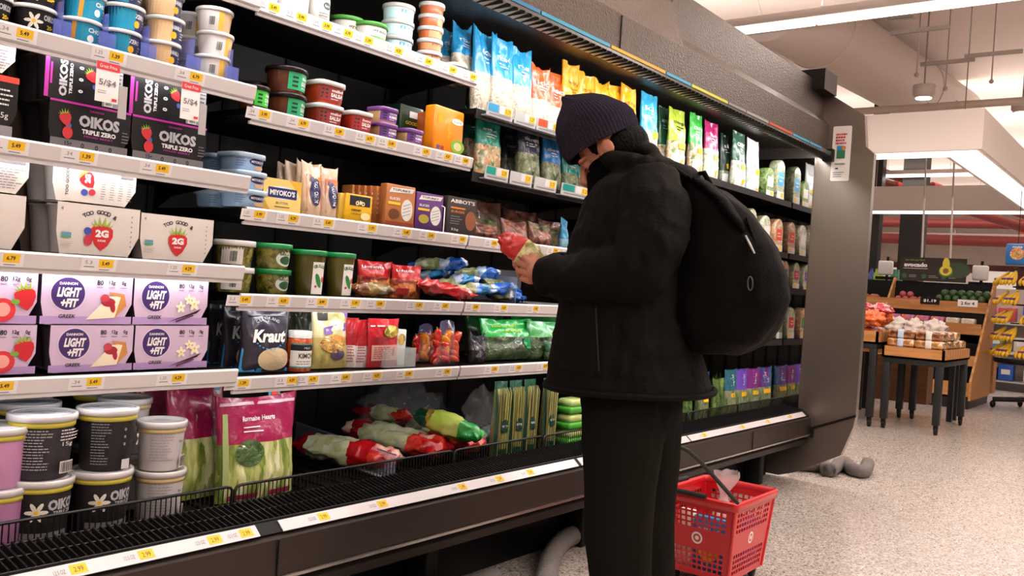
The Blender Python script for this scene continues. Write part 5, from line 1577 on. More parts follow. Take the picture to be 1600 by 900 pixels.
far = [(1014, '#2aa3cf', CAU, 'light blue salad bag, just right of the beanie', .40), (1036, '#1f5a38', VEG, 'dark green salad bag between the light blue and lime bags', .38),
       (1057, '#a4bc2c', VEG, 'lime salad bag with dark lettering', .46), (1087, '#2fb03a', VEG, 'grass green salad bag beside the lime one', .50), (1111, '#b01a64', MIX(('#a8b87a', '#dfe0cc', '#c8ccb0'), 30), 'magenta salad bag above the backpack', .52),
       (1131, '#1f3a2c', KAL, 'narrow dark green bag right of the magenta bag', .3), (1154, '#2c5c44', MIX(('#b8c09a', '#dfe2d4', '#8f9a6c'), 30), 'dark green and white salad bag', .48), (1176, '#dfe6e6', MIX(('#3aa0d4', '#dfe6e6', '#9aae7c'), 18), 'white salad bag with blue panel', .60)]
for i, (px, c, ct, lb, sp) in enumerate(far):
    w = (.16, .10, .17, .14, .16, .10, .17, .17)[i]
    pbag(lb, px, 'R1', 2.09 + (.06 if i in (1, 5) else 0), w, .308 - .008 * (i % 3), FILM(c), ct, sp, 230 + i, ('kale', 'spring', 'chop', 'crunch', 'beet', 'mix', 'caesar', 'power')[i], corner=.012, ink=INK if i == 2 else WHITE, lean=.03)
# lower N shelf
for i, (px, c, ct, w, h, Y, lb, tt) in enumerate(((763, '#16a08c', VEG, .145, .215, 2.09, 'teal vegetable bag at the left end of its shelf', 'medley'), (742, '#0f7a6c', VEG, .12, .20, 2.2, 'dark teal bag behind the teal one', ''), (800, '#26344c', KAL, .13, .20, 2.18, 'navy greens bag behind, left of the front navy one', 'kale'),
                                                 (826, '#26344c', KAL, .15, .225, 2.08, 'navy greens bag with white lettering, front one', 'shaved'), (861, '#1f7ac8', KAL, .13, .205, 2.09, 'bright blue greens bag left of the face', 'slaw'), (889, '#12908c', KAL, .12, .17, 2.12, 'teal greens bag beside the nose', 'green'), (912, '#12908c', KAL, .12, .16, 2.12, 'teal greens bag hidden behind the scarf', ''))):
    pbag(lb, px, 'N2' if px > 745 else 'M2', Y, w, h, FILM(c), ct, .52, 250 + i, tt or 'x', corner=.03)
# label holders of the rail-less shelves
def holder(sh, pa, pb, c1, wtxt=True, hh=.045):
    z, xa, xb, yf = SH[sh]
    a, b = xat(pa, yf - .02, z), xat(pb, yf - .02, z)
    g = G(); g.prism([(yf - .022, z - .02), (yf - .026, z + hh - .02), (yf - .023, z + hh - .02), (yf - .019, z - .02)], a, b, 'x', M('#c8cacc', .2, coat=.5))
    g.box(a, b, yf - .022, yf + .004, z - .022, z - .018, M('#9a9ca0', .3))
    o = cpart('label_holder', g)
    w = b - a
    p = Print(lambda u, v, l: V((a + u * w, yf - .0225 - .004 * v - l, z - .019 + hh * v)))
    if c1: p.rect(.04, .42, .35, .92, M(c1, .4))
    p.rect(.46, .96, .30, .92, M('#e2dee0', .4)); p.rect(.66, .92, .32, .85, YEL); p.text('3.29', .79, .6, w=.2, h=.3, mat=INK); p.rect(.08, .9, .10, .18, GREYINK)
    p.build(o)
for a_, b_, c in ((760, 800, '#3aa0d4'), (803, 836, None), (838, 874, '#d8502c'), (877, 905, None), (908, 940, '#e0a020'), (944, 985, None)): holder('N1', a_, b_, c)
for a_, b_, c in ((757, 793, '#16a08c'), (796, 830, None), (834, 868, None), (876, 922, '#12908c')): holder('N2', a_, b_, c)

# far section: standing packs in four rows
def pack_geo(w, h, d, cont, lbl, win, seed):
    """rounded-top clear pack with a coloured label"""
    pts = [(-w / 2, 0), (w / 2, 0), (w / 2, h - w * .55)] + [(w / 2 * math.cos(math.pi * k / 8), h - w * .55 + w * .55 * math.sin(math.pi * k / 8)) for k in range(1, 8)] + [(-w / 2, h - w * .55)]
    g = G(); n = len(pts)
    rings = []
    for s, y in ((.92, -d / 2), (1, -d / 2 + .006), (1, d / 2 - .006), (.92, d / 2)):
        rings.append([(x * s, y, h / 2 + (q - h / 2) * (s * .5 + .5)) for x, q in pts])
    g.loft(rings, cont, True, True)
    return g
packs = {}
PC = [MIX(('#d8dcc8', '#a8b48a', '#f0eee4', '#8a9a5c'), 40), MIX(('#7d8f4c', '#c8ccb0', '#56703a'), 34), MIX(('#e0dccc', '#d88a5c', '#a8b48a'), 34), MIX(('#3c5a2c', '#7d9a4c', '#a8b87a'), 40)]
PLc = ['#6a4ab0', '#e08a3c', '#d8482c', '#3aa0d4', '#1f9a5c', '#b01a64', '#5a2f8c', '#e6e2e0', '#c8302c', '#2f5a9c', '#a4bc2c']
def pack(sh, px, ci, li, h, label, Y=2.08, wpx=22, row=''):
    z = SH[sh][0]
    X = xat(px, Y, z + h / 2); w = min(.13, xat(px + wpx / 2, Y, z + h / 2) - xat(px - wpx / 2, Y, z + h / 2))
    t = thing('produce_pack', label, 'produce pack', (X, Y, z + .001), .0, row)
    pack_geo(w * .96, h, .06, PC[ci], None, 0, 0).build('pack_body', t)
    p = Print(flat(-.03)); c = M(PLc[li], .4)
    p.rect(-w * .30, w * .32, h * .34, h * .68, c); p.lines(-w * .2, w * .2, h * .42, h * .6, 2, WHITE, px); p.rect(-w * .44, w * .44, .002, h * .20, M('#d8d6dc', .4)); p.rect(w * .02, w * .34, h * .06, h * .17, YEL)
    p.build(t)
    return X
def xs_row(sh, px0, px1, n): return [px0 + (px1 - px0) * k / (n - 1) for k in range(n)]
ordn = ['first', 'second', 'third', 'fourth', 'fifth', 'sixth', 'seventh', 'eighth', 'ninth', 'tenth']
cn = {0: 'violet', 1: 'orange', 2: 'red', 3: 'blue', 4: 'green', 5: 'magenta', 6: 'dark purple', 7: 'white', 8: 'dark red', 9: 'navy', 10: 'lime'}
rows = [('R1', [(1196, 3, 7, .17), (1213, 1, 3, .24)], 'far top shelf'),
        ('R2', [(1080, 3, 4, .21), (1100, 1, 4, .23), (1122, 0, 4, .24), (1146, 1, 0, .24), (1168, 0, 10, .22), (1190, 0, 7, .2), (1210, 2, 2, .2)], 'far second shelf'),
        ('R3', [(1105, 1, 7, .17), (1130, 0, 2, .17), (1152, 2, 1, .17), (1174, 0, 0, .17), (1194, 1, 5, .17), (1213, 2, 9, .17)], 'far third shelf'),
        ('R4', [(1092, 3, 4, .2), (1116, 0, 10, .2), (1142, 1, 7, .2), (1168, 2, 4, .2), (1192, 0, 8, .2), (1212, 3, 1, .2)], 'far fourth shelf')]
for sh, its, nm in rows:
    for k, (px, ci, li, h) in enumerate(its):
        pack(sh, px, ci, li, h, f'produce pack with {cn[li]} label, {ordn[k]} from left, {nm}', row='produce packs, ' + nm)
# herbs and greens in the well of the far section
z = .421
LEAF = MIX(('#1f3a14', '#3c6424', '#5c8434', '#2c4a1c', '#7a9a4c'), 24, .4, (1, 1, .5))
HRB = MIX(('#3c5a30', '#6d7f54', '#9aa084', '#4c6a3c'), 24, .35, (2, 1, .5))
herb = [(1072, None, .19, 'loose dark greens bunch beside the trousers'), (1098, '#1f5fc0', .25, 'greens bag with bright blue top'), (1122, None, .21, 'clear bag of dark green leaves'), (1141, '#1f6a80', .255, 'herb bag with teal label, leftmost of the herb bags'),
        (1158, '#6a4ac0', .25, 'herb bag with violet label, second of the herb bags'), (1176, '#7a2282', .25, 'herb bag with purple label, third of the herb bags'), (1192, '#6a1f7c', .25, 'herb bag with purple label, fourth of the herb bags'), (1206, '#4a3ab0', .25, 'herb bag with indigo label, fifth of the herb bags'), (1219, '#1f6a9a', .25, 'herb bag with steel blue label at the mirrored end')]
for i, (px, c, h, lb) in enumerate(herb):
    w = (xat(px + 9, 2.06, .5) - xat(px - 9, 2.06, .5)) * 1.05
    bag('herb_bag', lb, 'herb bag', min(xat(px, 2.07, z + h / 2), CX1 - w / 2 - .03), 2.075, z, w, h, .05, FILM(c) if c else LEAF, HRB if c else LEAF, .55 if c else .5, seed=300 + i, corner=.01, wr=.006,
        art=(lambda p, w, h: (p.text('herbs', 0, h * .78, w=h * .25, h=w * .2, mat=WHITE, rot=math.pi / 2), p.rect(-w * .2, w * .2, h * .40, h * .50, YEL, 2))) if c else None, group='herb bags in the well')
for i, (px, Y) in enumerate(((1020, 2.2), (1050, 2.12), (1085, 2.25), (1115, 2.25), (1150, 2.26))):
    X = xat(px, Y, z + .1)
    g = G(); q = random.Random(px)
    for k in range(60):
        a, r_ = q.uniform(0, 6.28), q.uniform(0, .09); L = q.uniform(.12, .22); x, y = r_ * math.cos(a), r_ * math.sin(a) * .7
        lx, ly = x * 1.3 + q.uniform(-.02, .02), y * 1.3
        wv = V((math.cos(a + 1.57), math.sin(a + 1.57), 0)) * q.uniform(.008, .016)
        b0, m0, t0 = V((x * .5, y * .5, 0)), V((x, y, L * .6)), V((lx, ly, L))
        nn = V((math.cos(a), math.sin(a), 0)) * .002
        g.add([b0 - wv * .3, b0 + wv * .3, m0 + wv + nn, t0, m0 - wv + nn, m0 + nn * 3], [(0, 1, 2, 5), (0, 5, 4), (5, 2, 3), (5, 3, 4)], LEAF, True)
    tag(g.build('leafy_greens', loc=(X, Y, z)), 'loose bunch of dark leafy greens in the well, ' + ['just right of the trousers', 'second to the right of the trousers', 'behind the blue-topped bag', 'behind the teal herb bag', 'behind the purple herb bags', 'furthest right'][i], 'greens', 'leafy greens bunches')
# ================================================================== THE SHOPPER
DG_ = None
pc = CAM + ray(985, 600) * 2.57
TURN = math.radians(15)
_R = V((_r0.x, _r0.y, 0)); _F = V((_f0.x, _f0.y, 0))
fwd = -_R * math.cos(TURN) + _F * math.sin(TURN)
RZ = math.atan2(fwd.y, fwd.x)
PM = Matrix.Translation((pc.x, pc.y, 0)) @ Matrix.Rotation(RZ, 4, 'Z')
PI_ = PM.inverted()


def q_(px, py, y=0.0):
    """point of the shopper's own frame (forward, left, up) seen at a pixel, at side offset y"""
    o = PI_ @ CAM
    d = PI_.to_3x3() @ ray(px, py)
    t = (y - o.y) / d.y
    return o + d * t


def ell_ring(c, a, b, n=28, tilt=0.0, ex=2.0):
    out = []
    for k in range(n):
        t = 2 * math.pi * k / n
        ca, sa = math.cos(t), math.sin(t)
        m = 1 if ex == 2 else 1 / (abs(ca) ** ex + abs(sa) ** ex) ** (1 / ex)
        x, y = a * ca * m, b * sa * m
        out.append(V((c[0] + x * math.cos(tilt), c[1] + y, c[2] - x * math.sin(tilt))))
    return out


def sculpt(name, g, voxel, smooth, mat, parent, disp=None, matfn=None, extra=()):
    me = g.mesh('tmp')
    o = bpy.data.objects.new('tmp', me)
    COL.objects.link(o)
    r = o.modifiers.new('r', 'REMESH'); r.mode = 'VOXEL'; r.voxel_size = voxel; r.use_smooth_shade = True
    if smooth:
        s = o.modifiers.new('s', 'SMOOTH'); s.factor = .5; s.iterations = smooth
    dg = bpy.context.evaluated_depsgraph_get()
    me2 = bpy.data.meshes.new_from_object(o.evaluated_get(dg))
    bpy.data.objects.remove(o); bpy.data.meshes.remove(me)
    if disp:
        nn = [v.normal.copy() for v in me2.vertices]
        for v, n in zip(me2.vertices, nn): v.co += n * disp(v.co, n)
    me2.materials.clear()
    me2.materials.append(mat)
    for m in extra: me2.materials.append(m)
    if matfn:
        for p in me2.polygons: p.material_index = matfn(p.center)
    for p in me2.polygons: p.use_smooth = True
    me2.name = name
    o2 = bpy.data.objects.new(name, me2)
    COL.objects.link(o2)
    if parent: o2.parent = parent
    return o2


def folds(scale, amp, st=(1, 1, 1), seed=0, fine=.25):
    def f(co, n):
        p = V((co.x * st[0] * scale + seed, co.y * st[1] * scale, co.z * st[2] * scale))
        a = noise.noise(p)
        b = noise.noise(p * 2.3 + V((3, 1, 7)))
        return amp * ((1 - abs(a) * 2) * .7 + a * .5) + amp * fine * b
    return f


SKIN = M('#b5765c', .5, bump=.08, bscale=90)
ppl = thing('person', 'person in black coat, dark beanie and pulled-up black collar reading a red packet', 'person', (pc.x, pc.y, 0), RZ)
# --- one continuous body
P40 = math.radians(38)
hc = q_(956, 243)
fd = V((math.cos(P40), 0, -math.sin(P40))); ud = V((math.sin(P40), 0, math.cos(P40))); sd = V((0, 1, 0))
HM = Matrix(((fd.x, sd.x, ud.x, hc.x), (fd.y, sd.y, ud.y, hc.y), (fd.z, sd.z, ud.z, hc.z), (0, 0, 0, 1)))
g = G()
g.ball((-.012, 0, .03), (.094, .074, .088), SKIN, 24, 16, HM)
g.ball((.016, 0, -.022), (.070, .060, .074), SKIN, 24, 16, HM)
g.ball((.026, 0, -.090), (.034, .036, .024), SKIN, 14, 10, HM)            # chin
g.ball((.062, 0, -.036), (.032, .038, .028), SKIN, 16, 10, HM)
g.tube([(.080, 0, .030), (.098, 0, .004), (.110, 0, -.018), (.104, 0, -.030), (.086, 0, -.034)], [.010, .011, .0150, .012, .012], SKIN, 12, HM)   # nose
for s in (1, -1):
    g.ball((.098, s * .013, -.026), (.011, .009, .008), SKIN, 10, 8, HM)
    g.ball((.072, s * .030, .030), (.020, .026, .010), SKIN, 12, 8, HM)    # brow
    g.ball((.066, s * .036, -.018), (.020, .020, .018), SKIN, 12, 8, HM)   # cheek bone
    g.ball((.072, s * .029, .012), (.014, .014, .011), SKIN, 12, 8, HM)    # eyelid
    g.ball((-.004, s * .074, .004), (.019, .009, .032), SKIN, 14, 10, HM @ Matrix.Rotation(s * -.15, 4, 'Z'))
    g.ball((-.008, s * .086, .010), (.018, .006, .024), SKIN, 14, 10, HM)
g.ball((.052, 0, -.058), (.014, .024, .007), SKIN, 12, 8, HM)
g.ball((.050, 0, -.070), (.014, .021, .007), SKIN, 12, 8, HM)
g.tube([hc + ud * -.05 - fd * .03, q_(985, 270), q_(1003, 310)], [.058, .060, .075], SKIN, 18)
tor = [(1003, 300, .10, .15), (998, 340, .115, .17), (990, 400, .12, .16), (985, 470, .115, .145), (985, 540, .125, .16), (988, 610, .125, .17), (990, 640, .10, .15)]
g.loft([ell_ring(q_(a, b), c, d) for a, b, c, d in tor], SKIN)
AL = [q_(1012, 305, .15), q_(1018, 345, .19), q_(1008, 405, .22), q_(985, 434, .225), q_(925, 434, .20), q_(852, 431, .165)]
AR = [q_(1000, 305, -.15), q_(996, 350, -.19), q_(975, 410, -.2), q_(950, 434, -.19), q_(900, 432, -.10), q_(862, 425, -.005)]
for A in (AL, AR): g.tube(A, [.052, .052, .045, .042, .038, .027], SKIN, 14)
LL = [q_(985, 615, .09), q_(978, 690, .095), q_(970, 770, .10), q_(966, 850, .10), q_(972, 930, .10), q_(984, 988, .10)]
LR = [q_(1000, 615, -.09), q_(1002, 700, -.095), q_(1003, 775, -.10), q_(1004, 850, -.10), q_(1006, 925, -.10), q_(1012, 966, -.10)]
for A in (LL, LR):
    g.tube(A, [.085, .078, .058, .055, .045, .036], SKIN, 16)
    f = A[-1]
    g.tube([f, V((f.x + .03, f.y, .06)), V((f.x + .12, f.y, .035)), V((f.x + .17, f.y, .03))], [.036, .04, .035, .022], SKIN, 12)


def hand(g, wr, kn_c, across, curl, depth, s=1.0, thumb_up=True):
    """wrist, knuckle centre, unit along the knuckles (index to little), list of finger bends, palm normal away from the back"""
    fw = (kn_c - wr).normalized()
    g.tube([wr, wr.lerp(kn_c, .35), wr.lerp(kn_c, .7), wr.lerp(kn_c, .88)], [.026, .027, .024, .014], SKIN, 12)
    for i in range(4):
        off = (-.035, -.0115, .012, .034)[i]
        k = kn_c + across * off
        g.tube([wr + across * off * .45, wr.lerp(k, .6), k], [.014, .0140, .0100], SKIN, 10)
        L = (.040, .044, .041, .032)[i] * s
        pts = [k]
        ang = curl[i]
        d = fw.copy()
        a = 0
        for j, (seg, bend) in enumerate(((L, ang[0]), (L * .62, ang[1]), (L * .48, ang[2]))):
            a += bend
            d = fw * math.cos(a) + depth * math.sin(a)
            pts.append(pts[-1] + d * seg)
        g.tube(pts, [.0092, .0084, .0078, .0062], SKIN, 10)
        for p_, r_ in zip(pts, (.0100, .0090, .0080, .0062)): g.ball(p_, r_, SKIN, 10, 8)


# left hand: back of the hand towards the camera, fingers closing round the packet
wr = q_(850, 431, .155); kn = q_(824, 421, .145)
ac = (q_(830, 440, .145) - q_(822, 402, .145)).normalized()
dp = V((.25, -1, -.05)).normalized()
hand(g, wr, kn, ac, [(.35, 1.0, .9), (.5, 1.0, .9), (.6, 1.05, .9), (.7, 1.1, .9)], dp)
t0 = wr.lerp(kn, .35) - ac * .022
g.tube([t0, q_(838, 404, .135), q_(826, 398, .120), q_(816, 395, .105)], [.014, .0125, .0105, .008], SKIN, 10)
# right hand behind, holding the lower end of the packet
wr2 = q_(862, 425, -.005); kn2 = q_(838, 420, .03)
hand(g, wr2, kn2, (ac * .6 + V((.2, .1, .2))).normalized(), [(.3, .7, .6), (.4, .8, .6), (.4, .8, .6), (.5, .9, .6)], V((.2, .9, .2)).normalized())
g.tube([wr2.lerp(kn2, .3), q_(846, 408, .02), q_(836, 402, .04)], [.013, .0115, .008], SKIN, 10)
body = sculpt('body', g, .0036, 1, SKIN, ppl)

# --- hair, brows
HAIR = CLOTH('#050404', .7, .6, 120, .12)
g = G()
g.ball((-.040, 0, .002), (.078, .079, .070), HAIR, 24, 16, HM)
g.ball((-.058, 0, -.045), (.052, .060, .040), HAIR, 20, 12, HM)
for s in (1, -1): g.ball((.026, s * .066, .040), (.016, .010, .030), HAIR, 12, 8, HM)
sculpt('hair', g, .006, 2, HAIR, ppl, folds(60, .0025, (1, 1, .3), 3))
g = G()
for s in (1, -1): g.tube([HM @ V((.093, s * .012, .036)), HM @ V((.090, s * .034, .040)), HM @ V((.074, s * .052, .034))], [.0035, .0042, .002], HAIR, 8)
g.build('eyebrows', ppl)
g = G()
for s in (1, -1): g.tube([HM @ V((.087, s * .018, .006)), HM @ V((.086, s * .030, .002)), HM @ V((.078, s * .042, .005))], [.0012, .0018, .001], HAIR, 6)
g.build('eyelashes', ppl)

# --- beanie: ribbed knit, folded rim, soft top
BEAN = CLOTH('#2c2833', .95, .5, 180)
rm = (q_(889, 257) + q_(998, 199)) / 2
bd = (q_(889, 257) - q_(998, 199)); hw_ = bd.length / 2; bd.normalize()
bn = V((0, 1, 0)).cross(bd) * -1
if bn.z < 0: bn = -bn
rings = []
prof = [(0.0, .99, 0), (.004, 1.02, 0), (.030, 1.06, 0), (.055, 1.06, 0), (.080, 1.00, .002), (.105, .87, .006), (.130, .70, .008), (.152, .48, .012), (.168, .28, .022), (.180, .15, .034), (.190, .06, .040)]
pf = []
for i in range(len(prof) - 1):
    for k in range(3):
        t = k / 3; pf.append(tuple(prof[i][j] * (1 - t) + prof[i + 1][j] * t for j in range(3)))
pf.append(prof[-1])
N = 264
for h_, k_, sh in pf:
    ring = []
    for j in range(N):
        t = 2 * math.pi * j / N
        rib = 1 + .011 * math.cos(66 * t) * (1 if h_ < .15 else .3)
        wob = 1 + .035 * noise.noise(V((math.cos(t) * 1.4, math.sin(t) * 1.4, h_ * 14))) * min(1, h_ * 12)
        ring.append(rm + bd * (hw_ * k_ * math.cos(t) * rib * wob + sh) + V((0, 1, 0)) * (.097 * min(1, k_ + .02) * math.sin(t) * rib * wob) + bn * (h_ + .006 * noise.noise(V((math.cos(t) * 2, math.sin(t) * 2, 4 + h_ * 9)))))
    rings.append(ring)
inner = [[rm + (p - rm) * .93 + bn * .0 for p in rings[0]], [rm + (p - rm) * .93 for p in rings[8]]]
g = G(); g.loft([inner[1], inner[0]] + rings, BEAN, cap=False); g.add(rings[-1], [tuple(range(N))], BEAN)
g.build('beanie', ppl)
g = G()   # seam line round the folded rim
g.tube([rm + bn * .052 + bd * (hw_ * 1.068 * math.cos(t)) + V((0, 1, 0)) * (.1035 * math.sin(t)) for t in [2 * math.pi * k / 60 for k in range(61)]], .0016, M('#221f28', .9), 6)
# --- pulled-up collar
CO = CLOTH('#060506', .95, .3, 90, .03)
rings = []
cps = [(961, 244, .078, .078, .42), (961, 248, .084, .084, .42), (964, 262, .092, .092, .36), (972, 280, .104, .108, .33), (985, 296, .125, .140, .2), (992, 315, .135, .17, .1)]
for a, b, c, d, tl in cps: rings.append(ell_ring(q_(a, b), c, d, 64, tl))
rings = [[rings[0][k].lerp(q_(961, 252), .12) for k in range(64)]] + rings
g = G(); g.loft(rings, CO, cap=False)
g.add(rings[-1], [tuple(range(64))], CO)
g.add([p + V((0, 0, -.03)) for p in rings[0]], [tuple(range(64))], CO)
g.loft([[p + V((0, 0, -.03)) for p in rings[0]], rings[0]], CO, cap=False)
sc_ = g.build('neck_gaiter', ppl)

# --- coat
COAT = CLOTH('#0e0c09', .75, .25, 140, .10)
g = G()
tor = [(1012, 268, .085, .10, 0), (1012, 280, .115, .155, 0), (1006, 300, .140, .205, 0), (1000, 330, .158, .225, 0), (990, 370, .170, .23, 0), (984, 420, .180, .235, 0), (980, 470, .187, .238, 0), (978, 520, .200, .242, 0), (980, 570, .220, .248, .02), (984, 606, .236, .255, .03)]
g.loft([ell_ring(q_(a, b), c, d, 36, tl, 2.3) for a, b, c, d, tl in tor], COAT)
SL = [q_(1015, 292, .14), q_(1024, 330, .20), q_(1018, 380, .235), q_(1000, 420, .245), q_(965, 430, .235), q_(925, 432, .215), q_(885, 432, .19), q_(852, 431, .168)]
g.tube(SL, [.085, .092, .088, .084, .074, .068, .062, .055], COAT, 20)
g.ball(q_(1000, 428, .245), (.075, .07, .068), COAT, 16, 12)
SR = [q_(1000, 292, -.14), q_(998, 335, -.2), q_(975, 395, -.235), q_(945, 425, -.22), q_(905, 428, -.13), q_(870, 425, -.03)]
g.tube(SR, [.085, .09, .085, .08, .068, .056], COAT, 20)
# hood resting behind the neck
hood = []
for k in range(25):
    t = 2 * math.pi * k / 24
    c = q_(1003, 262)
    hood.append(c + V((.112 * math.cos(t) - .012, .120 * math.sin(t), -.006 * math.cos(t) - .012 + .030 * math.cos(t) + 0.0 * (1 - abs(math.sin(t))) * (math.cos(t) < 0))))
g.tube(hood, [.030 + .014 * max(0, -math.cos(2 * math.pi * k / 24)) for k in range(25)], COAT, 14)
g.ball(q_(1052, 290), (.070, .125, .045), COAT, 20, 12, )
g.ball(q_(1030, 264), (.060, .095, .036), COAT, 20, 12)
g.ball(q_(1008, 240), (.045, .075, .030), COAT, 20, 12)
g.tube([q_(948, 300, .05), q_(930, 318, .03), q_(922, 345, .0)], [.03, .035, .04], COAT, 12)
f1 = folds(9, .010, (1, 1, .45), 2)
f2 = folds(14, .012, (2.2, .7, 1), 7)
elb = q_(985, 430, .24)
def coat_disp(co, n):
    k = 1.0 if co.z < q_(0, 320).z else .6
    d = f1(co, n) * .8 * k
    if co.y > .13: d += f2(co, n) * .7
    dz = co.z - hem_z
    if dz < .05: d *= .6
    return d
hem_z = q_(984, 606).z
coat = sculpt('coat', g, .009, 3, COAT, ppl, coat_disp)
g = G()  # hem band, cuffs, pocket zip, side seam
hr = ell_ring(q_(984, 604), .240, .259, 48, .03, 2.3)
g.tube(hr + [hr[0]], .009, COAT, 8)
g.build('hem', ppl)
for A, nm in ((SL, 'cuff'), (SR, 'cuff')):
    g = G(); d = (A[-1] - A[-2]).normalized()
    g.tube([A[-1] - d * .018, A[-1] - d * .004, A[-1] + d * .012], [.053, .0565, .050], COAT, 22, flat=1.0); g.build(nm, ppl)
g = G(); a0, a1 = q_(931, 480, .245), q_(936, 580, .262)
g.tube([a0, a0.lerp(a1, .5) + V((0, .003, 0)), a1], .0025, M('#2a2724', .3, .5), 6); g.build('pocket_zip', ppl)

# --- trousers
PNT = CLOTH('#1a1815', .95, .3, 160, .05)
g = G()
g.loft([ell_ring(q_(a, b), c, d, 30) for a, b, c, d in ((988, 590, .14, .18), (986, 630, .145, .185), (986, 660, .135, .17), (988, 690, .08, .13))], PNT)
PL_ = [q_(976, 620, .088), q_(972, 690, .095), q_(969, 760, .10), (q_(966, 830, .10)), q_(970, 900, .10), q_(982, 968, .10)]
PR_ = [q_(1003, 620, -.085), q_(1004, 700, -.09), q_(1005, 775, -.10), q_(1006, 850, -.10), q_(1008, 915, -.10), q_(1012, 945, -.10)]
for A in (PL_, PR_): g.tube(A, [.118, .110, .097, .092, .084, .078], PNT, 22)
fp = folds(9, .006, (1.4, 1.4, .3), 17)
sculpt('trousers', g, .008, 6, PNT, ppl, fp)
for A in (LL, LR):
    f = A[-1]
    g = G()
    g.loft([ell_ring(V((f.x + dx, f.y, z_)), a, b, 24, 0, 2.4) for dx, z_, a, b in ((.055, .001, .145, .050), (.055, .022, .148, .053), (.053, .03, .142, .05), (.035, .06, .115, .046), (.012, .085, .075, .043), (-.005, .12, .05, .042))], M('#121112', .5))
    sh_ = g.build('shoe', ppl)
    g = G(); g.loft([ell_ring(V((f.x + .055, f.y, z_)), a, b, 24, 0, 2.4) for z_, a, b in ((.0, .148, .053), (.018, .152, .056))], M('#2c2a2a', .6)); g.build('sole', sh_)

# --- backpack
BP = CLOTH('#070606', .7, .3, 170, .08)
t = thing('backpack', 'big black backpack worn on the back over the black coat', 'backpack', (pc.x, pc.y, 0), RZ)
g = G()
sec = [(1090, 288, .035, .09), (1098, 300, .062, .125), (1110, 325, .094, .15), (1119, 354, .122, .158), (1128, 385, .148, .165), (1132, 425, .164, .168), (1133, 465, .170, .168), (1128, 500, .160, .162), (1120, 528, .130, .148), (1110, 546, .080, .11)]
g.loft([ell_ring(q_(a, b, .02), c, d, 30, 0, 2.5) for a, b, c, d in sec], BP)
f3 = folds(9, .012, (1, 1, .6), 21)
sculpt('pack_body', g, .009, 3, BP, t, f3)
g = G()
g.loft([ell_ring(q_(a, b, .02), c, d, 26, 0, 2.6) for a, b, c, d in ((1172, 400, .03, .10), (1180, 425, .055, .125), (1184, 460, .062, .13), (1176, 500, .055, .125), (1160, 528, .04, .10))], BP)
sculpt('front_pocket', g, .008, 3, BP, t, folds(12, .008, (1, 1, .6), 5))
g = G()
g.loft([ell_ring(q_(a, b, .02), c, d, 26, tl, 2.6) for a, b, c, d, tl in ((1092, 290, .040, .11, -.4), (1104, 298, .075, .15, -.5), (1118, 312, .088, .168, -.55), (1132, 330, .080, .174, -.6), (1146, 348, .060, .174, -.65), (1158, 366, .032, .168, -.7))], BP)
sculpt('top_flap', g, .008, 3, BP, t, folds(11, .010, (1, .6, 1), 8))
for s in (1, -1):
    g = G()
    g.tube([q_(1082, 285, s * .09), q_(1050, 264, s * .115), q_(1020, 262, s * .135), q_(985, 285, s * .15), q_(962, 330, s * .19), q_(958, 350, s * .20)], [.018, .024, .026, .024, .022, .015], BP, 10, flat=.5)
    g.build('shoulder_strap', t)
g = G(); g.tube([q_(1166, 340, .16), q_(1178, 372, .165), q_(1196, 420, .16), q_(1205, 470, .15)], .006, BP, 8, flat=.5); g.build('side_strap', t)
g = G(); g.tube([q_(1165, 368, .185), q_(1172, 382, .19), q_(1179, 396, .187)], [.005, .006, .004], M('#a8a6a4', .4), 8, flat=.5); g.build('buckle', t)
g = G(); lp = [q_(1172 + 4 * math.cos(a), 443 + 11 * math.sin(a), .205) for a in [2 * math.pi * k / 12 for k in range(13)]]
g.tube(lp, .0018, M('#4c4a48', .4), 6); g.build('zip_pull', t)
g = G(); g.tube([q_(1092, 285, .0), q_(1088, 272, .01), q_(1100, 270, .02), q_(1110, 288, .03)], .008, BP, 8, flat=.5); g.build('grab_handle', t)

# --- the held packet
a_, b_ = PM @ q_(782, 370, .115), PM @ q_(852, 418, .105)
PKY = MIX(('#c8c07a', '#dcd8a0', '#a8a050'), 26)
roll_pack('snack_packet', 'red and pale yellow packet held up in the hand of the shopper', 'food packet', a_, b_, .036, [(.48, M('#c41f1c', .3, coat=.5, bump=.4, bscale=40)), (1, PKY)], 160, flat_=1.05, wr=.007, n=24, m=20)
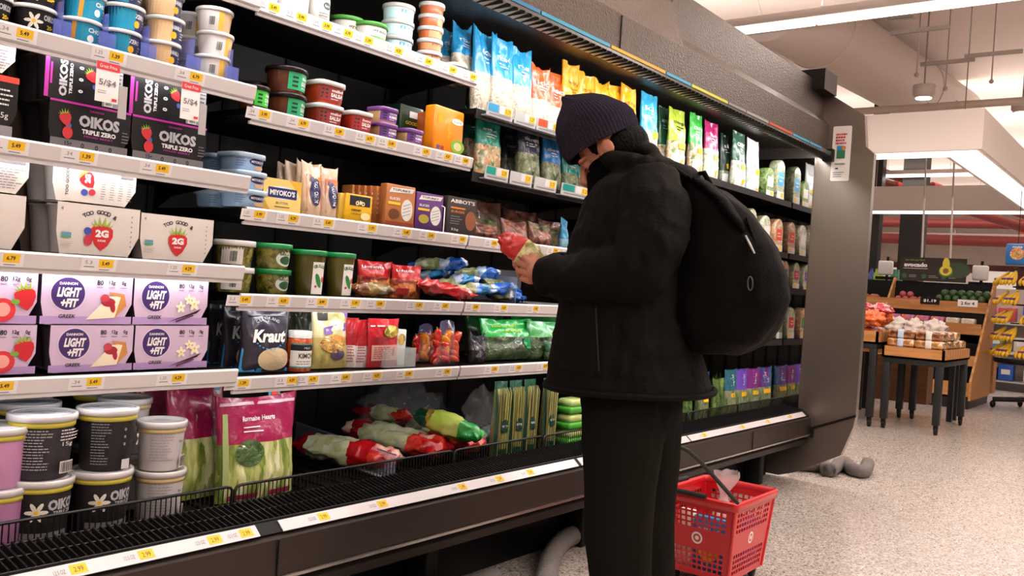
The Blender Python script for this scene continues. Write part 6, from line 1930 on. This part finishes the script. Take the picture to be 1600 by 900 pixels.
# red line art on the packet
# ================================================================== RED BASKET
RD = M('#c40f18', .32, coat=.3)
bx0, bx1, by0, by1, BZ = 3.045, 3.445, 1.268, 1.588, .345
cx_, cy_ = (bx0 + bx1) / 2, (by0 + by1) / 2
bt = thing('shopping_basket', 'red rolling shopping basket with white ring marks standing on the floor behind the shopper', 'basket', (cx_, cy_, 0))
WX, WY = .188, .148     # half sizes under the rim
def wallpt(side, u, v):
    k = .84 + .16 * v
    z = .045 + (BZ - .02 - .045) * v
    hx, hy = WX * k, WY * k
    if side == 'w': return V((-hx, -(u - .5) * 2 * hy * -1, z))
    if side == 'e': return V((hx, (u - .5) * 2 * hy, z))
    if side == 's': return V(((u - .5) * 2 * hx, -hy, z))
    return V(((u - .5) * 2 * hx, hy, z))
for side, nu in (('w', 37), ('s', 47), ('e', 37), ('n', 47)):
    g = G(); nv = 41
    idx = {}
    vs, fs = [], []
    out = {'w': V((-1, 0, 0)), 'e': V((1, 0, 0)), 's': V((0, -1, 0)), 'n': V((0, 1, 0))}[side]
    for j in range(nv + 1):
        for i in range(nu + 1):
            idx[i, j] = len(vs); vs.append(wallpt(side, i / nu, j / nv))
    def hole(i, j):
        if i < 4 or i > nu - 5: return False
        if i % 3 == 0: return False
        if 26 <= j <= 36: return (j - 26) % 3 != 2 or False
        if 3 <= j <= 14: return (j - 3) % 3 != 2
        return False
    keep = [(i, j) for j in range(nv) for i in range(nu) if not hole(i, j)]
    for i, j in keep: fs.append((idx[i, j], idx[i + 1, j], idx[i + 1, j + 1], idx[i, j + 1]))
    g.add(vs, fs, RD)
    n0 = len(g.v)
    th = .0028
    g.add([p - out * th for p in vs], [f[::-1] for f in fs], RD)
    # hole and border edges
    edges = {}
    for f in fs:
        for a, b in zip(f, f[1:] + f[:1]): edges[(a, b)] = 1
    rim_ = [(a, b, b + n0, a + n0) for (a, b) in edges if (b, a) not in edges]
    g.f += rim_; g.m += [g.mi(RD)] * len(rim_); g.sm += [False] * len(rim_)
    w_ = g.build('basket_side', bt)
    def sf(u, v, l, side=side, out=out): return wallpt(side, u, v) + out * (l + .0005)
    p = Print(sf); cu, cv, ru = .5, .5, .085
    asp = (2 * (WY if side in 'we' else WX)) / .28
    for r_, m_ in ((1, WHITE), (.70, RD), (.36, WHITE)): p.ell(cu, cv, ru * r_ / asp * 1.0, ru * r_ * .95, m_, 28)
    p.build(w_, 'ring_mark')
def rrect(hx, hy, r, z, n=6):
    out = []
    for sx, sy, a0 in ((1, 1, 0), (-1, 1, 90), (-1, -1, 180), (1, -1, 270)):
        for k in range(n + 1):
            a = math.radians(a0 + 90 * k / n); out.append(V((sx * (hx - r) + r * math.cos(a), sy * (hy - r) + r * math.sin(a), z)))
    return out
g = G()
rings = [rrect(WX - .004, WY - .004, .012, BZ - .022), rrect(WX + .003, WY + .003, .015, BZ - .034), rrect(WX + .012, WY + .012, .02, BZ - .032), rrect(WX + .016, WY + .014, .022, BZ - .006), rrect(WX + .013, WY + .011, .02, BZ), rrect(WX + .002, WY + .002, .015, BZ), rrect(WX - .004, WY - .004, .012, BZ - .008), rrect(WX - .004, WY - .004, .012, BZ - .022)]
g.loft(rings, RD, cap=False); g.build('rim', bt)
g = G(); g.box(-WX * .84, WX * .84, -WY * .84, WY * .84, .042, .048, RD); g.build('bottom', bt)
g = G()
for s in (-1, 1):
    for q2 in (-1, 1): g.tube([(s * (WX * .84 - .001), q2 * (WY * .84 - .001), .045), (s * (WX - .001), q2 * (WY - .001), BZ - .02)], .0065, RD, 8)
g.build('corner_rib', bt)
for s in (-1, 1):
    for q2 in (-1, 1):
        g = G(); X = Matrix.Rotation(math.pi / 2, 4, 'X')
        g.lathe([(.004, -.009), (.019, -.009), (.021, -.005), (.021, .005), (.019, .009), (.004, .009)], DARK, 20, X=Matrix.Translation((s * .125, q2 * .10, .021)) @ X)
        g.box(s * .125 - .010, s * .125 + .010, q2 * .10 - .014, q2 * .10 + .014, .026, .045, DARK, .002)
        g.build('wheel', bt)
HB = M('#2b2928', .5)
# raised handle: pivots at the near corner of the -Y side, leans back over the basket towards the shopper
BI = Matrix.Translation((-cx_, -cy_, 0))
hA = V((.15, -WY - .014, BZ - .012)); 
hA = BI @ (onY(1152, 786, by0 - .004))
def bpt(px, py, Y): return BI @ onY(px, py, Y)
g = G()
near = [bpt(1152, 786, by0 - .006), bpt(1122, 752, by0 + .00), bpt(1095, 722, by0 + .01), bpt(1075, 704, by0 + .02), bpt(1055, 695, by0 + .04), bpt(1040, 693, by0 + .08)]
farp = [V((p.x, WY * 2 - (p.y + WY) - WY + 0.0, p.z)) for p in near]
hp_ = near + [near[-1] + V((-.01, .04, 0))] + [V((p.x, -p.y, p.z)) for p in [near[-1] + V((-.01, .04, 0))] + near[::-1]]
g.tube(hp_, .0085, HB, 10, flat=.8)
g.build('raised_handle', bt)
g = G()
g.tube([(WX * .2, WY + .010, BZ + .006), (-WX * .6, WY + .012, BZ + .008), (-WX - .02, WY + .006, BZ + .008), (-WX - .03, WY - .03, BZ + .008), (-WX - .03, -WY * .3, BZ + .008)], .010, HB, 10); 
g.build('folded_handle', bt)
# what is in the basket
z = .049
def inb(name, label, cat, x, y, w, d, h, col, art=None, rz=0):
    t = thing(name, label, cat, (cx_ + x, cy_ + y, z), rz)
    g = G(); g.box(-w / 2, w / 2, -d / 2, d / 2, 0, h, col, .003); g.build('box', t)
    if art:
        p = Print(lambda u, v, l: V((-w / 2 - l, -u, v))); art(p, d, h); p.build(t)
inb('grocery_box', 'bright blue box standing in the red basket, seen through the holes', 'box', -.115, -.03, .04, .13, .21, M('#2a7fc0', .35), lambda p, w, h: (p.text('MILK', 0, h * .75, w=w * .7, h=h * .12, mat=WHITE, bold=.04), p.ell(0, h * .4, w * .3, w * .3, YEL)), .03)
inb('grocery_box', 'white and yellow box in the red basket beside the blue one', 'box', -.118, .07, .035, .06, .22, M('#e2ddd0', .4), lambda p, w, h: p.rect(-w * .4, w * .4, h * .4, h * .7, M('#e0962c', .4)))
inb('grocery_box', 'dark teal box lying at the bottom of the basket', 'box', .03, .0, .20, .16, .10, M('#1f6a70', .4), None, .06)
inb('grocery_box', 'purple box standing on the right inside the basket', 'box', .06, -.105, .12, .03, .19, M('#5a3f9a', .4), None)
g = G()
rings = []
for i in range(15):
    v = i / 14
    r_ = .05 * (1 - .62 * math.exp(-((v - .62) / .16) ** 2)) * (.7 + .5 * v)
    rings.append([(r_ * math.cos(a) * (1 + .25 * noise.noise(V((math.cos(a) * 2, math.sin(a) * 2, v * 5)))) + .03 * v, r_ * .8 * math.sin(a) * (1 + .25 * noise.noise(V((math.cos(a) * 2, 5, v * 5)))), v * .24 + .012 * noise.noise(V((math.cos(a) * 3, math.sin(a) * 3, 1))) * v) for a in [2 * math.pi * k / 26 for k in range(26)]])
g.loft(rings, CLEAR('#f0d8d8', .42, .12), cap=False)
t = thing('produce_bag', 'clear twisted plastic bag with something pink sticking up out of the red basket', 'plastic bag', (cx_ + .075, cy_ + .02, .152))
g.build('clear_bag', t)
g = G(); g.ball((0, 0, .06), (.045, .035, .055), MIX(('#d89a94', '#e8b8b0', '#c87a78'), 20), 18, 12); g.build('pink_contents', t)

# ================================================================== HOSES ON THE FLOOR
HO = M('#6a6462', .7, bump=.6, bscale=60)
def hose(label, pts, r, n=14):
    c = V(pts[0])
    P = []
    P_ = [V(p) for p in pts]
    for i in range(len(P_) - 1):
        p0, p1, p2, p3 = P_[max(i - 1, 0)], P_[i], P_[i + 1], P_[min(i + 2, len(P_) - 1)]
        for k in range(6):
            t = k / 6
            P.append(.5 * ((2 * p1) + (-p0 + p2) * t + (2 * p0 - 5 * p1 + 4 * p2 - p3) * t * t + (-p0 + 3 * p1 - 3 * p2 + p3) * t ** 3))
    P.append(P_[-1])
    g = G(); g.tube(P, [r * (1 + .04 * math.sin(k * 2.1)) for k in range(len(P))], HO, n)
    tag(g.build('insulated_hose'), label, 'hose')
r_ = .042
hose('grey foam hose snaking out on the floor by the steel end panel', [(5.68, 2.02, r_), onZ(1285, 728, r_), onZ(1296, 735, r_), onZ(1318, 722, r_), onZ(1332, 733, r_), onZ(1350, 736, r_), onZ(1356, 724, r_)], r_)
hose('grey hose coming from under the case behind the shopper', [onZ(905, 832, .045), onZ(880, 845, .045), onZ(862, 870, .045), onZ(852, 915, .045), onZ(850, 990, .045)], .04)
hose('dark hose lying under the case in the kick space', [(.9, 1.93, .04), (1.8, 1.92, .04), (2.3, 1.93, .04), (2.5, 1.92, .04)], .035)

# ================================================================== PRODUCE AREA BEYOND
WD = RAMPMAT('wood', 'wave', 3, ((.0, '#a86f38'), (.5, '#b87d44'), (1, '#c48c54')), .5, (1, 1, 8))
IRON = M('#1f2122', .45, .2)
def table(label, x0, x1, y0, y1, h, lip):
    t = thing('produce_table', label, 'table', ((x0 + x1) / 2, (y0 + y1) / 2, 0))
    hx, hy = (x1 - x0) / 2, (y1 - y0) / 2
    g = G()
    for a in ((-hx, hx, -hy, -hy + .02), (-hx, hx, hy - .02, hy), (-hx, -hx + .02, -hy, hy), (hx - .02, hx, -hy, hy)): g.box(*a, h - lip, h, WD)
    g.box(-hx, hx, -hy, hy, h - lip, h - lip + .015, WD); g.build('tray_top', t)
    g = G(); g.box(-hx + .01, hx - .01, -hy + .01, hy - .01, h - lip - .05, h - lip, IRON, .004); g.build('frame', t)
    for sx in (-1, 1):
        for sy in (-1, 1):
            x, y = sx * (hx - .04), sy * (hy - .04)
            g = G(); g.box(x - .03, x + .03, y - .03, y + .03, .09, h - lip - .04, IRON, .004); l = g.build('leg', t)
            g = G(); g.lathe([(.004, -.012), (.036, -.012), (.038, 0), (.036, .012), (.004, .012)], DARK, 18, X=Matrix.Translation((x + .01, y, .038)) @ Matrix.Rotation(math.pi / 2, 4, 'X')); g.box(x - .02, x + .02, y - .018, y + .018, .05, .10, DARK, .003); g.build('caster', l)
    return t
table('low wooden-topped produce table on black legs with bread packs', 8.45, 9.55, 1.73, 2.25, .75, .10)
table('taller wooden-topped produce table behind left with carrot bags', 8.40, 9.5, 2.28, 3.05, .87, .11)
BR = [MIX(('#5a2c14', '#94582c', '#c08a54', '#5a3018', '#d8b894'), 14, .15), MIX(('#7a4420', '#b07a44', '#d8a870', '#e8d0b8'), 14, .15), MIX(('#4a2414', '#7a4424', '#b07a4c', '#c8a488'), 16, .15)]
bk = 0
for lv in range(3):
    for iy, y in enumerate((1.875, 2.11)):
        for ix in range(4):
            if lv == 2 and ix == 3: continue
            x = 8.60 + ix * .255
            bk += 1
            t = thing('bread_pack', f'pack of brown rolls, {["bottom", "middle", "top"][lv]} layer, {["near", "far"][iy]} side, {ordn[ix]} from front', 'bread pack', (x, y, .668 + lv * .080), group='packs of brown rolls')
            g = G(); g.box(-.115, .115, -.115, .115, 0, .076, BR[(ix + lv) % 3], .02); g.build('pack_body', t)
            g = G(); g.box(-.118, -.07, -.028, .028, .0, .078, M('#b8cce0' if (ix + iy) % 2 else '#dcd6d0', .4), .01); g.build('paper_label', t)
ORG = MIX(('#e0581c', '#f07a2c', '#d84a18', '#f0985c'), 10, .25, (1, 5, 3))
for i in range(6):
    x, y = 8.56 + (i % 2) * .30, 2.47 + (i // 2) * .20
    o = roll_pack('carrot_bag', f'clear bag of orange carrots, lower layer, {["near", "far"][i % 2]} side, {["right", "middle", "left"][i // 2]}', 'carrot bag', (x, y + .12, .84), (x + .16, y - .08, .86), .085, [(.25, CAU), (.85, ORG), (1, CAU)], 170 + i, 'carrot bags', wr=.01)
for i in range(6):
    x, y = 8.6 + (i % 2) * .26, 2.40 + (i // 2) * .22
    crumple('carrot_bag', f'orange carrot bag in the upper layer, {["near", "far"][i % 2]} side, {["right", "middle", "left"][i // 2]}', 'carrot bag', (x, y, .90), (.11, .11, .07), 20 + i, ORG)
for i in range(4):
    crumple('radish_bag', f'clear bag of red radishes on top of the carrots, {ordn[i]} from the right', 'radish bag', (8.75 + .1 * (i % 2), 2.36 + .19 * i, 1.01), (.10, .10, .05), 40 + i, MIX(('#b81c2c', '#d8384a', '#f0c8c8', '#a81828'), 14, .25))
for i in range(4):
    crumple('produce_bag', f'crumpled white plastic bag behind the bread packs, {ordn[i]} from the left', 'plastic bag', (9.72 + .06 * (i % 2), 2.65 - .18 * i, .80), (.10, .11, .09), 50 + i, M('#d8ccc4', .3, coat=.5, bump=.5, bscale=20))
# little stand under those bags
t = thing('display_stand', 'narrow wooden stand with iron legs behind the low produce table', 'stand', (9.83, 2.35, 0))
g = G(); g.box(-.13, .13, -.5, .5, .62, .80, WD); g.box(-.12, .12, -.22, .30, .14, .60, RAMPMAT('wood', 'wave', 3, ((.0, '#6e4526'), (1, '#8a5a34')), .5, (1, 1, 8))); g.build('crate_body', t)
for sx in (-1, 1):
    for sy in (-1, 1):
        g = G(); g.box(sx * .10 - .025, sx * .10 + .025, sy * .44 - .025, sy * .44 + .025, 0, .62, IRON); g.build('leg', t)
# stepped rack
rk = thing('produce_rack', 'stepped wooden produce rack with black inserts behind the tables', 'rack', (11.9, 3.3, 0))
RM = Matrix.Translation((-11.9, -3.3, 0))
ya, yb = 2.02, 4.9
tiers = [(12.0, 1.10, 1.23, 'top'), (11.72, .84, .97, 'second'), (11.46, .48, .60, 'third'), (11.25, .14, .30, 'bottom')]
for X, z0, z1, nm in tiers:
    g = G(); g.box(X - .02, X, ya, yb, z0, z1, WD, 0, RM); g.build('front_board', rk)
    g = G(); g.box(X, X + .30, ya + .02, yb - .02, z0 + .02, z0 + .05, BLACK, 0, RM); g.box(X + .28, X + .30, ya + .02, yb - .02, z0, z1 + .14, BLACK, 0, RM); g.build('black_insert', rk)
for y in (ya - .025, (ya + yb) / 2 - .3, yb):
    g = G(); g.prism([(11.20, .10), (11.20, .32), (12.28, 1.50), (12.36, 1.50), (12.36, .10)], y, y + .025, 'y', WD, RM); g.build('side_board', rk)
g = G(); g.box(11.22, 12.4, ya, yb, 0, .12, IRON, 0, RM); g.box(12.30, 12.36, ya, yb, .1, 1.46, BLACK, 0, RM); g.build('base', rk)
g = G(); g.box(12.38, 12.60, ya - .05, ya + .55, .12, .60, WD, 0, RM); g.build('end_crate', rk)
# sign
sp = onX(1457, 426, 12.25)
a_, b_ = onX(1406, 430, 12.25), onX(1510, 430, 12.25)
hw_ = abs(a_.y - b_.y) / 2
t = thing('produce_sign', 'dark board sign with avocado picture above the produce rack', 'sign', (12.25, sp.y, 1.47))
g = G(); g.box(-.01, .01, -hw_, hw_, 0, .30, M('#39302c', .5)); g.build('board', t)
p = Print(lambda u, v, l: V((-.01 - l, -u, v)))
p.text('say the perfect', -hw_ * .55, .265, w=hw_ * .62, h=.022, mat=M('#9ab83c', .5), shear=.2); p.text('avocado', -hw_ * .52, .205, w=hw_ * .72, h=.055, mat=WHITE, bold=.05); p.rect(-hw_ * .9, -hw_ * .15, .155, .160, WHITE)
for k in range(3): p.ell(-hw_ * .85 + k * hw_ * .6, .06, .03, .03, M('#2c5a3a', .5)); p.lines(-hw_ * .7 + k * hw_ * .6, -hw_ * .4 + k * hw_ * .6, .04, .08, 2, M('#a8a09a', .5), k)
p.ell(hw_ * .72, .15, .16, .10, M('#33452a', .5)); p.ell(hw_ * .40, .13, .085, .07, M('#4c6a24', .5)); p.ell(hw_ * .40, .145, .072, .065, M('#d8c83c', .5)); p.ell(hw_ * .40, .225, .042, .08, M('#d8c83c', .5)); p.ell(hw_ * .40, .14, .034, .034, M('#8a5424', .5))
p.build(t)
g = G()
for y in (-hw_ * .5, hw_ * .35): g.tube([(0, y, .30), (0, y + .05, 2.3)], .012, M('#c8bdb4', .5), 6)
g.build('hanging_rod', t)
def fruit(name, label, cat, x, y, z, r, mat, grp, sq=(1, 1, 1)):
    g = G(); g.ball((0, 0, r * sq[2]), (r * sq[0], r * sq[1], r * sq[2]), mat, 12, 8)
    tag(g.build(name, loc=(x, y, z)), label, cat, grp)
q = random.Random(9)
AVO, SWP, ONI, APL = M('#2f4a1c', .4), M('#9a5434', .5), M('#a84a4a', .4), M('#b8281c', .25, coat=.5)
def heap(name, word, cat, X, z, y0, y1, n, r, mat, grp, sq=(1, 1, 1)):
    nn = max(1, int((y1 - y0) / (2.05 * r)))
    for i in range(n):
        lay, k = divmod(i, nn * 2)
        row, kk = divmod(k, nn)
        y = y1 - (kk + .5 + .5 * (lay % 2)) * (y1 - y0) / nn
        fruit(name, f'{word}, {"lower" if lay == 0 else "upper"} {["front", "rear"][row]} line, {ordn[min(kk, 9)]} from left', cat, X + .05 + row * r * 2.0 + lay * r, y, z + lay * r * 1.5, r, mat, grp, sq)
heap('avocado', 'green avocado on the top tier', 'avocado', 12.0, 1.20, 2.05, 2.62, 24, .045, AVO, 'avocados', (1, 1, 1.2))
heap('sweet_potato', 'brown sweet potato on the top tier', 'sweet potato', 12.0, 1.18, 3.3, 4.3, 18, .055, SWP, 'sweet potatoes', (1, 1.0, .8))
heap('onion', 'red onion beside the avocados', 'onion', 12.0, 1.18, 2.66, 3.1, 12, .042, ONI, 'red onions')
heap('apple', 'red apple on the bottom tier', 'apple', 11.25, .19, 2.2, 4.2, 30, .045, APL, 'red apples')
heap('tomato', 'red tomato on the third tier', 'tomato', 11.46, .53, 3.0, 4.2, 20, .04, M('#c8401c', .25, coat=.5), 'tomatoes')
for i in range(8):
    y = 2.18 + i * .17
    t = thing('berry_pack', f'clear pack of {"pale salad" if i < 2 else "pinkish red fruit"} on the second tier, {ordn[i]} from the right', 'fruit pack', (11.83, y, .91), group='fruit packs on the second tier')
    g = G(); g.box(-.07, .07, -.075, .075, 0, .12, MIX(('#c8303c', '#e07a6a', '#a85a9a'), 20) if i >= 2 else CAU, .015); g.build('pack_body', t)
for px, py, lb, tx in ((1453, 469, 'small black price chalk card clipped to the top board, left', '$1.19'), (1512, 473, 'small white price card clipped to the top board, right', '2 for 4')):
    p_ = onX(px, py, 11.97)
    t = thing('price_card', lb, 'price card', (11.972, p_.y, p_.z - .05))
    g = G(); g.box(-.004, .004, -.11, .11, 0, .085, DARK if px < 1500 else WHITE); g.build('card', t)
    p = Print(lambda u, v, l: V((-.004 - l, -u, v))); p.text(tx, 0, .042, w=.15, h=.04, mat=WHITE if px < 1500 else INK, bold=.03); p.build(t)
for px, py, X, lb in ((1384, 418, 12.6, 'white hanging scale dial on a black bracket, left of the sign'), (1532, 426, 12.6, 'white hanging scale dial on a black bracket, right of the sign')):
    p_ = onX(px, py, X)
    t = thing('produce_scale', lb, 'scale', (X, p_.y, 0))
    g = G(); g.box(-.05, .05, -.09, .09, p_.z - .1, p_.z + .09, M('#e0dad6', .4), .02); g.build('dial_box', t)
    g = G(); g.tube([(.08, .0, 0), (.08, .0, p_.z + .15)], .018, DARK, 8); g.box(.04, .10, -.14, .14, p_.z - .16, p_.z - .12, DARK); g.build('post', t)
for i, (px, c) in enumerate(((1362, '#2a4a9a'), (1370, '#9ab82c'), (1377, '#b8c82c'), (1398, '#1f7a4c'), (1404, '#2a9a6c'))):
    p_ = onX(px, 425, 12.9)
    g = G(); g.lathe([(.05, 0), (.055, .02), (.055, .20), (.02, .26), (.02, .30)], M(c, .3, coat=.4), 16)
    tag(g.build('drink_bottle', loc=(12.9, p_.y, 1.33)), ['blue', 'lime', 'yellow-green', 'dark green', 'sea green'][i] + ' drink bottle on the shelf behind the rack, left of the sign', 'bottle')
g = G(); g.box(12.75, 13.1, 3.2, 5.6, 0, 1.33, M('#2a2624', .6)); tag(g.build('drinks_counter'), 'dark counter behind the stepped rack carrying drink bottles', 'counter')
# banana stand
bs = thing('banana_stand', 'black wheeled stand hung with banana bunches at the right edge', 'stand', (12.0, 1.50, 0))
g = G(); g.tube([(0, 0, .12), (0, 0, 1.75)], .04, DARK, 12); g.build('pole', bs)
g = G(); g.lathe([(.05, .52), (.40, .54), (.42, .56), (.42, .60), (.40, .60), (.38, .57), (.05, .56)], DARK, 32); g.build('round_tray', bs)
for a in (.4, 1.97, 3.54, 5.11):
    g = G(); g.tube([(0, 0, .13), (.40 * math.cos(a), .40 * math.sin(a), .10)], .03, DARK, 8); l = g.build('foot', bs)
    g = G(); g.ball((.40 * math.cos(a), .40 * math.sin(a), .045), (.045, .03, .045), BLACK, 14, 10); g.build('caster', l)
g = G()
for z_ in (.75, .95, 1.17, 1.38, 1.6):
    g.tube([(.26 * math.cos(t_), .26 * math.sin(t_), z_ + .06) for t_ in [2 * math.pi * k / 24 for k in range(25)]], .008, DARK, 6)
g.build('hook_ring', bs)
BAN, BANG = M('#e8b81c', .4), M('#b8a81c', .45)
bunch0 = None
for r_i, z_ in enumerate((.62, .80, 1.00, 1.22, 1.45)):
    for k in range(6):
        a = math.radians(100 + k * 38 + 10 * (r_i % 2))
        x, y = 12.0 + .30 * math.cos(a), 1.50 + .30 * math.sin(a)
        lb = f'bunch of yellow bananas, {["lowest", "second lowest", "middle", "second highest", "highest"][r_i]} ring, {ordn[k]} from the left'
        if bunch0 is None:
            bunch0 = thing('banana_bunch', lb, 'bananas', (x, y, z_), a, 'banana bunches')
            for j in range(5):
                g = G(); s = (j - 2) * .32
                P = []
                for m in range(7):
                    t_ = m / 6
                    rr = .03 + .13 * math.sin(t_ * 1.9); P.append((rr * math.cos(s * (1 - .3 * t_)), rr * math.sin(s * (1 - .3 * t_)) * 1.2, .15 - .15 * t_ - .02 * math.sin(t_ * 3)))
                g.tube(P, [.008, .015, .021, .023, .022, .017, .006], BAN if j % 2 else M('#d8a818', .4), 8); g.build('banana', bunch0)
            g = G(); g.tube([(.03, 0, .13), (.01, 0, .17)], [.02, .014], BANG, 8); g.build('crown', bunch0)
            g = G(); g.box(.08, .155, -.07, .07, .06, .085, M('#6a3a7c', .4), .008); g.build('purple_band', bunch0)
        else: dup(bunch0, (x, y, z_), a + .2 * math.sin(k * 3 + r_i), label=lb)
p_ = onX(1590, 397, 11.8)
t = thing('hanging_pack', 'blue snack pack hanging above the banana stand', 'snack pack', (11.8, p_.y, p_.z - .13))
g = G(); g.box(-.03, .03, -.12, .12, 0, .25, FILM('#1f6fb8'), .02); g.build('pack_body', t)
p = Print(lambda u, v, l: V((-.03 - l, -u, v))); p.ell(0, .13, .075, .07, MIX(('#e8e0c8', '#d84a3c', '#e8b83c', '#4aa04c'), 30)); p.text('nuts', 0, .21, w=.1, h=.025, mat=WHITE, bold=.03); p.build(t)
g = G(); g.tube([(0, 0, .25), (0, 0, HC - p_.z + .13)], .004, DARK, 5); g.build('hang_wire', t)
# far gondolas with goods
def gondola(label, X, y0, y1, h, cols, seed, word):
    t = thing('store_shelving', label, 'shelving', (X, (y0 + y1) / 2, 0)); L = (y1 - y0) / 2
    g = G(); g.box(.0, .05, -L, L, 0, h, M('#bdb2aa', .6)); g.box(-.45, 0, -L, L, 0, .12, M('#4a4440', .6)); g.build('back', t)
    q = random.Random(seed)
    zs = [.14 + (h - .2) * k / 3 for k in range(3)]
    for zi, z_ in enumerate(zs):
        g = G(); g.box(-.42, 0, -L, L, z_ - .02, z_, M('#c8bfb8', .5)); g.box(-.43, -.42, -L, L, z_ - .04, z_, RAIL); g.build('shelf', t)
        y = -L + .1; k = 0
        while y < L - .15 and k < 10:
            w = q.uniform(.12, .26); hh = q.uniform(.18, .26)
            g = G(); g.box(-.11, .11, -w / 2, w / 2, 0, hh, M(q.choice(cols), .4), .01); g.box(-.112, -.11, -w * .3, w * .3, hh * .4, hh * .7, WHITE)
            tag(g.build('packaged_item', loc=(X - .27, (y0 + y1) / 2 + y + w / 2, z_ + .001)), f'{word}, {["bottom", "middle", "top"][zi]} shelf, {ordn[k]} from the right', 'packaged goods', word)
            y += w + q.uniform(.01, .15); k += 1
gondola('low far shelving seen behind the banana stand', 15.2, .6, 3.0, 1.5, ('#2a5ab8', '#d8d0c8', '#3aa0c8', '#e8c83c', '#c8484a'), 3, 'boxed goods on the far low shelving')
gondola('taller far shelving beyond the produce rack', 19.5, 3.4, 8.5, 1.9, ('#7a3a34', '#c8bfb4', '#4a6a3c', '#c88a3c', '#5a5a6a'), 5, 'goods on the tall far shelving')
t = thing('wall_display', 'dark red lit display panel on the far wall under the ceiling lights', 'display', (X1R - .06, 4, 1.8))
g = G(); g.box(0, .05, -7, 7, 0, 1.0, M('#5c2a24', .6)); g.build('panel', t)
g = G()
for k in range(9): g.box(-.01, 0, -6.6 + k * 1.5, -5.6 + k * 1.5, .2, .8, M('#e8dcd0', .5, emit=.5))
g.build('lit_panes', t)
